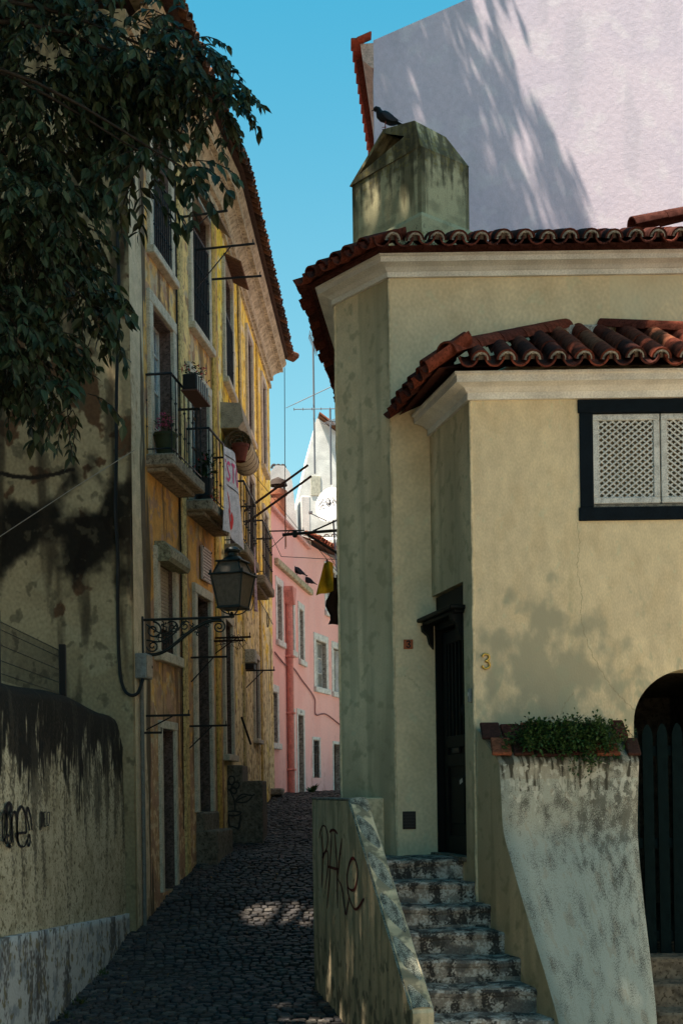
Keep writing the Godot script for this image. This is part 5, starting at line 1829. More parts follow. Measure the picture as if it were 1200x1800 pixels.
	# string course, parapet line and roofs
	part(h, "string_course", bx(Vector3(2.5, 4.62, 0.03), Vector3(4.2, 0.14, 0.12), 0.015), grainy([196, 182, 150], 2, 0.8, 0.9, 0.6), XA)
	part(h, "parapet_cap", bx(Vector3(2.05, 5.63, -0.1), Vector3(4.7, 0.07, 0.4), 0.015), grainy([228, 176, 168], 1, 0.8, 0.9, 0.3), XA)
	m = MB.new()
	m.quad(XB * Vector3(-0.1, 5.78, 0.22), XB * Vector3(6, 5.78, 0.22), XB * Vector3(6, 6.8, -2.4), XB * Vector3(-0.1, 6.8, -2.4))
	m.quad(XA * Vector3(-0.3, 5.5, -0.2), XA * Vector3(LA + 4.0, 5.5, -0.2), XA * Vector3(LA + 4.0, 5.6, -4.3), XA * Vector3(-0.3, 5.6, -4.3))
	var roof := part(h, "roof", m, M.clay_old[0])
	tile_slope(roof, XB * Vector3(-0.1, 5.80, 0.24), XB.basis.x.normalized(), 0.4, 17, 1, 0.19, [M.clay[0], M.clay[3]], null, false)
	# salmon downpipe with its hopper
	var dp := thing("downpipe", "salmon painted downpipe with a square hopper on the pink wall", "drainpipe", XA * Vector3(1.55, -0.1, 0.1))
	m = MB.new()
	m.tube([Vector3(1.55, -0.1, 0.08), Vector3(1.55, 3.95, 0.08)], 0.075, 10)
	var salmon := grainy([232, 152, 138], 1, 0.6, 0.7, 0.2)
	part(dp, "pipe", m, salmon, XA)
	m = MB.new()
	m.prism(PackedVector2Array([Vector2(-0.08, 0), Vector2(0.08, 0), Vector2(0.2, 0.28), Vector2(0.2, 0.36), Vector2(-0.2, 0.36), Vector2(-0.2, 0.28)]), -0.1, 0.1)
	part(dp, "hopper", m, salmon, XA * Transform3D(Basis(), Vector3(1.55, 3.9, 0.1)))
	for y in [0.4, 1.6, 2.8]:
		part(dp, "collar", bx(Vector3(1.55, y, 0.08), Vector3(0.18, 0.05, 0.18), 0.012), salmon, XA)
	# cables along the facade
	var cb := MB.new()
	cb.tube(smooth3([XA * Vector3(0.2, 2.75, 0.03), XA * Vector3(1.3, 2.6, 0.03), XA * Vector3(2.2, 2.62, 0.03), XA * Vector3(3.2, 2.45, 0.03), XA * Vector3(4.2, 2.3, 0.03), XB * Vector3(0.3, 2.1, 0.03), XB * Vector3(0.35, 1.75, 0.03), XB * Vector3(1.2, 1.8, 0.03), XB * Vector3(2.6, 1.55, 0.03)], 5), 0.016, 5)
	solo("facade_cable", cb, plain([150, 92, 88], 0.7), Transform3D(), "pinkish cable sagging along the pink house front", "cable")
	# pigeons on the string course
	for q in [[1.55, 0.3, "dark pigeon on the string course close to the pink downpipe"], [4.1, -0.4, "dark pigeon at the far end of the pink house string course"]]:
		pigeon(XA * Vector3(q[0] + 1.2 if q[0] < 2.0 else q[0], 4.69, 0.03), q[1], 1.2, q[2])
	var pt := MB.new()
	var r2 := RandomNumberGenerator.new()
	r2.seed = 77
	for i in 34:
		var a := r2.randf() * TAU
		var L := r2.randf_range(0.18, 0.36)
		leaf_blade(pt, Vector3.ZERO, Vector3(cos(a), r2.randf_range(0.5, 1.6), sin(a)).normalized(), L, L * 0.26)
	var gm := grainy([70, 96, 46], 1, 0.2, 0.5, 0.2)
	solo("leafy_weed", pt, gm, Transform3D(Basis(), XA * Vector3(2.45, -0.13, 0.35)), "leafy green weed growing at the foot of the pink house", "plant")


func leaf_blade(m: MB, o: Vector3, d: Vector3, L: float, w: float) -> void:
	var s := d.cross(Vector3.UP).normalized() * w * 0.5
	var b := o + d * L * 0.5 + Vector3(0, L * 0.06, 0)
	var e := o + d * L - Vector3(0, L * 0.12, 0)
	m.tri(o, b + s, b)
	m.tri(o, b, b - s)
	m.tri(b + s, e, b)
	m.tri(b, e, b - s)


func pigeon(at: Vector3, turn: float, k: float, label: String) -> void:
	var t := thing("pigeon", label, "bird", at)
	var X := Transform3D(Basis(Vector3.UP, turn).scaled(Vector3.ONE * k), at)
	# body as rings from breast to tail (x = backwards)
	var rings := [[-0.115, 0.205, 0.006, 0.006], [-0.108, 0.205, 0.02, 0.02], [-0.088, 0.213, 0.03, 0.03], [-0.066, 0.204, 0.031, 0.033], [-0.054, 0.18, 0.033, 0.036], [-0.045, 0.155, 0.042, 0.05], [-0.015, 0.135, 0.055, 0.062], [0.03, 0.118, 0.058, 0.06], [0.075, 0.098, 0.046, 0.046], [0.115, 0.075, 0.032, 0.028], [0.16, 0.05, 0.026, 0.012], [0.215, 0.02, 0.03, 0.006]]
	var m := MB.new()
	var n := 10
	var pts := []
	for i in rings.size():
		var q: Array = rings[i]
		var nxt: Array = rings[mini(i + 1, rings.size() - 1)]
		var prv: Array = rings[maxi(i - 1, 0)]
		var d := Vector2(nxt[0] - prv[0], nxt[1] - prv[1]).normalized()
		var row := []
		for a in n + 1:
			var an := TAU * a / n
			row.append(Vector3(q[0] - d.y * sin(an) * q[3], q[1] + d.x * sin(an) * q[3], cos(an) * q[2]))
		pts.append(row)
	var f := func(u: float, v: float) -> Vector3: return pts[int(round(v * (rings.size() - 1)))][int(round(u * n))]
	m.sheet(f, n, rings.size() - 1)
	part(t, "body", m, M.bird, X)
	m = MB.new()
	for s in [-1, 1]:
		m.sheet(func(u: float, v: float) -> Vector3: return Vector3(lerpf(-0.03, 0.19, u), lerpf(0.155, 0.05, u) + lerpf(-0.055, 0.02, v) * sin(PI * minf(u + 0.15, 1.0)), s * (0.062 - 0.03 * u * u + 0.006 * sin(PI * v))), 8, 4)
	part(t, "wings", m, grainy([42, 44, 52], 1, 0.05, 0.6, 0.3), X)
	m = MB.new()
	m.tube([Vector3(-0.11, 0.203, 0), Vector3(-0.128, 0.196, 0), Vector3(-0.137, 0.186, 0)], [0.007, 0.005, 0.001], 5)
	part(t, "beak", m, M.cable, X)
	for s in [-0.02, 0.02]:
		m = MB.new()
		m.tube([Vector3(0.015, 0.07, s), Vector3(0.008, 0.03, s), Vector3(0.01, 0.004, s)], 0.005, 5)
		m.tube([Vector3(-0.025, 0.003, s), Vector3(0.022, 0.003, s)], 0.004, 4)
		part(t, "leg", m, plain([120, 60, 56], 0.7), X)


# ---------- white houses, chimneys and aerials far behind ----------
func far_houses() -> void:
	var c := thing("white_chimney", "broad white chimney stack with a dark cowl rising over the pink roof", "chimney", Vector3(-1.3, 5.0, -31.0))
	var m := MB.new()
	var X := frame(Vector3(-1.72, 0, -31.0), Vector3(0.985, 0, -0.17))
	m.prism(PackedVector2Array([Vector2(0, 4.8), Vector2(0.86, 4.8), Vector2(0.62, 7.6), Vector2(0.56, 7.85), Vector2(0.42, 8.02), Vector2(0.2, 8.02), Vector2(0.06, 7.85), Vector2(0.0, 7.6)]), -0.7, 0.0)
	part(c, "stack", m, M.white_wall, X)
	for i in 3:
		m = MB.new()
		var rr := []
		for k in 9: rr.append(Vector3(0.2 + 0.11 * i + 0.06 * cos(k * PI / 8.0), 8.02 + 0.09 * sin(k * PI / 8.0), -0.3))
		m.tube(rr, 0.035, 6)
		part(c, "cowl", m, plain([60, 58, 60], 0.8), X)
	part(c, "shoulder", bx(Vector3(0.95, 6.0, -0.35), Vector3(0.25, 2.6, 0.6), 0.03), M.white_wall, X)
	var tp := thing("clay_chimney_pot", "round terracotta chimney pot standing before the white chimney stack", "chimney", Vector3(-1.37, 5.3, -28.0))
	m = MB.new()
	m.lathe([[0.17, 5.4], [0.17, 6.55], [0.2, 6.56], [0.2, 6.66], [0.15, 6.7], [0.0, 6.7]], 14, Vector3(-1.32, 0, -28.0))
	part(tp, "pot", m, grainy([176, 116, 90], 1, 0.6, 0.8, 0.3))
	m = MB.new()
	m.lathe([[0.21, 6.78], [0.16, 6.9], [0.0, 6.98]], 14, Vector3(-1.32, 0, -28.0))
	part(tp, "cap", m, plain([66, 52, 46], 0.8))
	for a in 3:
		part(tp, "cap_leg", rod(Vector3(-1.32 + 0.13 * cos(a * 2.1), 6.68, -28.0 + 0.13 * sin(a * 2.1)), Vector3(-1.32 + 0.13 * cos(a * 2.1), 6.8, -28.0 + 0.13 * sin(a * 2.1)), 0.02), plain([66, 52, 46], 0.8))

	var g := thing("white_gable_house", "white gabled house with aerials seen far up the lane", "house", Vector3(0.0, 0.0, -38.0))
	X = frame(Vector3(-1.55, 0, -38.0), Vector3(0.99, 0, -0.1))
	m = MB.new()
	m.prism(PackedVector2Array([Vector2(0, -0.3), Vector2(6.2, -0.3), Vector2(6.2, 7.4), Vector2(1.02, 11.25), Vector2(0.95, 11.25), Vector2(0.0, 7.3)]), -5.0, 0.0)
	part(g, "wall", m, M.white_wall, X)
	m = MB.new()
	m.prism(PackedVector2Array([Vector2(0, 0), Vector2(0.5, 0), Vector2(0.12, 2.6), Vector2(0, 2.8)]), -0.25, 0.0)
	part(g, "buttress", m, M.white_wall, X * Transform3D(Basis(), Vector3(1.35, 7.0, 0.6)))
	part(g, "window", bx(Vector3(0.9, 9.2, 0.0), Vector3(0.3, 0.6, 0.06), 0.01), grainy([200, 196, 180], 1, 0.5, 0.6, 0.2), X)
	m = MB.new()
	m.quad(X * Vector3(1.0, 11.3, 0.25), X * Vector3(6.6, 7.15, 0.25), X * Vector3(6.6, 7.15, -5.2), X * Vector3(1.0, 11.3, -5.2))
	var roof := part(g, "roof", m, M.clay_old[0])
	var along: Vector3 = (X * Vector3(6.6, 7.15, 0) - X * Vector3(1.0, 11.3, 0)).normalized()
	if not M.has("tile_cover"): return
	for i in 14:
		for j in 3:
			part(roof, "roof_tile", M.tile_cover, [M.clay[3], M.clay_old[0]][(i + j) % 2], Transform3D(Basis(-X.basis.z, X.basis.z.cross(along), along) * Basis(Vector3.RIGHT, 0.03), X * Vector3(1.35, 11.07, 0.2 - 0.2 * j) + along * (i * 0.36)))
	# low roof ridge before it
	var lr := thing("low_tiled_roof", "low clay tile roof edge between the pink house and white gable", "roof", Vector3(0.2, 6.0, -33.5))
	m = MB.new()
	m.quad(Vector3(-0.75, 6.55, -33.2), Vector3(1.6, 6.75, -33.4), Vector3(1.6, 7.15, -35.5), Vector3(-0.9, 7.1, -35.5))
	m.box(Vector3(0.4, 3.2, -34.4), Vector3(2.4, 6.7, 2.0))
	part(lr, "wall", m, M.white_wall)
	for i in 11:
		part(lr, "roof_tile", M.tile_cover, [M.clay[3], M.clay[0]][i % 2], Transform3D(Basis(Vector3.UP, 0.0) * Basis(Vector3.RIGHT, 0.2), Vector3(-0.7 + i * 0.2, 6.62 + 0.015 * i, -33.15)))

	# television aerials
	var aerial := func(base: Vector3, top: float, label: String, yagi: Array):
		var t := thing("television_aerial", label, "aerial", base, "aerials above the far roofs")
		part(t, "mast", rod(base, Vector3(base.x, top, base.z), 0.03, 6), M.antenna)
		for y in yagi:
			var a: Vector3 = Vector3(base.x, y[0], base.z)
			var d: Vector3 = y[1]
			part(t, "boom", rod(a - d * 0.5, a + d * 0.5, 0.013, 5), M.antenna)
			var s: Vector3 = y[2]
			for i in 9:
				var q := a + d * (i / 8.0 - 0.5)
				part(t, "element", rod(q - s * 0.5, q + s * 0.5, 0.01, 4), M.antenna)
	aerial.call(Vector3(-0.62, 8.8, -35.0), 12.5, "tallest television aerial with angled comb of rods above white gable", [[11.0, Vector3(1.1, 0.5, 0.0), Vector3(0.5, -0.1, 1.0)], [12.45, Vector3(0.2, -0.5, 0.1), Vector3(0.05, 0.1, 0.4)]])
	aerial.call(Vector3(-0.16, 8.0, -33.0), 10.0, "aerial with a long horizontal boom pointing down the lane", [[10.0, Vector3(-1.9, 0.0, 0.0), Vector3(0.0, 0.0, 0.2)]])
	aerial.call(Vector3(0.06, 8.0, -32.5), 11.2, "aerial with a square grid of rods beside the dark eaves", [[11.3, Vector3(-0.7, 0.1, 0), Vector3(0, 0.5, 0.1)], [9.5, Vector3(-0.5, 0, 0.2), Vector3(0.4, 0.0, 0.5)]])
	# satellite dish
	var ds := thing("satellite_dish", "white satellite dish lettered ZON on the white house", "satellite dish", Vector3(-0.25, 6.6, -30.5))
	X = frame(Vector3(-0.2, 6.95, -30.6), Vector3(0.93, 0, 0.37))
	m = MB.new()
	m.sheet(func(u: float, v: float) -> Vector3: return Vector3(0.38 * v * cos(-u * TAU), 0.46 * v * sin(-u * TAU), 0.03 * (1.0 - v * v) - 0.03), 24, 6)
	part(ds, "reflector", m, plain([226, 226, 226], 0.5), X * Transform3D(Basis(Vector3.RIGHT, -0.25), Vector3.ZERO))
	m = MB.new()
	for st in [[[-0.17, 0.07], [-0.06, 0.07], [-0.17, -0.06], [-0.05, -0.06]], [[0.08, 0.0], [0.03, 0.07], [-0.02, 0.0], [0.03, -0.06], [0.08, 0.0]], [[0.12, -0.06], [0.12, 0.07], [0.2, -0.06], [0.2, 0.07]]]:
		m.stroke(st, 0.026, 0.0)
	part(ds, "lettering", m, plain([60, 60, 64], 0.7), X * Transform3D(Basis(Vector3.RIGHT, -0.25) * Basis(Vector3.BACK, 0.12).scaled(Vector3.ONE * 1.3), Vector3(-0.06, 0.05, 0.02)))
	part(ds, "arm", rod(X * Vector3(0, -0.45, 0), X * Vector3(-0.3, -0.3, 0.45), 0.012), M.antenna)
	part(ds, "receiver", bx(X * Vector3(-0.3, -0.28, 0.47), Vector3(0.09, 0.07, 0.09), 0.01), M.antenna)
	part(ds, "mount", rod(X * Vector3(0.05, -0.3, -0.1), X * Vector3(0.05, -1.6, -0.3), 0.025), M.antenna)
	# house added out of view up the lane; its sunlit front lights the lane
	var nb := thing("added_lane_house", "added unseen pale house behind corner house bouncing sunlight into the lane", "house", Vector3(2.5, -0.6, -23.0))
	m = MB.new()
	m.wall(0, 12.0, -1.0, 7.0, [[1.5, 2.4, 0.8, 2.3], [4.0, 4.9, 0.8, 2.3], [7.0, 7.9, 0.8, 2.3]], 0.3)
	part(nb, "wall", m, M.white_wall, frame(Vector3(2.9, 0, -29.2), Vector3(-0.17, 0, 0.985)))
	part(nb, "roof", bx(Vector3(4.3, 7.1, -23.2), Vector3(4.0, 0.15, 12.2)), M.clay_old[0])


# ---------- unseen white house added behind the viewer to bounce sun onto the fronts ----------
func added_white_house() -> void:
	var h := thing("added_white_house", "added unseen whitewashed house bouncing sunlight onto the corner house front", "house", Vector3(8.5, -2.0, 2.0))
	var X := frame(Vector3(7.6, 0, -7.5), Vector3(0, 0, 1))
	var holes := []
	for i in 6:
		for j in 3:
			holes.append([1.4 + i * 2.9, 2.3 + i * 2.9, -0.6 + j * 3.2, 1.2 + j * 3.2])
	var m := MB.new()
	m.wall(0, 18.5, -2.1, 9.2, holes, 0.4, 0.25)
	part(h, "wall", m, M.white_wall, X)
	for r in holes:
		var w := part(h, "window", surround(r[0], r[1], r[2], r[3], 0.14), M.stone_pale, X)
		sashes(w, X, r[0], r[1], r[2], r[3], [0.5], M.white_wood, -0.16)
	part(h, "roof", bx(Vector3(10.2, 9.35, 1.7), Vector3(5.6, 0.3, 18.9), 0.05), M.clay[0])
	part(h, "wall", bx(Vector3(13.0, 3.5, 1.7), Vector3(0.3, 11.3, 18.4)), M.white_wall)


# ---------- street lamp ----------
func street_lamp() -> void:
	var t := thing("street_lamp", "old green iron lantern on a scrolled wall bracket", "street lamp", Vector3(-2.2, 1.55, -14.3))
	var D := -14.3
	var wx := -2.235
	var m := MB.new()
	m.tube([Vector3(wx, 1.95, D), Vector3(-1.42, 1.965, D), Vector3(-1.22, 1.975, D)], [0.016, 0.014, 0.014], 8)
	m.box(Vector3(wx - 0.005, 1.76, D), Vector3(0.02, 0.46, 0.05), 0.005)
	part(t, "arm", m, M.lamp_green)
	m = MB.new()
	var L := func(mb: MB, pts: Array, r: float):
		var q := []
		for c in pts: q.append(Vector3(c[0], c[1], D))
		mb.tube(smooth3(q, 5), r, 6)
	L.call(m, [[-2.22, 1.56], [-2.1, 1.555], [-1.98, 1.6], [-1.84, 1.7], [-1.7, 1.81], [-1.55, 1.9], [-1.42, 1.935], [-1.34, 1.93]], 0.02)
	part(t, "brace", m, M.lamp_green)
	var spiral := func(c: Vector2, r0: float, a0: float, turns: float, th: float):
		m = MB.new()
		var q := []
		for i in 26:
			var k := i / 25.0
			var a := a0 + turns * TAU * k
			q.append(Vector3(c.x + r0 * (1.0 - 0.85 * k) * cos(a), c.y + r0 * (1.0 - 0.85 * k) * sin(a), D))
		m.tube(q, th, 6)
		part(t, "scroll", m, M.lamp_green)
	spiral.call(Vector2(-1.37, 1.86), 0.075, 1.3, -1.7, 0.009)
	spiral.call(Vector2(-1.5, 1.885), 0.045, 0.3, 1.3, 0.007)
	spiral.call(Vector2(-2.12, 1.83), 0.1, 1.6, -1.5, 0.011)
	spiral.call(Vector2(-2.13, 1.65), 0.07, 3.2, 1.5, 0.009)
	spiral.call(Vector2(-1.9, 1.86), 0.075, 2.4, -1.4, 0.009)
	spiral.call(Vector2(-1.76, 1.875), 0.06, 0.6, 1.4, 0.008)
	spiral.call(Vector2(-1.98, 1.72), 0.06, 0.2, 1.5, 0.008)
	m = MB.new()
	L.call(m, [[-2.2, 1.72], [-2.05, 1.7], [-1.92, 1.76], [-1.82, 1.86], [-1.74, 1.94]], 0.01)
	L.call(m, [[-2.2, 1.9], [-2.05, 1.8], [-1.95, 1.8], [-1.85, 1.9]], 0.009)
	for q in [[-2.0, 1.9], [-1.86, 1.84], [-1.68, 1.87], [-2.06, 1.75], [-1.78, 1.78], [-1.62, 1.80]]:
		for k in 4:
			var a = k * 1.6 + q[0] * 7.0
			L.call(m, [[q[0], q[1]], [q[0] + 0.025 * cos(a), q[1] + 0.025 * sin(a)], [q[0] + 0.03 * cos(a + 0.6), q[1] + 0.04 * sin(a + 0.4)]], 0.007)
	part(t, "tracery", m, M.lamp_green)
	# lantern, square, turned a little
	var c := Vector3(-1.205, 0, D)
	var X := Transform3D(Basis(Vector3.UP, -0.32), c)
	m = MB.new()
	m.lathe([[0.0, 1.955], [0.03, 1.965], [0.036, 1.985], [0.02, 2.01], [0.012, 2.03]], 10, Vector3(-0.02, 0, 0))
	for s in [[-1, -1], [1, -1], [1, 1], [-1, 1]]:
		var q := []
		for k in 7:
			var u := k / 6.0
			q.append(Vector3(s[0] * lerpf(0.0, 0.115, sin(u * PI * 0.5)), 1.995 + 0.085 * (1.0 - cos(u * PI * 0.5)), s[1] * lerpf(0.0, 0.115, sin(u * PI * 0.5))))
		m.tube(q, 0.008, 5)
	part(t, "cradle", m, M.lamp_green, X)
	var b0 := 0.13
	var b1 := 0.192
	var y0 := 2.075
	var y1 := 2.44
	var c0 := 0.172
	var c1 := 0.118
	var z0 := 2.455
	var z1 := 2.59
	m = MB.new()
	for s in [[-1, -1], [1, -1], [1, 1], [-1, 1]]:
		m.tube([Vector3(s[0] * b0, y0, s[1] * b0), Vector3(s[0] * b1, y1, s[1] * b1)], 0.012, 5)
		m.tube([Vector3(s[0] * c0, z0, s[1] * c0), Vector3(s[0] * c1, z1, s[1] * c1)], 0.011, 5)
		m.lathe([[0.0, y1 + 0.0], [0.016, y1 + 0.02], [0.014, y1 + 0.045], [0.0, y1 + 0.06]], 8, Vector3(s[0] * b1, 0, s[1] * b1))
	m.box(Vector3(0, y0, 0), Vector3(b0 * 2 + 0.03, 0.03, b0 * 2 + 0.03), 0.006)
	m.box(Vector3(0, y1 + 0.005, 0), Vector3(b1 * 2 + 0.05, 0.022, b1 * 2 + 0.05), 0.006)
	m.box(Vector3(0, z1 + 0.008, 0), Vector3(c1 * 2 + 0.07, 0.02, c1 * 2 + 0.07), 0.006)
	part(t, "frame", m, M.lamp_green, X)
	m = MB.new()
	m.lathe([[0.125, 2.605], [0.118, 2.63], [0.085, 2.655], [0.058, 2.668], [0.056, 2.705], [0.088, 2.71], [0.095, 2.73], [0.075, 2.755], [0.04, 2.77], [0.0, 2.778]], 14)
	part(t, "cap", m, M.lamp_green, X)
	var gl := grainy([104, 94, 84], 1, 0.3, 0.45, 0.0)
	gl.transparency = BaseMaterial3D.TRANSPARENCY_ALPHA
	gl.albedo_color.a = 0.86
	for k in 4:
		var R := X * Transform3D(Basis(Vector3.UP, k * PI * 0.5), Vector3.ZERO)
		m = MB.new()
		m.quad(Vector3(-b0, y0, b0 - 0.004), Vector3(b0, y0, b0 - 0.004), Vector3(b1, y1, b1 - 0.004), Vector3(-b1, y1, b1 - 0.004))
		part(t, "pane", m, gl, R)
		m = MB.new()
		m.quad(Vector3(-c0, z0, c0 - 0.004), Vector3(c0, z0, c0 - 0.004), Vector3(c1, z1, c1 - 0.004), Vector3(-c1, z1, c1 - 0.004))
		part(t, "pane", m, gl, R)


func bracket(X: Transform3D, u: float, v: float, L: float, drop: float, label: String, mat: Material, rise := 0.0) -> void:
	var t := thing("drying_bracket", label, "bracket", X * Vector3(u, v, 0), "iron drying brackets on the house fronts")
	part(t, "bar", bx(Vector3(0, 0, L * 0.5), Vector3(0.026, 0.026, L), 0.004), mat, X * Transform3D(Basis(Vector3.RIGHT, -rise), Vector3(u, v, 0)))
	if drop > 0.0:
		part(t, "brace", rod(Vector3(u, v - drop, 0.0), Vector3(u, v - 0.01 + L * 0.6 * rise, L * 0.6), 0.009, 5), mat, X)
	part(t, "hook", rod(Vector3(u, v + 0.0 + rise * L, L * 0.97), Vector3(u, v + 0.06 + rise * L, L * 0.97), 0.007, 5), mat, X)


func flowers(m_leaf: MB, m_flower: MB, c: Vector3, r: Vector3, n: int, sd: int, ls := 0.05) -> void:
	var q := RandomNumberGenerator.new()
	q.seed = sd
	for i in n:
		var d := Vector3(q.randfn(), q.randfn(), q.randfn()).normalized() * pow(q.randf(), 0.4)
		var p := c + d * r
		leaf_blade(m_leaf, p, Vector3(q.randfn(), q.randf_range(-0.2, 1.0), q.randfn()).normalized(), ls * q.randf_range(0.7, 1.5), ls * 0.5)
		if i % 4 == 0:
			var f := c + d.normalized() * r * q.randf_range(0.8, 1.15) + Vector3(0, 0.02, 0)
			for k in 4:
				leaf_blade(m_flower, f, Vector3(q.randfn(), q.randfn(), q.randfn()).normalized(), 0.022, 0.02)


func facade_things() -> void:
	var iron = M.iron
	bracket(X1, 2.40, 7.5, 0.6, 0.28, "upper iron drying bracket with a short brace between top windows", iron, 0.06)
	bracket(X1, 2.95, 7.3, 0.84, 0.55, "long perforated iron drying bracket with a heavy diagonal brace", iron, 0.03)
	bracket(X1, 3.80, 7.24, 0.76, 0.0, "perforated iron drying bar without a brace above yellow wall", iron, 0.0)
	bracket(X1, 0.42, 0.86, 0.52, 0.16, "iron drying bracket over the low plank door", iron)
	bracket(X1, 0.30, 0.66, 0.22, 0.0, "short iron rod beside the low plank door", iron)
	bracket(X1, 2.30, 0.83, 0.52, 0.3, "iron drying bracket beside the tall street door", iron)
	bracket(X1, 2.48, 1.74, 0.5, 0.32, "iron drying bracket at mid height of the tall street door", iron)
	bracket(X1, 3.86, 2.16, 0.52, 0.22, "iron drying bracket tangled with wire below lantern", M.rust)
	bracket(X1, 3.74, 2.10, 0.44, 0.0, "second rusty bar close under the tangled drying bracket", M.rust)
	bracket(X2, 2.85, 2.0, 0.5, 0.3, "iron drying bracket next to the white junction box", iron)
	bracket(X2, 7.0, 5.2, 0.75, 0.4, "thin iron drying bracket at the end of the yellow front", iron)
	solo("slanting_bar", rod(X2 * Vector3(1.25, 1.12, 0.12), X2 * Vector3(1.75, 0.72, 0.2), 0.018, 6), M.iron, Transform3D(), "short slanting iron bar stuck in the wall above the painted block", "bar")
	var tg := MB.new()
	var q0 := RandomNumberGenerator.new()
	q0.seed = 9
	for k in 5:
		var pts := []
		for i in 9: pts.append(X1 * Vector3(3.8 + 0.05 * q0.randfn(), 2.14 - 0.04 * k * q0.randf() + 0.03 * q0.randfn(), 0.05 + 0.05 * i + 0.02 * q0.randfn()))
		tg.tube(smooth3(pts, 3), 0.004, 4)
	solo("wire_tangle", tg, M.cable, Transform3D(), "tangle of thin wire wound round a rusty bracket", "wire")

	# flower box hung on the first balcony
	var X := X1
	var t := thing("flower_box", "dark flower box with a white lattice end on the first balcony rail", "planter", X * Vector3(1.3, 4.78, 0.38))
	var B := X * Transform3D(Basis(Vector3.RIGHT, 0.0), Vector3(1.25, 4.86, 0.43))
	part(t, "trough", bx(Vector3.ZERO, Vector3(0.6, 0.19, 0.17), 0.012), plain([26, 24, 24], 0.6), B)
	part(t, "tray", bx(Vector3(0, -0.11, 0), Vector3(0.66, 0.025, 0.2), 0.005), plain([96, 62, 50], 0.7), B)
	for i in 6:
		part(t, "lattice_bar", bx(Vector3(-0.25 + 0.1 * i, 0, 0.089), Vector3(0.02, 0.17, 0.006)), M.white_wood, B)
	var ml := MB.new()
	var mf := MB.new()
	flowers(ml, mf, Vector3(0, 0.16, 0), Vector3(0.34, 0.12, 0.14), 150, 3)
	part(t, "foliage", ml, grainy([44, 62, 34], 1, 0.1, 0.6, 0.2), B)
	part(t, "flowers", mf, plain([190, 50, 60], 0.7), B)
	t = thing("flower_pot", "green pot of pink flowers standing on the first balcony", "flower pot", X * Vector3(0.76, 3.92, 0.18))
	var Bp := X * Transform3D(Basis(), Vector3(0.77, 3.925, 0.18))
	ml = MB.new()
	ml.lathe([[0.1, 0.0], [0.135, 0.24], [0.145, 0.24], [0.145, 0.27], [0.125, 0.27], [0.12, 0.22], [0.0, 0.22]], 14)
	part(t, "pot", ml, grainy([56, 64, 44], 1, 0.3, 0.7, 0.3), Bp)
	ml = MB.new()
	mf = MB.new()
	flowers(ml, mf, Vector3(0, 0.36, 0), Vector3(0.14, 0.12, 0.14), 90, 5)
	flowers(mf, mf, Vector3(0, 0.42, 0), Vector3(0.11, 0.09, 0.11), 70, 6, 0.03)
	part(t, "foliage", ml, grainy([50, 70, 38], 1, 0.1, 0.6, 0.2), Bp)
	part(t, "flowers", mf, plain([196, 84, 130], 0.7), Bp)
	t = thing("hanging_pot", "red clay pot of dry stems hooked on the second balcony rail", "flower pot", X * Vector3(3.72, 4.6, 0.42))
	Bp = X * Transform3D(Basis(), Vector3(3.74, 4.62, 0.43))
	ml = MB.new()
	ml.lathe([[0.07, 0.0], [0.115, 0.2], [0.125, 0.2], [0.125, 0.24], [0.105, 0.24], [0.1, 0.19], [0.0, 0.19]], 14)
	part(t, "pot", ml, M.pot, Bp)
	ml = MB.new()
	flowers(ml, MB.new(), Vector3(0, 0.32, 0), Vector3(0.16, 0.12, 0.14), 80, 8)
	part(t, "foliage", ml, grainy([86, 80, 52], 1, 0.1, 0.7, 0.2), Bp)
	part(t, "hanger", rod(Vector3(0, 0.2, -0.09), Vector3(0, 0.2, -0.13), 0.02), M.iron, Bp)
	t = thing("balcony_plant", "dark potted plant with long leaves and red flowers inside the second balcony", "plant", X * Vector3(2.55, 3.8, 0.2))
	Bp = X * Transform3D(Basis(), Vector3(2.58, 3.8, 0.19))
	ml = MB.new()
	ml.lathe([[0.09, 0.0], [0.12, 0.3], [0.11, 0.3], [0.0, 0.28]], 12)
	part(t, "pot", ml, plain([34, 32, 34], 0.7), Bp)
	ml = MB.new()
	mf = MB.new()
	flowers(ml, mf, Vector3(0, 0.42, 0.0), Vector3(0.12, 0.18, 0.14), 90, 12, 0.1)
	flowers(ml, mf, Vector3(-0.06, 0.08, 0.14), Vector3(0.1, 0.1, 0.06), 40, 13, 0.05)
	part(t, "foliage", ml, grainy([46, 68, 40], 1, 0.1, 0.6, 0.2), Bp)
	part(t, "flowers", mf, plain([196, 30, 34], 0.7), Bp)

	# printed banner tied to the second balcony
	t = thing("cloth_banner", "white cloth banner with pink lettering and a red figure hung on a balcony", "banner", X * Vector3(3.2, 3.6, 0.4))
	var bw := func(u: float, v: float) -> Vector3:
		return Vector3(lerpf(2.78, 3.66, u) + 0.08 * (1.0 - v) * u, lerpf(3.46, 4.62, v) - 0.1 * u * (1.0 - v) + 0.05 * sin(u * 3.0), 0.385 + 0.03 * sin(u * 8.0 + v * 2.0) + 0.05 * (1.0 - v) * u)
	ml = MB.new()
	ml.sheet(bw, 24, 24)
	part(t, "cloth", ml, grainy([224, 214, 216], 1, 0.6, 0.9, 0.2), X)
	var on := func(m: MB, pts: Array, w: float):
		var tmp := MB.new()
		tmp.stroke(smooth(pts, 4), w, 0.0)
		for i in tmp.v.size():
			var p3: Vector3 = bw.call(tmp.v[i].x, tmp.v[i].y)
			m.v.append(p3 + Vector3(0, 0, 0.006))
			m.n.append(Vector3(0, 0, 1))
			m.t.append(Vector2(p3.x, p3.y))
	ml = MB.new()   # letters T E S T O
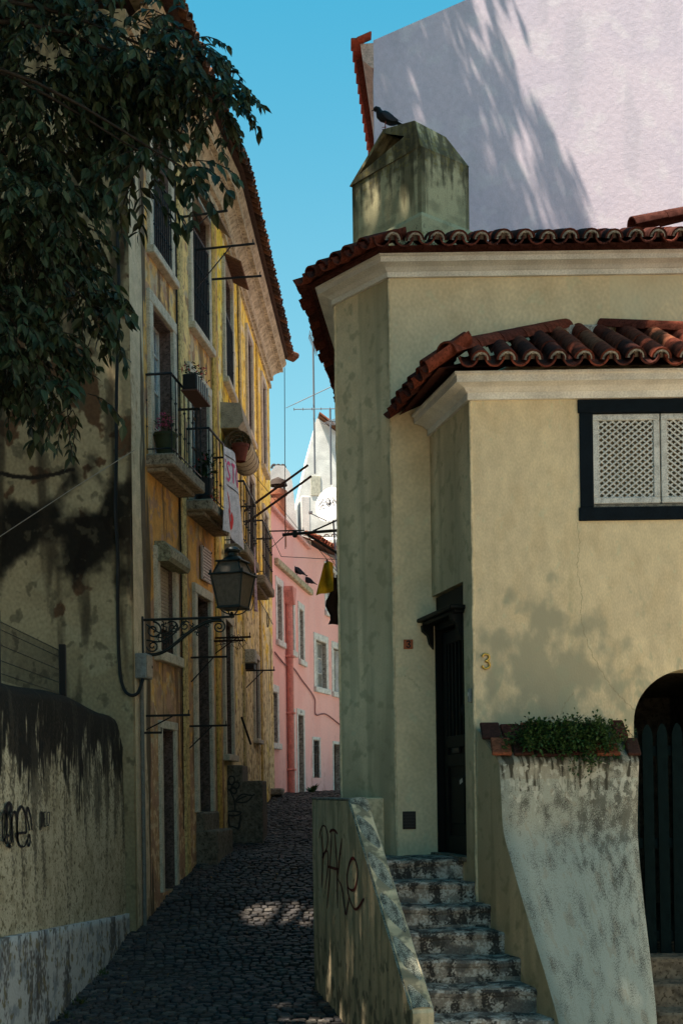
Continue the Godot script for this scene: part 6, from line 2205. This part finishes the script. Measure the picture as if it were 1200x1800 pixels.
	var glyphs := {"T": [[[0, 1], [1, 1]], [[0.5, 1], [0.5, 0]]], "E": [[[1, 1], [0, 1], [0, 0], [1, 0]], [[0, 0.5], [0.8, 0.5]]], "S": [[[1, 0.9], [0.5, 1], [0.05, 0.8], [0.5, 0.5], [0.95, 0.25], [0.5, 0], [0, 0.1]]], "O": [[[0.5, 1], [0, 0.5], [0.5, 0], [1, 0.5], [0.5, 1]]]}
	var gx := 0.12
	for ch in ["T", "E", "S", "T", "O"]:
		for s in glyphs[ch]:
			var r := []
			for c in s: r.append([gx + c[0] * 0.11, 0.64 + c[1] * 0.2])
			if ch == "S" or ch == "O": on.call(ml, r, 0.035)
			else:
				for i in r.size() - 1: on.call(ml, [r[i], r[i + 1]], 0.035)
		gx += 0.158
	part(t, "lettering", ml, plain([206, 76, 120], 0.8), X)
	ml = MB.new()
	on.call(ml, [[0.08, 0.9], [0.4, 0.905], [0.92, 0.9]], 0.012)
	on.call(ml, [[0.1, 0.58], [0.5, 0.575], [0.94, 0.57]], 0.012)
	part(t, "rule_line", ml, plain([40, 38, 40], 0.8), X)
	ml = MB.new()
	on.call(ml, [[0.2, 0.52], [0.42, 0.47], [0.5, 0.4], [0.52, 0.28]], 0.03)
	on.call(ml, [[0.3, 0.3], [0.32, 0.2], [0.42, 0.13], [0.54, 0.14], [0.6, 0.22], [0.56, 0.28]], 0.09)
	on.call(ml, [[0.4, 0.2], [0.5, 0.21]], 0.14)
	on.call(ml, [[0.24, 0.34], [0.36, 0.3], [0.5, 0.27]], 0.05)
	part(t, "figure", ml, plain([206, 34, 36], 0.8), X)
	# cloth drying under the third balcony
	t = thing("hanging_cloth", "faded pink printed cloth hanging under the third balcony", "cloth", X2 * Vector3(0.9, 3.4, 0.4))
	ml = MB.new()
	ml.sheet(func(u: float, v: float) -> Vector3: return Vector3(0.78 + 0.22 * u * (1.0 - 0.6 * v) + 0.04 * v, lerpf(2.72, 3.72, v), 0.4 + 0.03 * sin(u * 9.0) * (1.0 - v)), 12, 16)
	part(t, "cloth", ml, grainy([206, 170, 178], 2, 0.3, 0.9, 0.3), X2)
	part(t, "peg", bx(Vector3(0.86, 3.73, 0.4), Vector3(0.02, 0.06, 0.02), 0.004), M.brown_wood, X2)
	# rolled straw blind below its box
	t = thing("rolled_blind", "rolled straw blind hanging below a beige box over a balcony door", "blind", X2 * Vector3(0.8, 5.2, 0.2))
	ml = MB.new()
	ml.prism(PackedVector2Array([Vector2(0, 0), Vector2(0.26, 0), Vector2(0.34, 0.1), Vector2(0.3, 0.36), Vector2(0, 0.38)]), 0, 1.25)
	part(t, "box", ml, grainy([164, 150, 128], 1, 0.6, 0.8, 0.3), X2 * Transform3D(Basis(Vector3.UP, -PI * 0.5), Vector3(0.15 + 1.25, 5.32, 0)))
	ml = MB.new()
	var pts := []
	for i in 2: pts.append(Vector3(0.2 + 1.15 * i, 5.1, 0.24))
	ml.tube(pts, 0.2, 20, false)
	part(t, "roll", ml, grainy([190, 172, 142], 1, 0.12, 0.9, 0.6), X2)
	for k in 2:
		var sp := []
		for i in 40: sp.append(Vector3(0.2 + 1.15 * k, 5.1 + 0.005 * (40 - i) * sin(i * 0.5), 0.24 + 0.005 * (40 - i) * cos(i * 0.5)))
		ml = MB.new()
		ml.tube(sp, 0.012, 5)
		part(t, "roll_edge", ml, grainy([96, 78, 58], 1, 0.1, 0.9, 0.4), X2)
	for k in 5:
		ml = MB.new()
		var ring := []
		for i in 17: ring.append(Vector3(0.3 + 0.24 * k, 5.1 + 0.203 * sin(TAU * i / 16), 0.24 + 0.203 * cos(TAU * i / 16)))
		ml.tube(ring, 0.004, 4)
		part(t, "cord", ml, M.brown_wood, X2)
	# two laundry poles
	for k in 2:
		var a := Vector3(-1.6 + 0.05 * k, 4.64 - 0.16 * k, -21.0 - 0.1 * k)
		solo("laundry_pole", rod(a, a + Vector3(1.12, 0.76, 0.1), 0.02, 6), M.rust, Transform3D(), ["upper rusty pole slanting up from the yellow front over the lane", "lower rusty pole slanting up from the yellow front over the lane"][k], "pole", "slanting laundry poles")
	# boxes, pipes, cables
	t = thing("meter_box", "grey metal meter box on the corner below the street lamp", "box", X1 * Vector3(0.15, 1.27, 0.06))
	part(t, "case", bx(Vector3(0.14, 1.4, 0.065), Vector3(0.26, 0.28, 0.13), 0.01), M.grey_metal, X1)
	part(t, "door", bx(Vector3(0.14, 1.4, 0.134), Vector3(0.22, 0.24, 0.008), 0.003), grainy([176, 160, 142], 1, 0.3, 0.6, 0.2), X1)
	part(t, "lock", bx(Vector3(0.22, 1.4, 0.141), Vector3(0.016, 0.03, 0.01), 0.003), M.iron, X1)
	solo("conduit_pipe", rod(X1 * Vector3(0.13, 1.25, 0.04), X1 * Vector3(0.13, -1.62, 0.04), 0.024, 8), M.pvc, Transform3D(), "grey conduit pipe running down the corner below the meter box", "pipe")
	ml = MB.new()
	ml.tube(smooth3([Vector3(-2.42, 8.3, -13.95), Vector3(-2.41, 6.6, -13.94), Vector3(-2.40, 5.45, -13.95), Vector3(-2.44, 4.5, -13.95), Vector3(-2.45, 3.7, -13.93), Vector3(-2.46, 3.1, -13.89), Vector3(-2.44, 2.6, -13.89), Vector3(-2.45, 2.0, -13.89), Vector3(-2.44, 1.4, -13.89), Vector3(-2.40, 1.15, -13.88), Vector3(-2.32, 1.06, -13.86), Vector3(-2.24, 1.09, -13.9), Vector3(-2.2, 1.25, -14.0)], 5), 0.02, 6)
	solo("wall_cable", ml, M.cable, Transform3D(), "thick black cable running down the dark side wall to the meter box", "cable")
	ml = MB.new()
	ml.tube([Vector3(-5.2, 1.75, -13.55), Vector3(-3.67, 2.79, -13.62), Vector3(-2.9, 3.33, -13.75), Vector3(-2.25, 3.79, -13.93)], 0.005, 4)
	solo("taut_wire", ml, plain([150, 144, 134], 0.5), Transform3D(), "taut pale wire slanting up the dark side wall to the corner", "wire")
	t = thing("junction_box", "stained white junction box with a black base on the far yellow wall", "box", X2 * Vector3(2.75, 2.1, 0.1))
	part(t, "case", bx(Vector3(2.75, 2.22, 0.1), Vector3(0.3, 0.24, 0.2), 0.02), grainy([196, 186, 168], 2, 0.2, 0.7, 0.3), X2)
	part(t, "base", bx(Vector3(2.75, 2.05, 0.09), Vector3(0.28, 0.1, 0.17), 0.01), M.cable, X2)
	ml = MB.new()
	for k in 3:
		ml.tube(smooth3([X1 * Vector3(1.9 + 0.03 * k, 8.3, 0.02), X1 * Vector3(1.92 + 0.03 * k, 6.3, 0.02), X1 * Vector3(1.88 + 0.05 * k, 4.6, 0.02), X1 * Vector3(1.96 + 0.02 * k, 2.6, 0.02), X1 * Vector3(1.93, -0.5, 0.02)], 4), 0.006, 4)
	solo("facade_wire", ml, M.cable, Transform3D(), "thin black wires running down the front beside the first balcony", "wire")
	ml = MB.new()
	ml.tube(smooth3([X2 * Vector3(2.3, 8.3, 0.02), X2 * Vector3(2.35, 6.4, 0.02), X2 * Vector3(2.28, 5.0, 0.03), X2 * Vector3(2.4, 3.2, 0.02), X2 * Vector3(3.4, 3.1, 0.05), X2 * Vector3(4.6, 3.5, 0.03), X2 * Vector3(7.6, 3.4, 0.03)], 5), 0.009, 4)
	var ring := []
	for i in 19: ring.append(X2 * Vector3(6.2 + 0.16 * cos(i * 0.35), 3.3 + 0.14 * sin(i * 0.35), 0.06))
	ml.tube(ring, 0.01, 4)
	solo("facade_wire", ml, M.cable, Transform3D(), "black wire looped in a coil on the far yellow wall", "wire")
	solo("drop_cable", rod(Vector3(-1.06, 8.75, -26.0), Vector3(-1.1, 5.0, -26.1), 0.008, 4), M.cable, Transform3D(), "thin cable hanging straight down from the yellow eaves end", "cable")
	ml = MB.new()
	ml.tube([X2 * Vector3(1.8, 5.05, 0.3), X2 * Vector3(6.0, 4.9, 0.8), Vector3(0.1, 4.8, -24.0)], 0.006, 4)
	ml.tube([X2 * Vector3(1.2, 4.9, 0.2), X2 * Vector3(4.4, 4.2, 0.5), Vector3(0.2, 4.0, -22.0)], 0.006, 4)
	solo("overhead_wire", ml, M.cable, Transform3D(), "pair of thin wires strung across the lane", "wire")


func lane_things() -> void:
	# painted concrete block by the yellow house
	var t := thing("concrete_block", "stepped concrete block painted with a black flower in a pot", "block", Vector3(-1.45, -0.75, -19.0))
	part(t, "tall_block", bx(Vector3(-1.625, -0.28, -19.15), Vector3(0.32, 1.28, 1.1), 0.012), M.concrete)
	part(t, "low_block", bx(Vector3(-1.32, -0.4, -19.12), Vector3(0.30, 1.05, 1.04), 0.012), M.concrete)
	var m := MB.new()
	for s in FLOWER: m.stroke(smooth(s, 5), 0.022, 0.0)
	part(t, "graffiti", m, plain([14, 14, 14], 0.5), Transform3D(Basis(), Vector3(-1.777, 0, -18.594)))
	# stone edge where the low wall meets the lane
	solo("stone_ledge", bx(Vector3.ZERO, Vector3(0.36, 0.14, 0.8), 0.03), M.stone, Transform3D(Basis(), Vector3(-1.36, -0.06, -25.6)), "worn stone ledge at the end of the yellow house", "ledge")
	# plant spilling over the buttress ledge
	var r := RandomNumberGenerator.new()
	r.seed = 44
	t = thing("ledge_creeper", "small-leaved green creeper spilling over the tiled ledge of the buttress", "plant", Vector3(1.7, 0.35, -9.55))
	var ml := MB.new()
	var stems := MB.new()
	for i in 90:
		var k := r.randf()
		var x := 1.36 + 0.72 * k
		var hgt := 0.1 * sin(PI * minf(1.0, k * 0.9 + 0.1)) + 0.03
		var o := Vector3(x, 0.36 + 0.1 * r.randf(), -9.62 + 0.12 * r.randf())
		var pts := [o]
		var d := Vector3(r.randfn() * 0.5, r.randf_range(-0.15, 0.3), r.randf_range(0.2, 1.0)).normalized()
		for s in 5:
			pts.append(pts[-1] + d * (0.035 + hgt * 0.2))
			d = (d + Vector3(r.randfn() * 0.3, -0.32, 0.12)).normalized()
		if i % 6 == 0 and k > 0.5: 
			for s in 3: pts.append(pts[-1] + Vector3(r.randfn() * 0.02, -0.05, 0.015))
		stems.tube(pts, 0.002, 4, false)
		for q in pts:
			for j in 14:
				var a := Vector3(r.randfn(), r.randfn(), r.randfn())
				leaf_blade(ml, q + a * 0.022, (a + Vector3(0, 0.3, 0.5)).normalized(), r.randf_range(0.02, 0.036), 0.02)
	part(t, "stems", stems, grainy([70, 62, 44], 1, 0.1, 0.9, 0.2))
	var fo := part(t, "foliage", ml, grainy([62, 92, 48], 2, 0.15, 0.5, 0.2))
	fo.set_meta("kind", "stuff")
	# weeds in the gutter and leaves shed on the stones
	for q in [[-2.3, 10.35], [-2.28, 10.9], [-2.33, 12.1]]:
		var wt := MB.new()
		for i in 26:
			var a := r.randf() * TAU
			leaf_blade(wt, Vector3(r.randfn() * 0.03, 0, r.randfn() * 0.05), Vector3(cos(a) * 0.6, r.randf_range(0.6, 1.4), sin(a) * 0.6).normalized(), r.randf_range(0.05, 0.12), 0.014)
		solo("gutter_weed", wt, grainy([66, 78, 40], 1, 0.1, 0.7, 0.2), Transform3D(Basis(), Vector3(q[0], street_y(q[1]) - 0.01, -q[1])), "small tuft of weed at the foot of the retaining wall", "weed", "weeds along the retaining wall")
	var fl := MB.new()
	for i in 70:
		var d := r.randf_range(10.0, 17.0)
		var x := r.randf_range(-2.2, -0.3) if r.randf() < 0.5 else r.randf_range(-2.3, -1.5)
		if d > 14.0: x = maxf(x, -1.9 + 0.136 * (d - 14.0))
		leaf_blade(fl, Vector3(x, street_y(d) + 0.035, -d), Vector3(r.randfn(), 0.15, r.randfn()).normalized(), r.randf_range(0.04, 0.07), 0.03)
	var fo2 := solo("fallen_leaves", fl, grainy([150, 120, 62], 2, 0.1, 0.8, 0.2), Transform3D(), "dry yellow leaves scattered over the dark cobbles", "leaves")
	fo2.set_meta("kind", "stuff")
	pigeon(Vector3(0.505, 6.405, -12.17), 0.0, 0.9, "dark pigeon perched on the ridge of the stained chimney")
	# drying rack fixed to the corner house's lane side, with washing
	t = thing("drying_rack", "black iron drying rack reaching over the lane from the corner house", "drying rack", Vector3(0.2, 2.8, -14.0))
	part(t, "bar", rod(Vector3(0.27, 2.9, -14.0), Vector3(-0.62, 2.84, -14.0), 0.017, 6), M.cable)
	part(t, "brace", rod(Vector3(0.26, 2.45, -14.0), Vector3(-0.34, 2.84, -14.0), 0.015, 6), M.cable)
	part(t, "rod", rod(Vector3(0.27, 3.12, -14.02), Vector3(-0.28, 2.88, -14.02), 0.01, 5), M.cable)
	part(t, "knob", bx(Vector3(-0.48, 2.85, -14.0), Vector3(0.05, 0.08, 0.05), 0.01), M.cable)
	for k in 2:
		part(t, "line", rod(Vector3(-0.35 + 0.1 * k, 2.84, -14.0), Vector3(0.12 + 0.06 * k, 2.35 - 0.1 * k, -14.6), 0.004, 4), M.cable)
	t = thing("yellow_cloth", "mustard yellow cloth pegged out over the lane", "laundry", Vector3(-0.15, 2.2, -14.25))
	m = MB.new()
	m.sheet(func(u: float, v: float) -> Vector3: return Vector3(-0.26 + 0.2 * u + lerpf(0.0, 0.05, v) - 0.1 * v * (u - 0.5), lerpf(2.2 + 0.05 * u, 2.58, v), -14.3 + 0.05 * sin(u * 7.0 + v * 4.0) + 0.03 * sin(v * 9.0)), 14, 14)
	part(t, "cloth", m, grainy([176, 142, 34], 1, 0.3, 0.9, 0.4))
	part(t, "peg", bx(Vector3(-0.13, 2.58, -14.3), Vector3(0.02, 0.06, 0.03), 0.004), M.brown_wood)
	t = thing("dark_garment", "dark brown garment hanging behind the mustard cloth", "laundry", Vector3(0.0, 1.9, -14.6))
	m = MB.new()
	m.sheet(func(u: float, v: float) -> Vector3: return Vector3(-0.13 + 0.34 * u + 0.03 * sin(v * 11.0) * (1.0 - u), lerpf(1.9, 2.45, v), -14.55 + 0.04 * sin(u * 12.0)), 18, 10)
	part(t, "cloth", m, grainy([40, 28, 24], 1, 0.3, 0.95, 0.4))
	part(t, "peg", bx(Vector3(-0.02, 2.45, -14.55), Vector3(0.02, 0.06, 0.03), 0.004), M.brown_wood)


# ---------- the big tree in the garden ----------
func trees() -> void:
	var r := RandomNumberGenerator.new()
	r.seed = 1234
	var t := thing("garden_tree", "big dark broad-leaved tree overhanging the lane from the walled garden", "tree", Vector3(-5.2, 0.75, -9.2))
	var base := Vector3(-5.2, 0.7, -9.2)
	var fork := Vector3(-4.7, 4.6, -9.3)
	var m := MB.new()
	m.tube(smooth3([base + Vector3(0, -0.2, 0), base + Vector3(0.05, 1.2, 0), base + Vector3(0.3, 2.8, 0.1), fork], 4), smooth_r(0.46, 0.34, 13), 12)
	part(t, "trunk", m, M.bark)
	# [centre, radii, twigs, leaf length, in view]
	var clumps := [
		[Vector3(-2.45, 5.95, -10.6), Vector3(0.8, 0.9, 0.9), 330, 0.1, true],
		[Vector3(-2.55, 4.75, -10.5), Vector3(0.62, 0.75, 0.8), 280, 0.1, true],
		[Vector3(-2.7, 3.75, -10.4), Vector3(0.55, 0.5, 0.7), 180, 0.1, true],
		[Vector3(-1.72, 6.1, -10.6), Vector3(0.45, 0.7, 0.7), 165, 0.1, true],
		[Vector3(-1.22, 6.05, -10.4), Vector3(0.32, 0.42, 0.5), 70, 0.1, true],
		[Vector3(-0.92, 5.72, -10.4), Vector3(0.2, 0.28, 0.3), 28, 0.09, true],
		[Vector3(-2.05, 4.05, -10.3), Vector3(0.22, 0.4, 0.35), 24, 0.115, true],
		[Vector3(-2.2, 3.25, -10.3), Vector3(0.2, 0.2, 0.25), 12, 0.12, true],
		[Vector3(-1.55, 5.2, -10.2), Vector3(0.2, 0.3, 0.3), 15, 0.135, true],
		[Vector3(-1.2, 4.98, -10.0), Vector3(0.13, 0.1, 0.15), 4, 0.14, true],
		[Vector3(-2.95, 7.6, -10.0), Vector3(1.5, 1.3, 1.6), 240, 0.15, false],
		[Vector3(-4.2, 5.6, -9.8), Vector3(1.3, 1.9, 1.6), 240, 0.15, false],
		[Vector3(-4.3, 8.8, -9.2), Vector3(2.0, 1.3, 2.2), 220, 0.19, false]]
	var gz := RandomNumberGenerator.new()
	gz.seed = 99
	for c in [[-5.6, 9.6, -6.6], [-3.6, 10.2, -6.2], [-3.8, 15.5, -5.4], [-4.6, 10.6, -11.2], [-4.7, 15.9, -8.1], [-2.8, 15.3, -7.0], [-3.0, 16.1, -8.4], [-6.4, 10.0, -9.2], [-4.9, 16.4, -7.0], [-3.7, 16.0, -6.4], [-4.4, 16.1, -4.8], [-3.3, 16.2, -9.9], [-2.6, 15.4, -8.8], [-5.2, 11.5, -12.4], [-6.3, 12.4, -12.0], [-4.4, 10.0, -12.5], [-5.8, 10.2, -11.4], [-7.2, 11.2, -12.4]]:  # unseen crown added overhead to shade the corner house, stairs and side wall
		clumps.append([Vector3(c[0], c[1], c[2]), Vector3(1.4, 0.75, 1.4), 150, 0.27, false])
	for c in [[-0.9, 17.0, -17.5, 1.4], [-1.9, 16.6, -17.2, 1.1], [-0.2, 17.5, -17.5, 0.9], [-1.3, 17.6, -17.9, 1.2], [-0.6, 15.9, -16.9, 0.8]]:  # crown added above the frame to cast shade on the lavender wall
		clumps.append([Vector3(c[0], c[1], c[2]), Vector3(c[3], c[3] * 0.9, c[3]), 120, 0.18, false])
	for c in [[-5.0, 4.0, -5.5], [-4.4, 6.6, -4.6], [-5.6, 6.0, -2.2], [-4.7, 2.8, -7.4], [-3.8, 8.2, -2.6], [-6.2, 8.4, -5.2], [-5.6, 3.0, -2.6], [-6.4, 4.6, -8.2], [-4.4, 3.0, 1.0], [-4.7, 6.0, 0.6], [-4.2, 8.6, 2.0], [-5.2, 3.6, 5.0], [-4.8, 7.0, 5.4], [-3.7, 9.6, -0.6]]:  # unseen foliage added left and behind to keep light off the left-facing walls
		clumps.append([Vector3(c[0], c[1], c[2]), Vector3(1.6, 1.6, 1.6), 190, 0.3, false])
	var limbs := []
	for c in clumps:
		var e: Vector3 = c[0]
		var mid := fork.lerp(e, 0.5) + Vector3(0, 0.5 + 0.1 * fork.distance_to(e), 0)
		m = MB.new()
		var th := clampf(0.03 + 0.018 * fork.distance_to(e), 0.03, 0.17) * (0.3 if c[4] else 1.0)
		m.tube(smooth3([fork + Vector3(0, -0.2, 0), mid, e], 6), smooth_r(th, th * 0.25, 13), 7)
		part(t, "branch", m, M.bark)
	var sun := Vector3(-3.3, 9.2, 2.0).normalized()
	var hole := Vector3(-0.65, -1.45, -14.4)  # gap shaped in the unseen crown so a sun patch reaches the lane
	var leaves := []
	var shown := []
	var twigs := MB.new()
	for c in clumps:
		var ce: Vector3 = c[0]
		var ra: Vector3 = c[1]
		for k in c[2]:
			var d := Vector3(r.randfn(), r.randfn(), r.randfn()).normalized()
			var o := ce + d * ra * pow(r.randf(), 0.45) * 0.85
			var dir := (d * Vector3(0.8, 0.35, 0.8) + Vector3(r.randfn() * 0.3, -0.25, r.randfn() * 0.3)).normalized()
			var L: float = c[3]
			var pts := [o]
			var n := 6
			for s in n:
				pts.append(pts[-1] + dir * L * 0.55)
				dir = (dir + Vector3(r.randfn() * 0.14, -0.2, r.randfn() * 0.14)).normalized()
			if c[4] or k % 10 == 0:
				twigs.tube(pts, 0.0045 if c[4] else 0.008, 4, false)
			for s in range(1, n + 1):
				for side in (2 if s < n else 3):
					var q: Vector3 = pts[s]
					if not c[4]:
						var w := q - hole
						if (w - sun * w.dot(sun)).length() < 0.52: continue
					var td: Vector3 = (pts[s] - pts[s - 1]).normalized()
					var across := td.cross(Vector3.UP).normalized() * (1.0 if side == 0 else -1.0)
					if side == 2: across = Vector3.ZERO
					var ld := (td * 0.6 + across * 0.75 + Vector3(r.randfn() * 0.25, -0.65 + r.randfn() * 0.3, r.randfn() * 0.25)).normalized()
					var up := Vector3(r.randfn() * 0.5, 1.0, r.randfn() * 0.5 + 0.4)
					var bx3 := up.cross(ld).normalized()
					var len := L * r.randf_range(0.5, 1.3)
					var tr := Transform3D(Basis(bx3, ld.cross(bx3), ld).scaled_local(Vector3(len, len, len)), q)
					if c[4] and ce.x > -2.25:
						shown.append(tr)
					else:
						leaves.append(tr)
	var tw := part(t, "twigs", twigs, M.bark)
	tw.set_meta("kind", "stuff")
	# one leaf: folded along the midrib, drooping tip
	var lm := MB.new()
	var prof := [[0.0, 0.02], [0.18, 0.16], [0.42, 0.23], [0.68, 0.16], [0.88, 0.05], [1.0, 0.0]]
	for i in prof.size() - 1:
		var z0: float = prof[i][0]
		var z1: float = prof[i + 1][0]
		var y0 := -0.16 * z0 * z0
		var y1 := -0.16 * z1 * z1
		for s in [-1.0, 1.0]:
			var a := Vector3(0, y0, z0)
			var b := Vector3(0, y1, z1)
			var ea := Vector3(s * prof[i][1], y0 + prof[i][1] * 0.28, z0)
			var eb := Vector3(s * prof[i + 1][1], y1 + prof[i + 1][1] * 0.28, z1)
			if s > 0: lm.quad(a, b, eb, ea)
			else: lm.quad(a, ea, eb, b)
	var leaf := lm.mesh()
	while shown.size() > 300:
		leaves.append(shown.pop_at(r.randi() % shown.size()))
	var lmats := []
	for c in [[42, 54, 36], [34, 45, 31], [54, 64, 38]]:
		var q := plain(c, 0.55, 0.3)
		q.backlight_enabled = true
		q.backlight = Color(0.12, 0.15, 0.05)
		lmats.append(q)
	for i in shown.size():
		part(t, "leaf", leaf, lmats[i % 3], shown[i])
	var mm := MultiMesh.new()
	mm.transform_format = MultiMesh.TRANSFORM_3D
	mm.use_colors = true
	mm.mesh = leaf
	mm.instance_count = leaves.size()
	var inv := t.global_transform.affine_inverse()
	for i in leaves.size():
		mm.set_instance_transform(i, inv * leaves[i])
		var g := r.randf_range(0.5, 1.4)
		var y := r.randf_range(0.8, 1.3)
		mm.set_instance_color(i, Color(0.031 * g * y, 0.047 * g, 0.022 * g))
	var mi := MultiMeshInstance3D.new()
	mi.name = "foliage"
	mi.multimesh = mm
	mi.material_override = M.leaf
	t.add_child(mi)
	mi.set_meta("kind", "stuff")
	print("leaves ", leaves.size(), " shown ", shown.size())


func smooth_r(a: float, b: float, n: int) -> Array:
	var out := []
	for i in 40: out.append(lerpf(a, b, minf(1.0, float(i) / (n - 1))))
	return out
